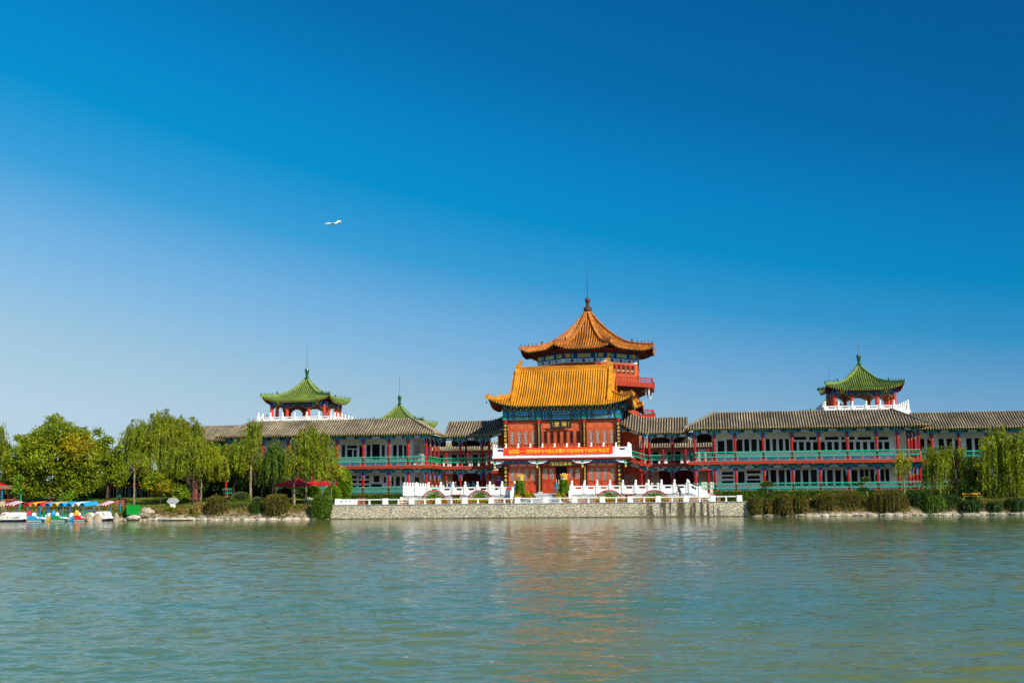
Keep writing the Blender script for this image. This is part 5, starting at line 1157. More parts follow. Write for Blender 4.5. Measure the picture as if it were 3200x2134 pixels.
# ================================================================ VEGETATION
def rng(seed): return np.random.default_rng(seed)
def trunk_mb(base, h, r, lean=(0, 0), limbs=5, reach=1.6, rise=1.6, seed=0, m='bark', fork=1.0):
    q = random.Random(seed); mb = MB(); b = Vector(base); n = 7
    P = [b+Vector((lean[0]*(i/n)**1.3+q.uniform(-.04, .04)*(i > 0), lean[1]*i/n, -.2 if i == 0 else h*i/n)) for i in range(n+1)]
    mb.tube(P, [r*(1.25 if i == 0 else 1-.35*i/n) for i in range(n+1)], 9, m)
    T = P[-1]; tips = []
    for k in range(limbs):
        a = 2*math.pi*k/limbs+q.uniform(-.4, .4); s_ = q.uniform(.7, 1.1); d = Vector((math.cos(a)*reach*s_, math.sin(a)*reach*s_, rise*q.uniform(.8, 1.2)))
        pts = [T-Vector((0,0,.12))]+[T+Vector((d.x*t, d.y*t, d.z*t**.8))+Vector((q.uniform(-.08, .08), q.uniform(-.08, .08), 0)) for t in (.3, .6, .85, 1)]
        mb.tube(pts, [r*.5*fork, r*.42*fork, r*.30*fork, r*.2*fork, r*.08*fork], 7, m); tips.append(pts[-1])
        for e in range(2):
            o = pts[2]; dd = Vector((q.uniform(-1, 1), q.uniform(-1, 1), q.uniform(.5, 1.2))).normalized()*reach*.55; mb.tube([o, o+dd*.5, o+dd], [r*.22*fork, r*.14*fork, r*.04], 5, m)
    return mb, T
def willow(px, py, Y, w_px, top_py, label, seed, m='leaf_willow', drop=(1.6, 4.2), trunk_h=None, trunk_r=.17, dens=1.0, bot_py=None, cx_off=0, bark='bark', core=True, group='willows along the bank', lean=0, mass=None):
    """base pixel, distance, crown width in pixels and the pixel row of the crown's top"""
    b = at(px, py, Y); b.z = ground_h(b.x, b.y); H = at(px, top_py, Y).z-b.z; R_ = w_px/2*Y/F_PX*1.0
    zb = at(px, bot_py, Y).z if bot_py else b.z+.9
    root = thing('willow_tree', tuple(b), label, 'tree', group)
    th = trunk_h or H*.42; ox = cx_off*Y/F_PX
    mb, T = trunk_mb(b, th, trunk_r, (lean, 0), 6, R_*.55, max(.5, (H-th)*.55), seed, bark)
    part('trunk', mb, root, smooth=True)
    g = rng(seed); R_ *= 1.10; nb_ = int(58*dens*(R_/2.4)**1.2*(H/6)**.8); C = []; D = []
    ctr = np.array([b.x+ox, b.y, b.z+th+(H-th)*.22]); rz = (H-th)*.78
    nb = max(6, int(R_*3.4)); lob = g.normal(0, 1, (nb, 3)); lob[:, 2] = np.abs(lob[:, 2])*1.1+.05; lob /= np.linalg.norm(lob, axis=1)[:, None]; lob[0] = (g.uniform(-.3, .3), 0, 1)
    lobr = g.uniform(.50, 1.14, nb); lobr[0] = 1.0
    for i in range(nb_):
        k = g.integers(nb); u = lob[k]+g.normal(0, .24, 3); u[2] = abs(u[2]); u /= np.linalg.norm(u)
        f = lobr[k]*g.uniform(.35, 1.0)**.45
        p0 = ctr+u*np.array([R_*.95, R_*.8, rz])*f
        Lb = g.uniform(*drop)*(1 if g.random() < .7 else 1.4); ob = np.array([u[0], u[1], 0])*g.uniform(.2, .75); arch = g.uniform(.10, .55)
        for j in range(g.integers(4, 9)):
            p = p0+g.normal(0, .13, 3); L_ = max(.4, min(Lb*g.uniform(.55, 1.1), p[2]-zb-g.uniform(0, 1.0)))
            out_ = ob+g.normal(0, .07, 3)*np.array([1, 1, 0]); n = int(L_/.115)+2; t = np.linspace(0, L_, n); sw = g.uniform(-.10, .10)
            arc = np.minimum(t/1.1, 1)
            Q = p[None, :]+out_[None, :]*np.sqrt(t/max(L_, 1.2))[:, None]+np.stack([sw*t/L_*1.2, sw*.3*t, arch*np.sin(arc*math.pi)-t], 1)+g.normal(0, .035, (n, 3))
            keep = g.random(n) < .93-.35*(t/L_)**2
            C.append(Q[keep]); D.append(np.tile(np.array([[out_[0]*.3, out_[1]*.3, -1.0]]), (n, 1))[keep])
    # shoots standing over the top and short inner foliage
    for k in range(nb):
        for j in range(7):
            p = ctr+lob[k]*np.array([R_*.85, R_*.75, rz])*lobr[k]*.92+g.normal(0, .22, 3); n = 7; t = np.linspace(0, g.uniform(.3, .75), n); dv = np.array([lob[k][0]*.8+g.normal(0, .3), g.normal(0, .3), .75])
            C.append(p[None, :]+dv[None, :]*t[:, None]+g.normal(0, .03, (n, 3))); D.append(np.tile(np.array([[dv[0], dv[1], -.6]]), (n, 1)))
    ni = int(nb_*16); kk = g.integers(0, nb, ni); u = lob[kk]*lobr[kk][:, None]*g.uniform(.1, .85, (ni, 1))+g.normal(0, .10, (ni, 3))
    C.append(ctr+u*np.array([R_*.85, R_*.75, rz])); D.append(np.tile(np.array([[0, 0, -1.0]]), (ni, 1)))
    C = np.concatenate(C); D = np.concatenate(D)
    leaf_part('crown', C, D, .30, .075, m, root, seed+1, spread=.38)
    return root
def lobed_leaves(lobes, n, seed, shell=.55, squash=1.0):
    """points spread through a set of ellipsoids (x, y, z, rx, ry, rz), denser towards their skins, in small clumps"""
    g = rng(seed); w_ = np.array([l[3]*l[5] for l in lobes]); w_ /= w_.sum(); out_ = []
    nc = n//9
    for k, l in enumerate(lobes):
        m_ = max(3, int(nc*w_[k])); u = g.normal(0, 1, (m_, 3)); u /= np.linalg.norm(u, axis=1)[:, None]; f = shell+(1-shell)*g.random((m_, 1))
        c = np.array(l[:3])+u*f*np.array(l[3:6]); c += g.normal(0, .06, c.shape)
        e = np.repeat(c, 9, 0)+g.normal(0, .20, (m_*9, 3))*np.array([1, 1, .55]); out_.append(e)
    return np.concatenate(out_)
def broad_tree(px, py, Y, lobes_px, label, seed, mats, n=16000, trunk_h=3, trunk_r=.3, leaf=(.26, .15), yellow=None, bark='bark_dark', group='broadleaved trees', dy=2.4, limbs=6):
    """lobes in pixels: (x, y, rx, ry) at the tree's distance"""
    b = at(px, py, Y); b.z = ground_h(b.x, b.y); root = thing('broadleaved_tree', tuple(b), label, 'tree', group)
    k = Y/F_PX; L = []; g = random.Random(seed)
    for x, y, rx, ry in lobes_px: p = at(x, y, Y); L.append((p.x, p.y+g.uniform(-dy, dy)*.5, p.z, rx*k, min(rx, ry*1.3)*k*.9+.2, ry*k))
    top = max(l[2] for l in L); mb, T = trunk_mb(b, trunk_h, trunk_r, (0, 0), limbs, max(.6, L[0][3]*.6), max(.8, (top-b.z-trunk_h)*.7), seed, bark)
    for l in L:
        if g.random() < .75: a = T; e = Vector(l[:3]); mb.tube([a, a.lerp(e, .5)+Vector((0,0,-.2)), e], [trunk_r*.3, trunk_r*.2, .02], 5, bark)
    part('trunk', mb, root, smooth=True)
    C = lobed_leaves(L, n, seed); mi = np.zeros(len(C), dtype=np.int32)
    if yellow:
        yp = at(yellow[0], yellow[1], Y); d = np.hypot(C[:, 0]-yp.x, C[:, 2]-yp.z)/(yellow[2]*k); mi[(rng(seed+5).random(len(C)) < np.exp(-d*d)*.75+.07)] = 1
    D = rng(seed+3).normal(0, 1, C.shape); D[:, 2] -= .5
    leaf_part('crown', C, D, leaf[0], leaf[1], mats, root, seed+2, mi, spread=.3); return root
def mound(px0, px1, py0, py1, Y, label, seed, m='leaf_olive', n=5200, name='weeping_shrub', cat='shrub', group='overhanging shrubs on the bank', hang=True, ln=.26, wd=.05, ry=None, core=True):
    if hang: Y -= 1.55; ry = .95+.1*(px1-px0)/60
    a = at((px0+px1)/2, py1, Y); top = at((px0+px1)/2, py0, Y).z; rx = (px1-px0)/2*Y/F_PX; base = a.z; H = top-base; ry = ry or min(rx*.8, 1.6)
    c = Vector((a.x, a.y+ry*.3, base)); o = None
    g = rng(seed); C = []; D = []
    if hang:
        ns = n//16
        for i in range(ns):
            t = g.uniform(0, 2*math.pi); r_ = g.random()**.5*.8; p = np.array([c.x+math.cos(t)*r_*rx*.8, c.y+math.sin(t)*r_*ry*.8, base+H*(.62+.36*math.sqrt(max(0, 1-r_*r_)))+g.normal(0, .05)])
            L_ = g.uniform(.35, 1.05)*H*.95; q = np.linspace(0, 1, 16); out_ = np.array([math.cos(t)*rx, math.sin(t)*ry, 0])*g.uniform(.18, .42)
            C.append(p[None, :]+out_[None, :]*(q**.6)[:, None]+np.stack([0*q, 0*q, .12*np.sin(np.minimum(q*3, math.pi))-L_*q**1.5], 1)+g.normal(0, .03, (16, 3)))
            D.append(np.stack([out_[0]*.6*(1-q), out_[1]*.6*(1-q), -q-.15], 1))
        for i in range(ns//4):
            t = g.uniform(0, 2*math.pi); r_ = g.random()**.5; p = np.array([c.x+math.cos(t)*r_*rx*.8, c.y+math.sin(t)*r_*ry*.7, base+H*(.60+.36*math.sqrt(max(0, 1-r_*r_)))]); q = np.linspace(0, g.uniform(.15, .42), 7); dv = np.array([math.cos(t)*.5+g.normal(0, .4), g.normal(0, .4), 1.0])
            C.append(p[None, :]+dv[None, :]*q[:, None]-np.array([0, 0, 1.2])[None, :]*(q**2)[:, None]+g.normal(0, .02, (7, 3))); D.append(np.tile(dv[None, :], (7, 1)))
        C = np.concatenate(C); D = np.concatenate(D)
    else:
        u = g.normal(0, 1, (n, 3)); u[:, 2] = np.where(u[:, 2] < 0, u[:, 2]*.35, u[:, 2]); u /= np.linalg.norm(u, axis=1)[:, None]
        C = np.array(c)+np.array([0, 0, H*.42])+u*np.array([rx, ry, H*.58])*(.80+.22*g.random((n, 1))); C[:, 2] = np.maximum(C[:, 2], base+.02); D = u+g.normal(0, .5, u.shape)
    me_root = thing(name, (c.x, c.y, max(base, 0)), label, cat, group)
    leaf_part('foliage', C, D, ln, wd, m, me_root, seed+9, spread=.30)
    if core:
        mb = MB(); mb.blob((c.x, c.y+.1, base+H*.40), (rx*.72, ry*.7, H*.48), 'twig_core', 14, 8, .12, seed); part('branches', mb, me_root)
    return me_root

# ---- willows
willow(-8, 1572, 131, 92, 1330, 'pale fine-leaved willow cut by the left edge of the photo', 11, 'leaf_willow', (2, 5), dens=.9, bot_py=1530)
willow(595, 1553, 138, 245, 1284, 'tallest willow, left of the galleries, with a broad heavy crown', 12, 'leaf_willow', (2.0, 4.6), trunk_h=5.0, trunk_r=.28, dens=2.0, bot_py=1500, cx_off=-95, bark='bark_dark', lean=-1.2)
willow(418, 1578, 127, 92, 1412, 'small willow with a straight pale trunk behind the green cabinet', 13, 'leaf_willow', (.7, 1.8), trunk_h=3.6, trunk_r=.13, dens=1.0, bot_py=1500)
willow(602, 1573, 128, 160, 1372, 'willow with a dark trunk standing before the dark red statue', 14, 'leaf_willow', (1.5, 3.8), trunk_h=3.7, trunk_r=.15, dens=1.3, bot_py=1500, cx_off=-2, bark='bark_dark')
willow(628, 1572, 129, 150, 1385, 'willow with a thin bent trunk, just right of the dark trunked one', 15, 'leaf_willow_yellow', (1.5, 3.6), trunk_h=3.4, trunk_r=.10, dens=1.1, bot_py=1505, cx_off=28)
willow(690, 1560, 134, 150, 1385, 'willow filling the gap between the statue and the leaning trunk', 25, 'leaf_willow_deep', (1.6, 3.6), trunk_h=3.2, trunk_r=.10, dens=1.2, bot_py=1510, bark='bark_dark')
willow(725, 1556, 132, 125, 1392, 'leaning willow with a dark forked trunk behind the clipped pine', 16, 'leaf_willow', (1.2, 3.0), trunk_h=2.9, trunk_r=.15, dens=.9, bot_py=1500, bark='bark_dark', lean=.5)
willow(782, 1555, 131, 118, 1318, 'tall narrow willow before the left end of the left wing roof', 17, 'leaf_willow', (1.2, 3.2), trunk_h=3.9, trunk_r=.17, dens=1.3, bot_py=1490, cx_off=0)
willow(818, 1556, 134, 110, 1440, 'low willow in the shade between the narrow tall willow and the drooping one', 26, 'leaf_willow_deep', (1.4, 3.2), trunk_h=2.6, trunk_r=.10, dens=1.1, bot_py=1530, bark='bark_dark')
willow(852, 1552, 133, 135, 1392, 'drooping willow in front of the lower left gallery rail', 18, 'leaf_willow_deep', (2.0, 4.2), trunk_h=3.6, trunk_r=.13, dens=.9, bot_py=1525, bark='bark_dark')
willow(918, 1572, 126, 180, 1336, 'big willow with bare pale forking limbs beside the red tent', 19, 'leaf_willow', (1.4, 3.6), trunk_h=3.3, trunk_r=.19, dens=1.25, bot_py=1505, cx_off=45, lean=0)
willow(956, 1572, 127.5, 130, 1370, 'willow with a slim trunk just right of the big forking one', 20, 'leaf_willow_yellow', (1.2, 3.4), trunk_h=3.4, trunk_r=.12, dens=1.0, bot_py=1505, cx_off=30)
willow(1037, 1569, 125, 100, 1448, 'young willow with a very thin trunk beside the corner of the terrace', 21, 'leaf_willow_yellow', (.6, 1.8), trunk_h=2.2, trunk_r=.05, dens=1.1, bot_py=1510, lean=-.1)
willow(2828, 1562, 129, 56, 1420, 'slender young willow in front of the right end of the right wing', 22, 'leaf_willow_yellow', (.6, 2.2), trunk_h=2.6, trunk_r=.10, dens=1.0, bot_py=1505, group='willows at the right bank')
willow(2990, 1560, 129, 138, 1392, 'weeping willow with long strands hanging to the shore, left of the yellow bench', 23, 'leaf_willow', (1.0, 5.2), trunk_h=3.2, trunk_r=.22, dens=1.2, bot_py=1590, cx_off=-26, bark='bark_dark', group='willows at the right bank')
willow(3162, 1560, 127, 185, 1336, 'largest weeping willow, cut by the right edge of the photo, its strands touching the water', 24, 'leaf_willow', (1.2, 6.8), trunk_h=3.8, trunk_r=.28, dens=1.35, bot_py=1612, cx_off=-4, bark='bark_dark', group='willows at the right bank')
# ---- broadleaved trees
broad_tree(190, 1566, 130, [(170,1420,95,90),(100,1450,80,75),(60,1480,55,60),(120,1390,75,50),(190,1360,80,50),(250,1400,60,60),(280,1440,50,60),(230,1480,80,60),(120,1520,60,40),(190,1530,70,45),(245,1370,38,38),(185,1312,30,17),(60,1370,22,14),(262,1500,50,45)],
           'large spreading broadleaved tree with autumn yellow patches above the pedal boats', 31, ['leaf_broad', 'leaf_yellowing'], 52000, 3.4, .42, yellow=(262, 1400, 42))
broad_tree(335, 1560, 134, [(322,1400,30,26),(345,1375,22,16),(310,1352,14,14),(345,1440,45,45),(310,1480,50,50),(365,1480,30,45),(330,1420,30,30),(372,1400,12,10)],
           'darker broadleaved tree with thin top branches, right of the large spreading one', 32, ['leaf_broad'], 11000, 2.6, .2)
broad_tree(500, 1570, 127, [(470,1510,32,26),(510,1520,34,26),(545,1530,34,20),(495,1490,22,14),(560,1548,22,10),(478,1540,16,12)],
           'low spreading tree with yellow green leaves above the fan shaped stone', 33, ['leaf_bright', 'leaf_yellowing'], 6500, 1.8, .07, (.22, .13), (500, 1530, 50))
broad_tree(560, 1560, 129, [(560,1555,30,9),(580,1548,20,8)], 'flat topped clipped bush just right of the low spreading tree', 34, ['leaf_bright'], 1800, .4, .08, (.2, .12), group='clipped bushes')
broad_tree(55, 1583, 124.5, [(52,1530,12,18),(48,1500,10,16)], 'young sapling standing before the kiosk at the left edge', 35, ['leaf_bright'], 900, 2.2, .04, (.24, .14), group='young saplings', limbs=3)
broad_tree(216, 1590, 123.5, [(216,1554,14,13),(212,1540,8,8)], 'young sapling tied to a pale stake behind the blue and white canopies', 36, ['leaf_bright'], 700, .8, .03, (.24, .14), group='young saplings', limbs=3)
broad_tree(3050, 1560, 134, [(3045,1440,22,16),(3055,1465,30,18),(3040,1490,26,20),(3060,1520,30,24)], 'small tree with yellowing leaves between the two right weeping willows', 37, ['leaf_dark', 'leaf_yellowing'], 4200, 1.2, .08, (.26, .15), (3045, 1450, 14), group='broadleaved trees at the right', limbs=4)
# dark backdrop trees added behind the left lawn so no light gaps show
for i, (x, y, rx, ry, Y) in enumerate([(20,1530,60,45,146),(100,1525,55,50,148),(240,1530,50,40,147),(310,1535,50,35,146),(385,1520,45,50,144),(455,1510,45,60,144.5),(520,1505,50,65,144.5),(590,1505,50,65,144),(660,1510,45,58,144),(712,1520,38,48,143),(770,1528,34,34,137.5),(835,1535,36,26,137.5),(905,1535,34,26,137.5)]):
    broad_tree(x, 1562, Y, [(x, y, rx, ry), (x-rx*.5, y+ry*.4, rx*.6, ry*.6), (x+rx*.5, y+ry*.3, rx*.6, ry*.6)], ('dark backdrop tree added behind the lawn, ' + ['at the left edge behind the kiosk', 'behind the large spreading tree', 'behind the blue canopies', 'behind the striped canopy', 'behind the small straight willow', 'behind the low spreading tree', 'behind the fan shaped stone', 'behind the statue', 'behind the leaning willow', 'next to the left gallery wing', 'against the gallery behind the narrow willow', 'against the gallery behind the drooping willow', 'against the gallery behind the red tent'][i]), 50+i, ['leaf_dark'], 5200, 1.0, .15, (.34, .2), group='dark trees behind the lawn', limbs=4)
for i, (x, y, rx, ry, Y, lab) in enumerate([(3000,1545,50,30,133,'behind the left weeping willow'),(3100,1530,55,45,134,'behind the largest weeping willow'),(3185,1520,50,55,134,'at the right edge of the photo')]):  # dark leaf colour stands in for the black shade behind the willows
    broad_tree(x, 1562, Y, [(x, y, rx, ry), (x-rx*.5, y+ry*.4, rx*.6, ry*.6), (x+rx*.5, y+ry*.3, rx*.6, ry*.6)], 'dark thicket added as shade '+lab, 150+i, ['leaf_dark'], 6500, 1.0, .15, (.32, .18), group='dark thickets at the right', limbs=4)
# ---- shrubs
def dome(px0, px1, py0, py1, Y, label, seed, m='leaf_bright', n=3600, **k): return mound(px0, px1, py0, py1, Y, label, seed, m, n, k.pop('name', 'round_shrub'), 'shrub', k.pop('group', 'clipped round shrubs'), False, k.pop('ln', .15), k.pop('wd', .09), **k)
mound(596, 640, 1572, 1606, 124.2, 'low grassy shrub under the trunk of the thin bent willow', 114, 'leaf_dry', 2600)
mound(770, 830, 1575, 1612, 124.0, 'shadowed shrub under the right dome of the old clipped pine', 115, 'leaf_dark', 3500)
mound(632, 716, 1551, 1612, 123.6, 'flat topped weeping shrub on the bank, left of the clipped pine', 61)
mound(815, 908, 1545, 1618, 123.4, 'broad brownish weeping shrub on the bank, right of the clipped pine', 62, n=7500)
mound(966, 1041, 1547, 1619, 123.2, 'tall dark weeping shrub beside the left end of the stone wall', 63, 'leaf_willow_deep', 7000)
mound(2334, 2386, 1556, 1608, 123.3, 'rounded brownish weeping shrub beside the right end of the stone wall', 64, n=4500, group='overhanging shrubs on the right bank')
mound(2420, 2482, 1548, 1606, 123.5, 'brown weeping shrub below the bonsai pine with the umbrella top', 65, n=5000, group='overhanging shrubs on the right bank')
mound(2470, 2530, 1552, 1606, 123.9, 'weeping shrub between the brown one and the crooked low pine', 66, n=5000, group='overhanging shrubs on the right bank')
mound(2545, 2625, 1542, 1606, 123.8, 'weeping shrub just right of the crooked low pine', 67, n=6500, group='overhanging shrubs on the right bank')
mound(2376, 2424, 1560, 1606, 124.0, 'low brown shrub between the rubble wall shrub and the umbrella topped pine', 111, n=4000, group='overhanging shrubs on the right bank')
mound(2526, 2560, 1566, 1600, 124.6, 'small brown shrub behind the crooked low pine', 112, n=3000, group='overhanging shrubs on the right bank')
mound(2880, 2960, 1552, 1604, 124.0, 'brown shrub at the shore below the left strands of the weeping willow', 113, 'leaf_willow_deep', 5000, group='overhanging shrubs on the right bank')
mound(3000, 3075, 1566, 1604, 124.2, 'shade coloured dark shrub under the yellow bench', 116, 'leaf_dark', 5000, group='overhanging shrubs on the right bank')  # this and the next two: willow shade put into the leaf colour
mound(3085, 3140, 1572, 1606, 124.0, 'shade coloured shrub at the shore below the largest weeping willow', 117, 'leaf_dark', 4000, group='overhanging shrubs on the right bank')
mound(3140, 3215, 1560, 1606, 124.2, 'shade coloured shrub at the shore by the right edge of the photo', 118, 'leaf_dark', 5000, group='overhanging shrubs on the right bank')
mound(2690, 2735, 1555, 1600, 124.4, 'low brown shrub filling the gap below the leaning pine', 119, n=3500, group='overhanging shrubs on the right bank')
mound(2600, 2702, 1537, 1606, 124.2, 'wide weeping shrub under the leaning bonsai pine', 68, n=8000, group='overhanging shrubs on the right bank')
mound(2722, 2842, 1532, 1606, 123.6, 'largest weeping shrub of the right bank, a full rounded dome', 69, n=11000, group='overhanging shrubs on the right bank')
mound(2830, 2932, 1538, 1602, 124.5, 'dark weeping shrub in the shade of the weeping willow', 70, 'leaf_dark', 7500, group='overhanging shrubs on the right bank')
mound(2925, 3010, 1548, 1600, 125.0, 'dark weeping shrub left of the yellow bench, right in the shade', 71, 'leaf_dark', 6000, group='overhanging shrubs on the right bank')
dome(945, 1004, 1516, 1552, 131, 'clipped round shrub partly hiding the red tent', 72, group='clipped round shrubs by the tent'); dome(1006, 1066, 1516, 1570, 129.5, 'larger clipped round shrub behind the young willow', 73, n=4500, group='clipped round shrubs by the tent')
dome(862, 912, 1525, 1558, 132, 'dark round shrub left of the big forking willow', 74, 'leaf_dark')
dome(1052, 1100, 1462, 1560, 131, 'tall bright green cypress like bush at the left end of the hedge', 75, 'leaf_bright', 6500, name='conical_shrub', group='tall bushes')
dome(62, 92, 1575, 1598, 124, 'low yellowish round bush behind the striped canopy', 76, 'leaf_olive', 1400); dome(88, 118, 1588, 1600, 123.3, 'small low bush behind the red and yellow canopies', 77, 'leaf_olive', 900)
for i, (a, b, c, d, Y, m_) in enumerate([(352,410,1580,1622,122.8,'leaf_broad'),(470,520,1590,1620,122.9,'leaf_dry'),(510,555,1582,1618,123.0,'leaf_broad'),(548,590,1588,1618,123.0,'leaf_dry'),(585,640,1592,1618,122.8,'leaf_broad'),(640,676,1575,1605,122.7,'leaf_pine'),(930,965,1590,1612,122.8,'leaf_dark'),(2385,2415,1548,1575,125.5,'leaf_bright'),(2690,2720,1590,1608,122.9,'leaf_bright'),(2860,2900,1592,1606,122.8,'leaf_dry'),(3010,3060,1594,1606,122.9,'leaf_dark')]):
    mound(a, b, c, d, Y, ['leafy wild bush growing at the water right of the last boat', 'dry grassy bush at the shore right of the big boulder', 'green wild bush below the fan shaped stone', 'dry brown bush right of the fan shaped stone', 'low green creepers spreading on the left bank', 'small stepped pine mound below the flat topped shrub', 'dark little bush in the gap of the pale bank', 'bright bush at the foot of the umbrella topped pine', 'small bright bush at the water under the leaning pine', 'dry tuft at the water below the slender willow', 'dark tuft at the water below the yellow bench'][i], 80+i, m_, 1700, 'wild_bush', 'bush', None, False, .2, .10)
# hedge: a clipped box of leaves
def hedge(x0, x1, y0, y1, z0, z1, label, seed, n):
    root = thing('hedge', ((x0+x1)/2, y0, z0), label, 'hedge'); g = rng(seed); k = n//2
    A = np.stack([g.uniform(x0, x1, k), np.full(k, y0)+g.normal(0, .05, k), g.uniform(z0, z1, k)], 1); B = np.stack([g.uniform(x0, x1, k//2), g.uniform(y0, y1, k//2), np.full(k//2, z1)+g.normal(0, .03, k//2)], 1)
    C = np.concatenate([A, B]); D = g.normal(0, 1, C.shape); leaf_part('foliage', C, D, .15, .09, 'leaf_hedge', root, seed+1, spread=.3)
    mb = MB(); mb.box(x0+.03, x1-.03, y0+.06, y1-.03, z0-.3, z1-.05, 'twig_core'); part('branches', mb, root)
hedge(-40.2, -31.2, 136.6, 137.8, 1.45, 2.56, 'clipped hedge in front of the left gallery wing, left of the platform', 91, 9000)
hedge(1.8, 30.5, 135.8, 137.2, 1.45, 2.50, 'long clipped hedge in front of the right gallery wing', 92, 30000)
# bonsai pines
def pine(base, path, pads, label, seed, r=.06):
    root = thing('bonsai_pine', base, label, 'pine tree'); mb = MB(); mb.tube(path, [r*(1-.6*i/(len(path)-1)) for i in range(len(path))], 7, 'bark'); part('trunk', mb, root, smooth=True)
    for i, (x, y, z, rx, rz) in enumerate(pads):
        g = rng(seed+i); n = int(1500*rx*1.4+300); u = g.normal(0, 1, (n, 3)); u[:, 2] = np.where(u[:, 2] < 0, u[:, 2]*.3, u[:, 2]); u /= np.linalg.norm(u, axis=1)[:, None]
        leaf_part('foliage_pad', np.array([x, y, z])+u*np.array([rx, rx*.8, rz])*(.8+.25*g.random((n, 1))), u, .13, .035, 'leaf_pine', root, seed+i+50, spread=.35)
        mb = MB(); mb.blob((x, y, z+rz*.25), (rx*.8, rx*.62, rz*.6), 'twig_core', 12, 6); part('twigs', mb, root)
P_ = lambda x, y, Y: tuple(at(x, y, Y))
def pad(x, y, Y, rx, ry): p = at(x, y, Y); return (p.x, Y, p.z, rx*Y/F_PX, ry*Y/F_PX)
pine(P_(2403,1568,125), [P_(2403,1568,125), P_(2400,1545,125), P_(2398,1530,125.1), P_(2394,1520,125.1), P_(2398,1512,125)], [pad(2398,1514,125,21,11), pad(2382,1531,125,14,6), pad(2408,1534,125.2,8,6), pad(2406,1550,124.9,11,11)], 'bonsai pine with an umbrella shaped top in front of the right wing hedge', 101)
pine(P_(2716,1560,125), [P_(2716,1560,125), P_(2709,1540,125), P_(2702,1530,125), P_(2694,1520,125), P_(2702,1508,125), P_(2702,1496,125)], [pad(2706,1497,125,14,8), pad(2688,1512,125,11,5), pad(2697,1528,125,17,7)], 'leaning bonsai pine with three tiers above the right bank', 102)
pine(P_(2562,1604,122.8), [P_(2515,1604,122.7), P_(2535,1598,122.8), P_(2548,1600,122.7), P_(2552,1585,122.9), P_(2540,1580,122.9)], [pad(2508,1588,122.8,11,6), pad(2522,1584,122.8,10,8), pad(2545,1568,123,10,5), pad(2550,1590,122.8,8,5)], 'crooked low pine creeping over the rocks of the right bank', 103, .05)
pine(P_(760,1606,122.8), [P_(800,1617,122.5), P_(790,1610,122.5), P_(770,1608,122.6), P_(755,1600,122.7), P_(768,1585,122.9), P_(755,1572,123)], [pad(752,1556,123,33,21), pad(803,1565,123,18,14), pad(775,1597,122.7,11,6), pad(662,1588,122.7,8,6)], 'old clipped pine with two big domes leaning out over the left bank', 104, .09)
# grass
g = rng(5); n = 27000; X_ = np.concatenate([g.uniform(-78, -37.4, n*2//3), g.uniform(5, 34, n//3)]); Yg = np.array([shore(x)+1.0+abs(q) for x, q in zip(X_, g.uniform(0, 13, n))]); Zg = np.array([ground_h(x, y) for x, y in zip(X_, Yg)])
D = np.stack([g.normal(0, .3, n), g.normal(0, .3, n), np.ones(n)], 1); o = leaf_part('grass', np.stack([X_, Yg, Zg+.05], 1), D, .22, .035, 'leaf_hedge', None, 6, spread=.2); o['kind'] = 'stuff'

n = 30000; X_ = np.concatenate([g.uniform(-78, -37.2, n//2), g.uniform(5.3, 36, n//2)]); t_ = g.random(n); Yg = np.array([shore(x)+.25+t*2.3 for x, t in zip(X_, t_)])
kp = (np.sin(X_*.9)+np.sin(X_*2.3+1)+g.normal(0, .8, n)) > -.6+1.1*(1-t_)*(X_ < 0); X_, Yg = X_[kp], Yg[kp]; n = len(X_); Zg = np.array([ground_h(x, y) for x, y in zip(X_, Yg)])+g.uniform(0, .32, n)
D = np.stack([g.normal(0, .6, n), g.normal(-.3, .4, n), g.normal(.2, .8, n)], 1); mi = (g.random(n) < .38).astype(np.int32); o = leaf_part('ground_cover', np.stack([X_, Yg, Zg], 1), D, .26, .06, ['leaf_olive', 'leaf_dry'], None, 16, mi, spread=.3); o['kind'] = 'stuff'

# ================================================================ ROCKS OF THE SHORE
def rock(cx, cy, cz, rx, ry, rz, label, seed, m='rock', group='rocks along the shore', name='rock', n=12):
    mb = MB(); mb.blob((cx, cy, cz), (rx, ry, rz), m, n, 8, .16, seed); return solo(name, mb, (cx, cy, cz), label, 'rock', group)
def rock_px(x0, x1, y0, y1, Y, label, seed, m='rock', **k):
    a = at(x0, y1, Y); b = at(x1, y0, Y); return rock((a.x+b.x)/2, Y, (a.z+b.z)/2, (b.x-a.x)/2, max(.3, (b.x-a.x)*.3), (b.z-a.z)/2*1.05, label, seed, m, **k)
rock_px(434, 482, 1586, 1617, 122.2, 'big flat faced boulder right of the green cabinet', 1, name='boulder')
rock_px(398, 440, 1608, 1626, 121.6, 'pale low slab under the green cabinet', 2, 'rock_pale')
rock_px(503, 600, 1617, 1628, 121.0, 'long pale flat slab at the water below the fan shaped stone', 3, 'rock_pale')
def cone_rock(x0, x1, y0, y1, Y, label, seed):
    a = at(x0, y1, Y); b = at(x1, y0, Y); cx = (a.x+b.x)/2; w_ = (b.x-a.x)/2; r = random.Random(seed); mb = MB(); vs = []; n = 12; lv = [(-.6, 1.12), (0, 1.0), (.4, .86), (.75, .6), (1, .22)]
    for t, q in lv:
        for j in range(n): an = 2*math.pi*j/n; e = q*(1+r.uniform(-.12, .12)); vs.append((cx+w_*e*math.cos(an), Y+w_*.6*e*math.sin(an), a.z+(b.z-a.z)*t+r.uniform(-.04, .04)))
    mb.add(vs, [(i*n+j, i*n+(j+1) % n, (i+1)*n+(j+1) % n, (i+1)*n+j) for i in range(len(lv)-1) for j in range(n)]+[tuple(range((len(lv)-1)*n, len(lv)*n))], 'rock'); solo('boulder', mb, (cx, Y, 0), label, 'rock', 'boulders before the boats')
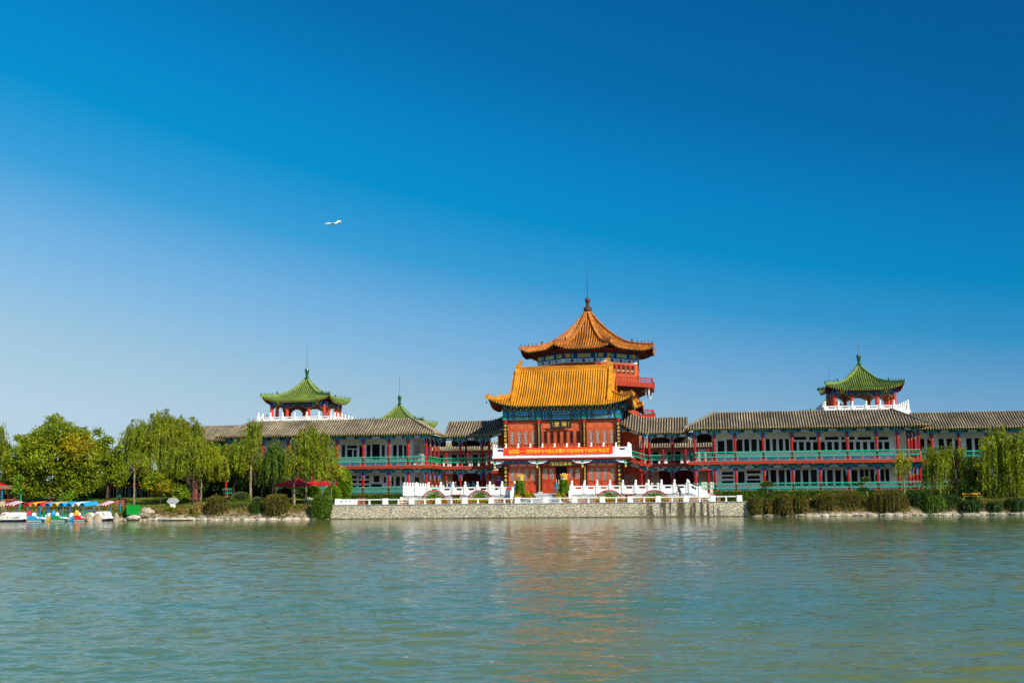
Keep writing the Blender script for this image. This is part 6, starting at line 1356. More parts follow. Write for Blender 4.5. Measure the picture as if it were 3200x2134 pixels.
cone_rock(258, 293, 1601, 1629, 119.2, 'left half of the pair of pointed boulders before the last boats', 1); cone_rock(288, 320, 1603, 1629, 119.3, 'right half of the pair of boulders before the last boats', 2); cone_rock(353, 373, 1601, 1628, 120.0, 'narrow pointed boulder standing alone right of the boats', 3)
r = random.Random(3); k = 0
for x in list(np.arange(-62, -37, .62))+list(np.arange(5.2, 33, .62)):
    y = shore(x)+r.uniform(-.15, .25); s_ = r.uniform(.18, .42); k += 1
    rock(x+r.uniform(-.3, .3), y, r.uniform(-.02, .10), s_*1.5, s_, s_*.55, 'pale stone lying at the water line of the left bank' if x < 0 else 'pale stone lying at the water line of the right bank', k, 'rock_pale' if r.random() < (.7 if x < 0 else .10) else 'rock', group='stones at the left water line' if x < 0 else 'stones at the right water line', name='stone', n=8)

# ================================================================ FLOWERS AND TERRACE THINGS
def pot_meshes(seed, cols):
    mb = MB(); mb.lathe(0, 0, [(.07, 0), (.10, .17), (.115, .17), (.115, .20), (.06, .20)], 'terracotta', 10); pot = mb.mesh('pot')
    g = rng(seed); n = 70; u = g.normal(0, 1, (n, 3)); u[:, 2] = np.abs(u[:, 2])*.8; u /= np.linalg.norm(u, axis=1)[:, None]; C = np.array([0, 0, .30])+u*np.array([.145, .145, .13])
    D = g.normal(0, 1, (n, 3)); D[:, 2] *= .3; D /= np.linalg.norm(D, axis=1)[:, None]; B = np.cross(D, u); B /= np.linalg.norm(B, axis=1)[:, None]
    me = quads_mesh('flowers', C, D*.045, B*.045, cols); me.polygons.foreach_set('material_index', np.where(g.random(n) < .62, 0, 1+g.integers(0, len(cols)-1, n)).astype(np.int32))
    return pot, me
PM = [pot_meshes(1, ['flower_yellow', 'leaf_broad']), pot_meshes(2, ['flower_yellow', 'flower_red', 'leaf_dark']), pot_meshes(3, ['flower_red', 'leaf_dark', 'flower_yellow'])]
PL = ['terracotta pot of yellow chrysanthemums in the row behind the low white rail', 'terracotta pot of mixed yellow and red flowers in the row behind the low white rail', 'terracotta pot of red flowers in the row behind the low white rail']
r = random.Random(8); x = -30.0
while x < 3.0:
    if not (-18.3 < x < -13.3):
        k = r.choices([0, 1, 2], [6, 3, 1])[0]; y = 122.95+r.uniform(-.04, .04); t = thing('flower_pot', (x, y, 1.441), PL[k], 'flower pot', 'row of flower pots behind the low rail')
        inst('pot', PM[k][0], t, (x, y, 1.441)); inst('flowers', PM[k][1], t, (x, y, 1.441), r.uniform(0, 6))
    x += .272 if not (-18.5 < x < -13.2) else .272
    if x > 1.2 and x < 1.3: break
def halfround(px, label, seed, rx=37):
    Y = 125.6; c = at(px, 1570, Y); R_ = rx*Y/F_PX; zt_ = at(px, 1532, Y).z; z0 = 1.44; H = zt_-z0
    t = thing('flower_fan', (c.x, Y, z0), label, 'flower display', 'half round flower displays before the platform')
    mb = MB()
    for i in range(31):
        a = math.pi*i/30; mb.blob((c.x+R_*1.08*math.cos(a), Y-.12, z0+.1+(H-.1)*math.sin(a)), (.085, .06, .075), 'flower_red', 7, 5)
    mb.tube([(c.x+R_*1.08*math.cos(math.pi*i/20), Y-.08, z0+.1+(H-.1)*math.sin(math.pi*i/20)) for i in range(21)], .02, 5, 'metal_grey'); part('flower_rim', mb, t)
    g = rng(seed); n = 2600; a = g.uniform(0, math.pi, n); q = g.random(n)**.5*1.0; C = np.stack([c.x+R_*q*np.cos(a), Y+.22*g.random(n)-.10, z0+.05+(H-.12)*q*np.sin(a)], 1); D = g.normal(0, 1, C.shape); D[:, 2] += .8
    mi = np.zeros(n, dtype=np.int32); mi[(q > .74) & (np.sin(a) > .35) & (g.random(n) < .45)] = 1; mi[g.random(n) < .03] = 2; leaf_part('planting', C, D, .13, .06, ['leaf_bright', 'flower_white', 'flower_yellow'], t, seed+3, mi, .3)
    mb = MB(); mb.prism([(c.x+R_*.9*math.cos(math.pi*i/12), z0+(H-.15)*math.sin(math.pi*i/12)) for i in range(13)], Y+.22, Y+.34, 'twig_core'); part('backing', mb, t)
halfround(1356, 'green half round flower bed with a red rim, first from the left below the balustrade', 1)
halfround(1500, 'green half round flower bed with a red rim, left of the lion headed topiary pair', 2)
halfround(1904, 'green half round flower bed with a red rim, right of the steps', 3, 38)
halfround(2046, 'green half round flower bed with a red rim, nearest the right stair', 4, 38)
for px, lab, sd_ in ((1426, 'green basket shaped planter with a red flowered brim, between the two left flower fans', 5), (1966, 'green basket shaped planter with a red flowered brim, between the two right flower fans', 6)):
    Y = 125.6; c = at(px, 1570, Y); t = thing('basket_planter', (c.x, Y, 1.44), lab, 'planter', 'basket shaped planters'); zt_ = at(px, 1546, Y).z
    mb = MB(); mb.lathe(c.x, Y, [(.30, 1.44), (.33, zt_-.12), (.45, zt_-.05)], 'twig_core', 12); part('basket', mb, t)
    mb = MB()
    for i in range(34): a = 2*math.pi*i/34; mb.blob((c.x+.62*math.cos(a), Y+.4*math.sin(a), zt_), (.06, .05, .045), 'flower_red', 6, 4)
    for i in range(20): a = 2*math.pi*i/20; mb.blob((c.x+.4*math.cos(a), Y+.25*math.sin(a), zt_-.01), (.07, .05, .04), 'flower_red', 6, 4)
    part('flower_brim', mb, t)
    g = rng(sd_); n = 700; a = g.uniform(0, 6.28, n); z = g.uniform(1.5, zt_-.05, n); C = np.stack([c.x+.38*np.cos(a), Y+.34*np.sin(a), z], 1); leaf_part('leaves', C, g.normal(0, 1, C.shape), .12, .06, 'leaf_bright', t, sd_)
    mb = MB(); P = [(c.x+q*.42*math.cos(b_), Y, zt_+.05+.95*math.sin(b_)) for q in (1,) for b_ in np.linspace(.05, math.pi-.05, 22)]
    mb.tube(P, .012, 5, 'metal_grey')
    for p in P[::2]: mb.blob(p, (.03, .03, .03), 'leaf_dark', 6, 4)
    part('handle', mb, t)
# topiary lions with yellow heads
def lion(px, y_top, y_neck, label, seed, turn):
    Y = 125.9; c = at(px, 1560, Y); z0 = 1.44; zn = at(px, y_neck, Y).z; zt_ = at(px, y_top, Y).z; t = thing('topiary_lion', (c.x, Y, z0), label, 'topiary lion', 'topiary lions beside the steps')
    g = rng(seed); n = 5200; a = g.uniform(0, 6.28, n); q = g.random(n); z = z0+.25+(zn-z0-.25)*q; rr = (.60-.20*q+.08*np.sin(a*6))*g.uniform(.86, 1.06, n)
    C = np.stack([c.x+rr*np.cos(a)*.95, Y+rr*np.sin(a)*.8, z], 1); leaf_part('clipped_body', C, np.stack([0*a, 0*a, -np.ones(n)], 1), .13, .06, ['leaf_bright'], t, seed, spread=.5)
    mb = MB(); mb.lathe(c.x, Y, [(.36, z0), (.36, z0+.4), (.20, zn)], 'twig_core', 12); part('frame', mb, t)
    mb = MB(); w_ = .36; n = 14; k = 8; vs = []; fs = []
    h = zt_-zn
    for i in range(k+1):
        v = i/k; e = 1 if v < .6 else math.sqrt(max(.0, 1-((v-.6)/.4)**2*.85))
        for j in range(n):
            a = 2*math.pi*j/n; sx_ = math.copysign(abs(math.cos(a))**.45, math.cos(a)); sy_ = math.copysign(abs(math.sin(a))**.45, math.sin(a)); vs.append((c.x+w_*e*sx_, Y+w_*.9*e*sy_, zn+h*v))
    fs = [(i*n+j, i*n+(j+1) % n, (i+1)*n+(j+1) % n, (i+1)*n+j) for i in range(k) for j in range(n)]+[tuple(range(k*n, k*n+n)), tuple(reversed(range(n)))]
    mb.add(vs, fs, 'lion_yellow')
    fx = c.x+turn*.08; fy = Y-w_*.9
    mb.blob((fx, fy-.04, zn+h*.50), (.13, .10, .09), 'lion_yellow', 10, 6); mb.blob((fx, fy-.13, zn+h*.53), (.06, .04, .04), 'brown_finial', 8, 5)
    for s_ in (-1, 1):
        mb.blob((fx+s_*.13, fy-.03, zn+h*.68), (.055, .04, .055), 'white_paint', 9, 6); mb.blob((fx+s_*.13, fy-.07, zn+h*.68), (.026, .02, .028), 'black_board', 7, 5)
        mb.tube([(fx+s_*.05, fy-.03, zn+h*.76), (fx+s_*.14, fy-.05, zn+h*.80), (fx+s_*.22, fy-.02, zn+h*.76)], .022, 6, 'brown_finial'); mb.blob((c.x+s_*.36, Y, zn+h*.78), (.06, .09, .09), 'lion_yellow', 8, 5)
    hd = part('head', mb, t)
    mb = MB(); mb.blob((fx, fy-.035, zn+h*.25), (.19, .05, .12), 'white_paint', 12, 7); mb.blob((fx, fy-.075, zn+h*.25), (.13, .03, .06), 'black_board', 12, 6); mb.tube([(fx-.19, fy-.05, zn+h*.36), (fx, fy-.08, zn+h*.40), (fx+.19, fy-.05, zn+h*.36)], .025, 6, 'brown_finial')
    for q in range(6): mb.box(fx-.10+.035*q, fx-.075+.035*q, fy-.10, fy-.07, zn+h*.27, zn+h*.31, 'white_paint')
    part('mouth', mb, hd)
lion(1626, 1482, 1501, 'green topiary lion with a yellow head and a white rimmed mouth, left of the steps', 5, 0)
lion(1763, 1478, 1499, 'green topiary lion with a yellow head and bared teeth, right of the steps', 6, -1)
def clump(px, py, rx, m, label, seed, Y=125.2):
    c = at(px, py, Y); t = rx*Y/F_PX; g = rng(seed); n = 240; u = g.normal(0, 1, (n, 3)); u[:, 2] = np.abs(u[:, 2]); u /= np.linalg.norm(u, axis=1)[:, None]
    root = thing('flower_bush', (c.x, Y, c.z), label, 'flowers', 'flower bushes at the feet of the lions'); C = np.array([c.x, Y, c.z])+u*t; mi = (g.random(n) < .3).astype(np.int32)
    leaf_part('flowers', C, g.normal(0, 1, C.shape), .10, .09, [m, 'leaf_dark'], root, seed, mi); mb = MB(); mb.blob((c.x, Y, c.z-.02), (t*.8, t*.8, t*.7), 'twig_core', 8, 5); part('stems', mb, root)
r = random.Random(4); i = 0
for x0, x1 in ((1612, 1672), (1738, 1776)):
    for row, (yy, Yq) in enumerate(((1553, 124.9), (1546, 125.3), (1541, 125.8))):
        x = x0+row*2
        while x < x1-row*6:
            i += 1; m_ = r.choices(['flower_yellow', 'flower_purple', 'flower_red', 'leaf_bright'], [6, 1.3, .8, 1.5])[0]
            clump(x, yy+r.uniform(-1.5, 1.5), 4.3, m_, {'flower_yellow': 'ball of bright yellow chrysanthemums', 'flower_purple': 'tuft of purple flowers', 'flower_red': 'tuft of red flowers', 'leaf_bright': 'tuft of green leaves'}[m_]+(' at the foot of the left topiary lion' if x0 < 1700 else ' at the foot of the right topiary lion'), 300+i, Yq)
            x += 7.2
for px0, px1, py0, py1, lab in ((1119, 1143, 1551, 1570, 'slatted wooden bin behind the left end of the low white rail'), (2226, 2251, 1544, 1566, 'slatted wooden double bin behind the right end of the low white rail'), (364, 392, 1557, 1583, 'dark slatted wooden bin behind the striped canopy')):
    Y = 124.2 if px0 > 500 else 124.0; a = at(px0, py1, Y); b = at(px1, py0, Y); z0 = ground_h(a.x, Y); t = thing('litter_bin', ((a.x+b.x)/2, Y, z0), lab, 'bin'); mb = MB(); w_ = b.x-a.x
    for i in range(9): xx = a.x+w_*(i+.5)/9; (mb.box(xx-w_*.045, xx+w_*.045, Y-.25, Y-.22, z0+.08, b.z-.12, 'wood_slat') if i != 4 else None); (mb.box(xx-w_*.045, xx+w_*.045, Y+.22, Y+.25, z0+.08, b.z-.12, 'wood_slat'))
    part('slats', mb, t); mb = MB(); mb.box(a.x, b.x, Y-.215, Y+.215, z0, b.z-.14, 'wood_maroon'); mb.box(a.x-.05, b.x+.05, Y-.3, Y+.3, b.z-.11, b.z-.04, 'wood_maroon'); mb.blob(((a.x+b.x)/2, Y, b.z-.04), (w_*.45, .25, .07), 'wood_maroon', 10, 5); part('casing', mb, t)
# air conditioner units in the galleries
for x, y, z, s_, lab in ((-33.0+.9, 141.6, 5.91, 1, 'grey outdoor air conditioner on the upper floor at the right corner of the left wing'), (-31.95, 142.6, 5.91, .8, 'smaller grey air conditioner behind the first one at the corner of the left wing'), (.75, 141.4, 5.91, 1.05, 'beige outdoor air conditioner on the upper floor at the left corner of the right wing'), (1.5, 142.5, 5.91, .8, 'grey air conditioner behind the beige one at the corner of the right wing')):
    t = thing('air_conditioner', (x, y, z), lab, 'air conditioner', 'air conditioner units on the upper gallery floor'); mb = MB(); mb.bevbox(x-.45*s_, x+.45*s_, y-.18, y+.18, z+.05, z+1.35*s_, 'ac_grey', .03); part('casing', mb, t)
    for k in (0, 1): mb = MB(); mb.tube([(x, y-.19, z+(.40+.6*k)*s_), (x, y-.21, z+(.40+.6*k)*s_)], .25*s_, 16, 'metal_grey'); part('fan_grille', mb, t)
# signboard and green cabinet
Y = 145.6; a = at(1548, 1520, Y); b = at(1574, 1491, Y); t = thing('notice_stand', ((a.x+b.x)/2, Y, 2.37), 'dark magenta wooden notice stand just left of the hall', 'sign stand')
mb = MB(); mb.bar((a.x, Y, 2.37), (a.x, Y, b.z+.08), .09, .09, 'sign_magenta', (0,1,0)); mb.bar((b.x, Y, 2.37), (b.x, Y, b.z+.08), .09, .09, 'sign_magenta', (0,1,0)); mb.box(a.x-.15, b.x+.15, Y-.05, Y+.05, b.z-.10, b.z-.02, 'sign_magenta'); mb.blob(((a.x+b.x)/2, Y, b.z+.02), (.16, .05, .08), 'white_paint', 8, 5); part('frame', mb, t)
mb = MB(); mb.box(a.x+.06, b.x-.06, Y-.03, Y+.03, 3.0, b.z-.12, 'sign_magenta'); mb.box(a.x+.08, b.x-.08, Y-.04, Y-.031, b.z-.42, b.z-.16, 'beam_blue')
for q in range(6): mb.box(a.x+.16+q*.10, a.x+.23+q*.10, Y-.048, Y-.041, b.z-.34, b.z-.24, 'white_paint')
for q in range(3): mb.box(a.x+.12, b.x-.12, Y-.038, Y-.0305, b.z-.62-q*.2, b.z-.56-q*.2, 'flower_purple')
part('board', mb, t)
Y = 121.9; a = at(399, 1608, Y); b = at(435.5, 1576, Y); t = thing('green_cabinet', ((a.x+b.x)/2, Y, a.z), 'bright green metal cabinet standing on pale stones at the shore', 'cabinet')
mb = MB(); mb.bevbox(a.x, b.x, Y-.3, Y+.3, a.z, b.z, 'box_green', .015); mb.box(a.x-.02, b.x+.02, Y-.32, Y+.32, b.z-.03, b.z+.01, 'box_green'); part('casing', mb, t)
mb = MB(); xm = (a.x+b.x)/2; mb.box(a.x+.04, xm-.01, Y-.315, Y-.301, a.z+.05, b.z-.06, 'box_green'); mb.box(xm+.01, b.x-.04, Y-.315, Y-.301, a.z+.05, b.z-.06, 'box_green'); mb.box(xm-.03, xm-.015, Y-.335, Y-.316, a.z+.45, a.z+.6, 'metal_grey'); part('doors', mb, t)
# fan shaped stone sign
Y = 123.2; c = at(540, 1583, Y); top = at(540, 1553, Y).z; t = thing('fan_stone', (c.x, Y, c.z), 'white stone slab carved in the shape of an open fan on the left bank', 'stone sign'); mb = MB(); R_ = 22*Y/F_PX; zc = top-R_*1.02
P = [(c.x+R_*math.cos(a_), zc+R_*math.sin(a_)) for a_ in np.linspace(math.radians(20), math.radians(160), 15)]; P += [(c.x-R_*.40, zc-.02), (c.x-R_*.2, zc+.02), (c.x, zc+.03), (c.x+R_*.2, zc+.02), (c.x+R_*.40, zc-.02)]
mb.prism(P, Y-.09, Y+.09, 'grey_stone'); part('fan_slab', mb, t); mb = MB(); mb.taper(c.x, Y, zc-.75, zc-.0, .22, .16, .28, .085, 'white_stone'); mb.box(c.x-.4, c.x+.4, Y-.2, Y+.2, zc-.9, zc-.7, 'white_stone'); part('pedestal', mb, t)  # slab grey instead of white: shade of the leaves put into its colour
# yellow bench, stone curb, lamp globe
Y = 126.5; a = at(3009, 1551, Y); b = at(3066, 1539, Y); t = thing('yellow_bench', ((a.x+b.x)/2, Y, a.z), 'bright yellow bench between the two right weeping willows', 'bench')
mb = MB(); mb.box(a.x, b.x, Y+.2, Y+.25, b.z-.20, b.z, 'bench_yellow'); part('backrest', mb, t); mb = MB(); mb.box(a.x, b.x, Y-.2, Y+.18, b.z-.36, b.z-.31, 'bench_yellow'); part('seat', mb, t)
for x in (a.x+.08, b.x-.08): mb = MB(); mb.box(x-.04, x+.04, Y-.15, Y+.15, b.z-.8, b.z-.361, 'bench_yellow'); part('leg', mb, t)
Y = 124.3; a = at(200, 1598, Y); b = at(336, 1590, Y); mb = MB()
for i in range(7): w_ = (b.x-a.x)/7; mb.bevbox(a.x+w_*i, a.x+w_*(i+1)-.03, Y-.15, Y+.25, b.z-.5, b.z, 'rock_pale', .03)
solo('stone_curb', mb, (a.x, Y, b.z-.5), 'low pale curb of dressed stone blocks behind the pedal boats', 'curb')
Y = 125.5; c = at(373, 1583, Y); g0 = at(373, 1551, Y); t = thing('lawn_lamp', (c.x, Y, c.z), 'lamp post with a green glass globe beside the dark slatted bin', 'lamp'); mb = MB(); mb.cyl(c.x, Y, c.z, g0.z-.2, .04, 'boat_black', 8); part('post', mb, t); mb = MB(); mb.blob(tuple(g0), (.2, .2, .2), 'green_glaze', 12, 8); part('globe', mb, t)
# red tents, kiosk, chair, booth, statue
def tent(x0, x1, yt, ye, Y, label, m='tent_red', grp='red tents'):
    a = at(x0, ye, Y); b = at(x1, ye, Y); top = at((x0+x1)/2, yt, Y).z; w_ = (b.x-a.x)/2; cx = (a.x+b.x)/2; z = a.z; g0 = ground_h(cx, Y); t = thing('tent', (cx, Y, g0), label, 'tent', grp)
    mb = MB(); n = 8; h = top-z
    for s_ in range(4):
        T_ = Matrix.Translation((cx, Y, 0)) @ Matrix.Rotation(s_*math.pi/2, 4, 'Z'); mb.T = T_; vs = []
        for i in range(n+1):
            q = i/n; e = w_*(1-q)+.02; zz = z+.28+(h-.28)*(q**1.5*.55+q*.45)
            for j in range(5): u = -1+j/2; vs.append((u*e, -e+.05*w_*math.sin((j % 4)/4*math.pi)*q*(1-q)*2, zz-.07*(1-abs(u))*math.sin(math.pi*q)))
        mb.add(vs, [(i*5+j, i*5+j+1, (i+1)*5+j+1, (i+1)*5+j) for i in range(n) for j in range(4)], m)
        mb.add([(-w_, -w_-.005, z), (w_, -w_-.005, z), (w_, -w_-.005, z+.28), (-w_, -w_-.005, z+.28)], [(0,1,2,3)], m)
    mb.T = None; part('canopy', mb, t)
    for sx_ in (-1, 1):
        for sy_ in (-1, 1): mb = MB(); mb.box(cx+sx_*(w_-.04)-.025, cx+sx_*(w_-.04)+.025, Y+sy_*(w_-.04)-.025, Y+sy_*(w_-.04)+.025, g0, z+.2, 'white_paint'); part('pole', mb, t)
tent(878, 976, 1493, 1521, 131.5, 'red pop up tent behind the big forking willow'); tent(972, 1030, 1494, 1517, 133.5, 'second red tent farther right, behind the clipped round shrubs', 'tent_red')
for i, (x0, x1, yt, ye, Y, lab) in enumerate(((349,372,1510,1524,139,'small red parasol roof behind the lamp with the green globe'),(376,398,1506,1518,141,'small red parasol roof left of the small straight willow'),(412,434,1509,1521,140,'small red parasol roof right of the small straight willow'),(448,470,1513,1524,142,'small red parasol roof behind the low spreading tree'),(-25,16,1506,1520,128,'red tent top above the kiosk at the left edge'))): tent(x0, x1, yt, ye, Y, lab, 'tent_red', 'red parasols in the shade')
Y = 126.0; a = at(-40, 1528, Y); b = at(66, 1518, Y); g0 = ground_h(b.x, Y); t = thing('kiosk', ((a.x+b.x)/2, Y, g0), 'open kiosk with a flat brown roof on thin posts at the left edge', 'kiosk')
mb = MB(); mb.add([(a.x, Y-1.4, a.z), (b.x, Y-1.4, a.z-.05), (b.x-.3, Y+1.6, b.z), (a.x, Y+1.6, b.z), (a.x, Y-1.4, a.z+.14), (b.x, Y-1.4, a.z+.10), (b.x-.3, Y+1.6, b.z+.12), (a.x, Y+1.6, b.z+.12)], [(0,3,2,1),(4,5,6,7),(0,1,5,4),(1,2,6,5),(2,3,7,6),(3,0,4,7)], 'wood_slat'); part('roof', mb, t)
for px_, m_ in ((6, 'post_blue'), (24, 'wood_maroon'), (40, 'wood_maroon'), (65, 'rail_green')): mb = MB(); c = at(px_, 1560, Y-1.2); mb.box(c.x-.05, c.x+.05, Y-1.25, Y-1.15, g0, a.z, m_); part('post', mb, t)
Y = 124.8; a = at(14, 1587, Y); b = at(46, 1560, Y); t = thing('ticket_booth', ((a.x+b.x)/2, Y, a.z), 'small dark red wooden booth with upswept corners below the kiosk roof', 'booth')
mb = MB(); mb.bevbox(a.x, b.x, Y-.4, Y+.4, a.z, b.z-.1, 'statue_red', .03); part('body', mb, t); mb = MB(); mb.prism([(a.x-.1, b.z-.1), (b.x+.1, b.z-.1), (b.x+.28, b.z+.22), (b.x+.05, b.z+.02), (a.x+.1, b.z+.0)], Y-.5, Y+.5, 'slat_red'); part('top', mb, t)
Y = 121.3; c = at(3, 1595, Y); t = thing('cane_chair', (c.x, Y, c.z), 'pale cane armchair on the green landing stage at the left edge', 'chair'); z0 = c.z
mb = MB(); mb.box(c.x-.25, c.x+.25, Y-.25, Y+.25, z0+.42, z0+.48, 'rattan'); part('seat', mb, t)
mb = MB(); P = [(c.x-.27, Y+.2, z0+.5), (c.x-.30, Y+.25, z0+.85), (c.x-.15, Y+.27, z0+1.02), (c.x+.15, Y+.27, z0+1.02), (c.x+.30, Y+.25, z0+.85), (c.x+.27, Y+.2, z0+.5)]; mb.tube(P, .03, 6, 'rattan'); mb.box(c.x-.24, c.x+.24, Y+.235, Y+.26, z0+.5, z0+.95, 'rattan'); part('backrest', mb, t)
for sx_ in (-1, 1):
    for sy_ in (-1, 1): mb = MB(); mb.cyl(c.x+sx_*.22, Y+sy_*.2, z0, z0+.42, .025, 'rattan', 6); part('leg', mb, t)
Y = 129.6; c = at(609, 1562, Y); zt_ = at(609, 1488, Y).z; H = zt_-c.z; t = thing('statue', (c.x, Y, c.z), 'dark red bronze statue of a robed figure standing among the willows', 'statue')
mb = MB(); mb.taper(c.x, Y, c.z, c.z+H*.22, .45, .4, .38, .33, 'statue_red'); part('pedestal', mb, t)
mb = MB(); mb.tube([(c.x, Y, c.z+H*q) for q in (.22, .3, .5, .64, .78, .83, .86)], [.34, .36, .30, .26, .30, .20, .09], 12, 'statue_red', sy=.7); mb.tube([(c.x, Y, c.z+H*.85), (c.x, Y-.02, c.z+H*.90), (c.x, Y-.02, c.z+H*.96), (c.x, Y, c.z+H)], [.08, .12, .13, .05], 10, 'statue_red')
mb.tube([(c.x-.26, Y, c.z+H*.80), (c.x-.36, Y-.08, c.z+H*.66), (c.x-.16, Y-.26, c.z+H*.60)], [.11, .10, .06], 8, 'statue_red'); mb.tube([(c.x+.26, Y, c.z+H*.80), (c.x+.38, Y-.05, c.z+H*.66), (c.x+.30, Y-.2, c.z+H*.52)], [.11, .10, .06], 8, 'statue_red'); part('robed_figure', mb, t)
# ---- landing stage, bollards, boats
mb = MB(); a = at(-60, 1600, 121.4); b = at(345, 1597, 121.4); mb.box(a.x, b.x, 120.7, 122.4, .55, .72, 'deck_green')
for i in range(14): xx = a.x+(b.x-a.x)*i/13; mb.box(xx-.06, xx+.06, 120.8, 120.92, -.8, .549, 'boat_black')
solo('landing_stage', mb, (a.x, 121.4, 0), 'long green landing stage behind the pedal boats', 'jetty')
for px_, lab in ((149, 'white bollard with a red cap behind the left canopies'), (214.5, 'white bollard with a red cap behind the middle pedal boats'), (277.5, 'white bollard with a red cap behind the blue and white canopies')):
    Y = 120.9; c = at(px_, 1600, Y); z = at(px_, 1585, Y).z; t = thing('bollard', (c.x, Y, .72), lab, 'bollard', 'white bollards with red caps'); mb = MB(); mb.taper(c.x, Y, .72, z-.12, .16, .14, .13, .12, 'fiber_white'); part('post', mb, t); mb = MB(); mb.tube([(c.x, Y, z-.12), (c.x, Y, z)], [.19, .17], 12, 'fiber_red'); part('cap', mb, t)
def canopy_arcs(t, xs_, cols, z0, rise, y0, y1, sweep=.25):
    for (xa, xb), c_ in zip(zip(xs_[:-1], xs_[1:]), cols):
        mb = MB(); n = 8; vs = []
        for i in range(n+1):
            q = i/n; x = xa+(xb-xa)*q; z = z0+rise*math.sin(math.pi*q)**.8 if 0 < q < 1 else z0
            for y, dz, dx in ((y0, 0, -sweep), ((y0+y1)/2, .10, 0), (y1, .14, sweep)): vs.append((x+dx, y, z+dz)); 
        m_ = len(vs); vs += [(v[0], v[1], v[2]-.05) for v in vs]
        fs = [(i*3+j, i*3+j+1, (i+1)*3+j+1, (i+1)*3+j) for i in range(n) for j in (0, 1)]; fs += [tuple(reversed([m_+k for k in f])) for f in fs]
        fs += [(i*3, (i+1)*3, m_+(i+1)*3, m_+i*3) for i in range(n)]+[((i+1)*3+2, i*3+2, m_+i*3+2, m_+(i+1)*3+2) for i in range(n)]
        mb.add(vs, fs, c_); part('canopy', mb, t)
def hull(t, x0, x1, y, z, nose, m='fiber_white', m2='fiber_blue'):
    """a moulded pedal boat hull, bow at the left when nose is -1"""
    mb = MB(); L = x1-x0; n = 12; k = 8; vs = []
    for i in range(n+1):
        q = i/n; qq = q if nose < 0 else 1-q; w_ = .85*min(1, (qq*3.0+.12))**.6; h = .16+.42*math.sin(min(1, qq*1.15)*math.pi*.5)+.05*math.sin(qq*8)
        for j in range(k+1): a = math.pi*j/k; vs.append((x0+L*q, y-w_*math.cos(a), z+.06+h*math.sin(a)**.6))
    mb.add(vs, [(i*(k+1)+j, i*(k+1)+j+1, (i+1)*(k+1)+j+1, (i+1)*(k+1)+j) for i in range(n) for j in range(k)]+[tuple(range(k+1)), tuple(reversed(range(n*(k+1), (n+1)*(k+1))))], m); h_ = part('hull', mb, t, smooth=False)
    mb = MB(); mb.prism([(x0+.25, z-.25), (x1-.25, z-.25), (x1-.02, z+.06), (x0-.02, z+.06)], y-.80, y+.80, m2); part('float', mb, t); return h_
def posts(t, ps, z0, z1):
    for x, y in ps: mb = MB(); mb.cyl(x, y, z0, z1, .035, 'post_blue', 8); part('post', mb, t)
def striped(t, x0, x1, z, y0, y1):
    mb = MB(); n = 9
    for i in range(n):
        a = x0+(x1-x0)*i/n; b = x0+(x1-x0)*(i+1)/n; c_ = 'fiber_red' if i % 2 == 0 else 'fiber_white'; za = .30*math.sin(math.pi*(.12+.76*i/n)); zb_ = .30*math.sin(math.pi*(.12+.76*(i+1)/n)); s_ = .5
        mb.add([(a-s_, y0, z+za*.5-.1), (b-s_, y0, z+zb_*.5-.1), (b, (y0+y1)/2, z+zb_+.1), (a, (y0+y1)/2, z+za+.1), (b+s_*.6, y1, z+zb_*.6), (a+s_*.6, y1, z+za*.6)], [(0,1,2,3), (3,2,4,5), (3,2,1,0), (5,4,2,3)], c_)
        mb.add([(a-s_, y0-.003, z+za*.5-.22), (b-s_, y0-.003, z+zb_*.5-.22), (b-s_, y0-.003, z+zb_*.5-.1), (a-s_, y0-.003, z+za*.5-.1)], [(0,1,2,3)], c_)
    part('canopy', mb, t)
def xpx(p, Y): return at(p, 1600, Y).x
ZW = 0.0
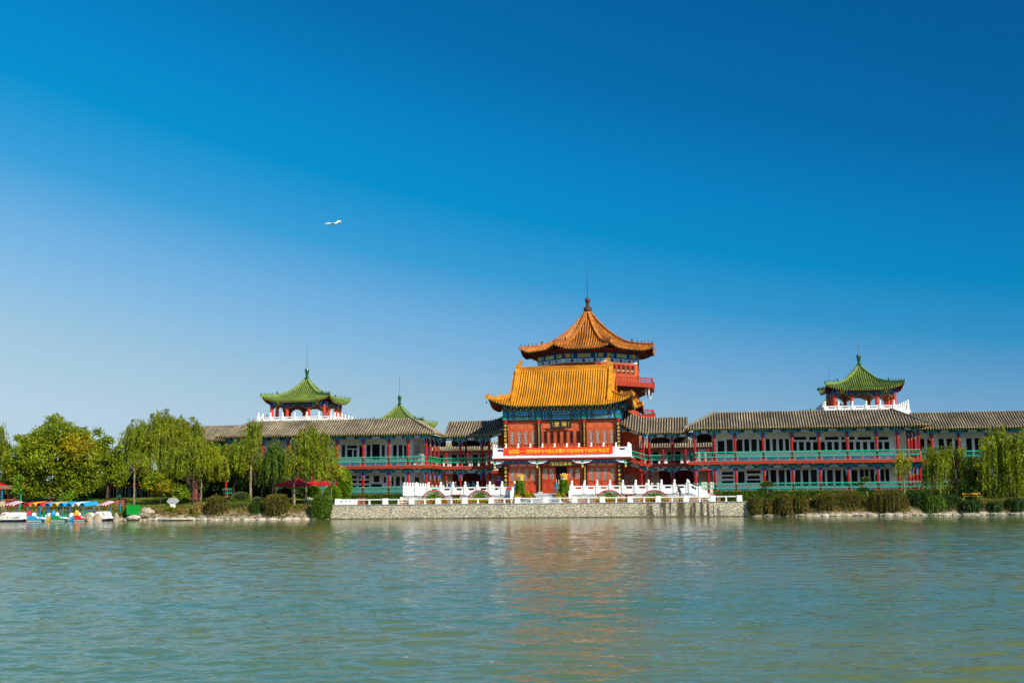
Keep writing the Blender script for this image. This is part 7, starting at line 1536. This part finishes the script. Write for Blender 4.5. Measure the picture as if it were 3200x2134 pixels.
# white racing-car shaped boats with striped canopies
for x0, x1, nose, can, lab, yb in ((0, 84, -1, (18, 82), 'white car shaped pedal boat with a red and white striped canopy at the left', 118.9), (306, 345, 1, (311, 368), 'white car shaped pedal boat with a striped canopy behind the boulders', 120.2)):
    a, b = xpx(x0, yb), xpx(x1, yb); t = thing('pedal_boat', ((a+b)/2, yb, 0), lab, 'pedal boat', 'pedal boats at the landing stage')
    mb = MB(); L = b-a; s_ = -1 if nose > 0 else 1; o_ = b if nose > 0 else a; PX_ = lambda q: o_+s_*q*L
    P = [(PX_(0), .28), (PX_(.03), .42), (PX_(.12), .55), (PX_(.24), .98), (PX_(.34), 1.02), (PX_(.44), .90), (PX_(.60), 1.0), (PX_(.86), .98), (PX_(.97), .75), (PX_(1), .30)]
    mb.prism(P[::s_], yb-.72, yb+.72, 'fiber_white'); mb.prism([(x, z*.62+.06) for x, z in P][::s_], yb-.86, yb-.721, 'fiber_white'); part('hull', mb, t)
    mb = MB(); mb.prism([(PX_(.06), .02), (PX_(.96), .02), (PX_(.86), -.25), (PX_(.2), -.25)][::s_], yb-.8, yb+.8, 'fiber_blue'); mb.prism([(PX_(.02), .24), (PX_(.99), .24), (PX_(.97), .02), (PX_(.05), .02)][::-s_], yb-.84, yb+.84, 'boat_black'); part('float', mb, t)
    mb = MB(); mb.prism([(PX_(.14), .60), (PX_(.22), .72), (PX_(.34), .90), (PX_(.37), .86), (PX_(.33), .78), (PX_(.16), .56)][::s_], yb-.745, yb-.7205, 'fiber_red'); mb.prism([(PX_(.17), .64), (PX_(.24), .74), (PX_(.31), .88), (PX_(.27), .70)][::s_], yb-.76, yb-.7455, 'boat_black'); part('windscreen', mb, t)
    mb = MB(); mb.prism([(PX_(.20), .36), (PX_(.29), .52), (PX_(.29), .36)][::s_], yb-.875, yb-.861, 'fiber_yellow'); mb.prism([(PX_(.42), .40), (PX_(.42), .56), (PX_(.52), .56), (PX_(.49), .44)][::s_], yb-.875, yb-.861, 'fiber_yellow'); mb.prism([(PX_(.56), .36), (PX_(.84), .62), (PX_(.82), .36)][::s_], yb-.875, yb-.861, 'ac_grey'); mb.prism([(PX_(.86), .36), (PX_(.92), .72), (PX_(.90), .72), (PX_(.84), .36)][::s_], yb-.875, yb-.861, 'boat_black'); part('decal', mb, t)
    ca, cb2 = xpx(can[0], yb), xpx(can[1], yb); zc_ = at((can[0]+can[1])/2, 1573, yb).z; striped(t, ca+.45, cb2-.3, zc_-.1, yb-.7, yb+.8)
    posts(t, ((ca+.3, yb-.6), (cb2-.45, yb-.6), (ca+.9, yb+.6), (cb2+.0, yb+.6)), .9, zc_)
for i, (x0, x1, cx0, cx1, cols, deck, cowl, cowl2, lab) in enumerate((
    (86, 160, 88, 157, ('fiber_red', 'fiber_yellow', 'fiber_red'), 'fiber_blue', 'fiber_red', 'fiber_white', 'pedal boat under a red, yellow and red arched canopy'),
    (160, 232, 151, 227, ('fiber_blue', 'fiber_yellow', 'fiber_blue'), 'fiber_green', 'fiber_blue', 'fiber_yellow', 'pedal boat under a blue, yellow and blue arched canopy'),
    (232, 290, 219, 292, ('fiber_blue', 'fiber_white', 'fiber_blue'), 'fiber_red', 'fiber_yellow', 'fiber_blue', 'pedal boat under a blue, white and blue arched canopy'))):
    yb = 119.6; a, b = xpx(x0+12, yb), xpx(x1, yb); t = thing('pedal_boat', ((a+b)/2, yb, 0), lab, 'pedal boat', 'pedal boats at the landing stage')
    hull(t, a, b, yb, ZW, 1, 'fiber_white', 'boat_black')
    mb = MB(); L = b-a; mb.prism([(a+.1, .2), (a+L*.9, .2), (a+L*.86, .30), (a+L*.5, .36), (a+L*.25, .62), (a+.12, .66)], yb-.92, yb-.30, deck); mb.blob((a+L*.12, yb+.1, .62), (.3, .5, .34), 'fiber_white', 10, 7); mb.blob((a+L*.86, yb+.1, .58), (.35, .5, .32), 'fiber_white', 10, 7); part('deck', mb, t)
    mb = MB(); c0_ = xpx(x0+6, yb); pts = [(c0_-.28+.62*math.sin(q), yb-.5, .02+1.12*q/1.9) for q in np.linspace(0, 1.9, 8)]
    mb.tube(pts[:4], [.22, .24, .24, .23], 10, cowl2, sy=1.2); mb.tube(pts[3:], [.235, .24, .23, .20, .12], 10, cowl, sy=1.2); part('cowl', mb, t)
    mb = MB()
    for k_ in (0, 1): mb.bevbox(a+L*(.38+.24*k_)-.2, a+L*(.38+.24*k_)+.2, yb-.2, yb+.3, .5, .75, 'fiber_green', .05); mb.bevbox(a+L*(.38+.24*k_)+.12, a+L*(.38+.24*k_)+.22, yb-.2, yb+.3, .75, 1.02, 'fiber_green', .03)
    part('seat', mb, t)
    A, B_ = xpx(cx0, yb), xpx(cx1, yb); zc_ = at((cx0+cx1)/2, 1580.5, yb).z; xs2 = [A+.2+(B_-A-.4)*k_/3 for k_ in range(4)]; canopy_arcs(t, xs2, cols, zc_, .34, yb-.8, yb+.9, .32)
    posts(t, ((A+.3, yb-.6), (B_-.7, yb-.7), (A+.8, yb+.6), (B_-.2, yb+.6)), .3, zc_+.1)

# ================================================================ PEOPLE
def skin_body(name, joints, edges, radii, m, parent, sub=1):
    me = bpy.data.meshes.new(name); me.from_pydata([tuple(j) for j in joints], edges, []); o = bpy.data.objects.new(name, me); COL.objects.link(o)
    md = o.modifiers.new('s', 'SKIN'); sv_ = me.skin_vertices[0].data if me.skin_vertices else None
    if sv_ is None: bpy.context.view_layer.objects.active = o
    if not me.skin_vertices: me.attributes.new('x', 'FLOAT', 'POINT')
    return o, md
def chain(mb, pts, rs, m, sx=1, sy=1): mb.tube(pts, rs, 10, m, sx=sx, sy=sy)
def smooth_union(name, tubes, m, parent, vox=.022):
    """one continuous surface from overlapping tapered limbs (voxel remesh), then smoothed"""
    mb = MB()
    for pts, rs, sx_, sy_ in tubes: mb.tube(pts, rs, 12, m, sx=sx_, sy=sy_)
    me = mb.mesh(name); o = bpy.data.objects.new(name, me); COL.objects.link(o); md = o.modifiers.new('r', 'REMESH'); md.mode = 'VOXEL'; md.voxel_size = vox; md2 = o.modifiers.new('m', 'SMOOTH'); md2.iterations = 2; md2.factor = .5
    bpy.context.view_layer.update(); dg = bpy.context.evaluated_depsgraph_get(); me2 = bpy.data.meshes.new_from_object(o.evaluated_get(dg), depsgraph=dg); me2.materials.clear(); me2.materials.append(MATS[m])
    me2.polygons.foreach_set('use_smooth', [True]*len(me2.polygons)); bpy.data.objects.remove(o); bpy.data.meshes.remove(me)
    q = bpy.data.objects.new(name, me2); COL.objects.link(q); q.parent = parent; return q
def person(x, y, z, label, h=1.70, face=0.0, top='cloth_dark', low='cloth_dark', inner=None, bend=0.0, arms='down', group='visitors', stride=.06, coat=0.0):
    t = thing('person', (x, y, z), label, 'person', group); t.rotation_euler = (0, 0, face); s_ = h/1.70
    V = lambda a, b, c: Vector((a*s_, b*s_, c*s_))
    # local frame: the figure looks towards -y; hips at .90, shoulders 1.40, head centre 1.58
    def B(a, b, c):                                                     # bend the upper body forward about the hips
        if c <= .92: return V(a, b, c)
        dz = c-.92; return V(a, b-dz*math.sin(bend), .92+dz*math.cos(bend))
    hands = {'down': ((-.27, -.02, .80), (.27, -.02, .80)), 'fold': ((-.10, -.26, 1.08), (.12, -.26, 1.05)), 'hold': ((-.12, -.32, .98), (.10, -.36, .92)), 'raise': ((-.27, -.02, .82), (.16, -.25, 1.42))}[arms]
    elb = {'down': ((-.26, .03, 1.10), (.26, .03, 1.10)), 'fold': ((-.27, -.02, 1.10), (.27, -.02, 1.10)), 'hold': ((-.26, -.06, 1.12), (.26, -.06, 1.12)), 'raise': ((-.26, .03, 1.10), (.30, -.12, 1.16))}[arms]
    T_ = []
    for sg, st in ((-1, -stride), (1, stride)):
        T_.append(([V(sg*.09, 0, .90), V(sg*.10, st*.5, .50), V(sg*.10, st, .10), V(sg*.10, st-.02, .05), V(sg*.105, st-.16, .03)], [.085*s_, .062*s_, .042*s_, .045*s_, .032*s_], 1, 1))
    T_.append(([V(0, 0, .86), B(0, .0, 1.02), B(0, 0, 1.22), B(0, .0, 1.40), B(0, 0, 1.45)], [.125*s_, .118*s_, .14*s_, .13*s_, .07*s_], 1.15, .8))
    T_.append(([B(0, 0, 1.42), B(0, -.01, 1.50), B(0, -.02, 1.56)], [.055*s_, .052*s_, .06*s_], 1, 1))
    T_.append(([B(0, -.01, 1.49), B(0, -.03, 1.53), B(0, -.02, 1.60), B(0, -.01, 1.66), B(0, 0, 1.70)], [.045*s_, .072*s_, .082*s_, .075*s_, .03*s_], .92, 1.1))
    T_.append(([B(0, -.10, 1.585), B(0, -.125, 1.57)], [.018*s_, .012*s_], 1, 1))
    for k, sg in ((0, -1), (1, 1)):
        T_.append(([B(sg*.17, 0, 1.38), B(*elb[k]), B(*hands[k])], [.052*s_, .040*s_, .028*s_], 1, 1))
        hb_ = B(*hands[k]); d = (hb_-B(*elb[k])).normalized(); sd2 = Vector((1, 0, 0)); up_ = d.cross(sd2).normalized() if abs(d.x) < .9 else Vector((0, 0, 1)); w2 = d.cross(up_).normalized()
        T_.append(([hb_, hb_+d*.045*s_, hb_+d*.09*s_], [.026*s_, .034*s_, .028*s_], 1, .7))
        for f_ in range(4): b0_ = hb_+d*.08*s_+up_*(f_-1.5)*.019*s_; L_ = (.07, .082, .078, .06)[f_]*s_; T_.append(([b0_, b0_+d*L_*.5, b0_+d*L_-w2*.015*s_], [.0105*s_, .010*s_, .008*s_], 1, 1))
        T_.append(([hb_+d*.03*s_+up_*.025*s_, hb_+d*.075*s_+up_*.055*s_], [.013*s_, .010*s_], 1, 1))
        T_.append(([B(sg*.076, -.01, 1.60), B(sg*.088, 0, 1.585)], [.018*s_, .014*s_], .5, 1))
    smooth_union('body', T_, 'skin', t, .016)
    T_ = [([V(0, 0, 1.0), V(0, 0, .86)], [.135*s_, .15*s_], 1.12, .85)]
    for sg, st in ((-1, -stride), (1, stride)): T_.append(([V(sg*.09, 0, .90), V(sg*.10, st*.5, .50), V(sg*.10, st, .09)], [.105*s_, .078*s_, .066*s_], 1, 1))
    smooth_union('trousers', T_, low, t, .025)
    T_ = [([V(0, 0, .84-coat), B(0, 0, 1.0), B(0, 0, 1.22), B(0, 0, 1.39), B(0, 0, 1.46)], [(.165+coat*.1)*s_, .15*s_, .17*s_, .155*s_, .075*s_], 1.15, .82)]
    for k, sg in ((0, -1), (1, 1)): e_ = B(*elb[k]); h_ = B(*hands[k]); T_.append(([B(sg*.15, 0, 1.40), e_, e_.lerp(h_, .92)], [.070*s_, .055*s_, .045*s_], 1, 1))
    smooth_union('jacket', T_, top, t, .025)
    if inner: mb = MB(); mb.tube([B(0, -.115, .90), B(0, -.135, 1.15), B(0, -.105, 1.40)], [.05*s_, .06*s_, .035*s_], 8, inner, sy=.6); o = bpy.data.objects.new('shirt', mb.mesh('shirt')); COL.objects.link(o); o.parent = t
    mb = MB(); c = B(0, .022, 1.65); mb.blob(tuple(c), (.092*s_, .104*s_, .080*s_), 'hair', 12, 8, .03); o = bpy.data.objects.new('hair', mb.mesh('hair', smooth=True)); COL.objects.link(o); o.parent = t
    for sg in (-1, 1):
        mb = MB(); p = B(sg*.032, -.108, 1.60); mb.blob(tuple(p), (.010, .006, .006), 'boat_black', 6, 4); o = bpy.data.objects.new('eye', mb.mesh('eye')); COL.objects.link(o); o.parent = t
        mb = MB(); p = V(sg*.10, sg*stride-.07, .035); mb.blob(tuple(p), (.05, .14, .045), 'boat_black', 8, 5); o = bpy.data.objects.new('shoe', mb.mesh('shoe')); COL.objects.link(o); o.parent = t
    mb = MB(); p = B(0, -.108, 1.545); mb.box(p.x-.022, p.x+.022, p.y-.004, p.y+.006, p.z-.004, p.z+.003, 'statue_red'); o = bpy.data.objects.new('mouth', mb.mesh('mouth')); COL.objects.link(o); o.parent = t
    return t
p = at(1738.5, 1540, 139.0); person(p.x, 139.0, 2.361, 'man in an open olive jacket over a blue shirt standing before the doorway', 1.72, .25, 'cloth_olive', 'cloth_jeans', 'cloth_blue', group='couple before the doorway')
p = at(1746.5, 1540, 139.3); person(p.x, 139.3, 2.361, 'woman in a long yellow coat standing close to the man before the doorway', 1.66, -.3, 'cloth_yellow', 'cloth_dark', None, arms='fold', coat=.22, group='couple before the doorway')
p = at(2127, 1568, 123.7); gd = person(p.x, 123.7, 1.44, 'gardener in a dark jacket and grey trousers bending over a hose behind the low rail', 1.72, -math.pi/2, 'cloth_dark', 'cloth_grey', None, .42, 'hold', None, .10)
mb = MB(); hx = p.x-.50; hz = 2.32; mb.tube([(hx-.02, 123.68, hz+.08), (hx-.02, 123.66, hz-.25), (hx+.0, 123.6, 1.9), (hx+.12, 123.55, 1.55), (hx+.5, 123.5, 1.46), (hx+1.6, 123.45, 1.46)], .022, 7, 'hose_cream')
solo('garden_hose', mb, (hx, 123.6, 1.45), 'pale garden hose hanging from the hands of the bending gardener', 'hose')
for i, (px_, Y, tp, inn, arms, f_, h_, lab) in enumerate(((1396, 145.0, 'cloth_dark', 'cloth_white', 'fold', .6, 1.78, 'tall man in a dark suit with a white shirt front in the open gallery'), (1401.5, 145.6, 'cloth_dark', None, 'raise', -.8, 1.6, 'person in dark clothes raising a hand, between the suited man and the one in blue'), (1407.5, 145.2, 'cloth_blue', None, 'down', -.6, 1.68, 'person in a blue jacket in the left open gallery beside the suited man'), (1423, 145.4, 'cloth_olive', None, 'down', 1.2, 1.66, 'person in an olive jacket right of the second gallery post'), (1464, 145.5, 'cloth_jeans', None, 'down', .4, 1.62, 'person in dark blue in the shade of the left gallery'), (1478, 145.0, 'cloth_blue', 'cloth_white', 'down', 1.4, 1.72, 'person in a light blue shirt walking in the left gallery'), (1485, 145.8, 'cloth_grey', None, 'fold', -1.2, 1.6, 'person in grey beside the one in the light blue shirt'))):
    p = at(px_, 1540, Y); person(p.x, Y, 2.385, lab, h_, f_, tp, 'cloth_dark', inn, arms=arms, group='visitors in the left gallery')

# ================================================================ AIRPLANE
Y = 900.0; a = at(1011, 700, Y); b = at(1066, 699, Y); L = b.x-a.x; t = thing('airplane', ((a.x+b.x)/2, Y, a.z), 'small white airplane flying leftwards high in the blue sky', 'airplane'); z = a.z; k = L/55
mb = MB(); prof = [(0, .05, -.2), (.05, .5, -.05), (.12, 1.6, .1), (.25, 2.4, .1), (.5, 2.4, -.3), (.7, 1.9, .1), (.88, 1.2, .9), (1, .5, 1.3)]
mb.tube([(a.x+L*q, Y, z+dz*k*1.0) for q, r_, dz in prof], [r_*k*1.15 for q, r_, dz in prof], 14, 'plane_white'); part('fuselage', mb, t, smooth=True)
mb = MB(); mb.prism([(a.x+L*.68, z+1.8*k), (a.x+L*.995, z+1.8*k), (a.x+L*.965, z+8.2*k), (a.x+L*.79, z+8.2*k), (a.x+L*.76, z+5.5*k)], Y-.35*k, Y+.35*k, 'plane_white'); part('tail_fin', mb, t)
for sg in (-1, 1):
    mb = MB(); mb.add([(a.x+L*.34, Y+sg*2*k, z-.9*k), (a.x+L*.62, Y+sg*2*k, z-1.1*k), (a.x+L*.66, Y+sg*13*k, z-.9*k), (a.x+L*.56, Y+sg*13*k, z-.9*k), (a.x+L*.34, Y+sg*2*k, z-1.6*k), (a.x+L*.62, Y+sg*2*k, z-1.5*k), (a.x+L*.66, Y+sg*13*k, z-1.1*k), (a.x+L*.56, Y+sg*13*k, z-1.1*k)], [(0,1,2,3),(7,6,5,4),(0,4,5,1),(1,5,6,2),(2,6,7,3),(3,7,4,0)], 'plane_white'); part('wing', mb, t)
    mb = MB(); mb.prism([(a.x+L*.84, z+1.6*k), (a.x+L*.99, z+1.6*k), (a.x+L*1.0, z+2.0*k), (a.x+L*.86, z+2.0*k)], Y+(sg*8*k if sg < 0 else 0), Y+(0 if sg < 0 else sg*8*k), 'plane_white'); part('tailplane', mb, t)
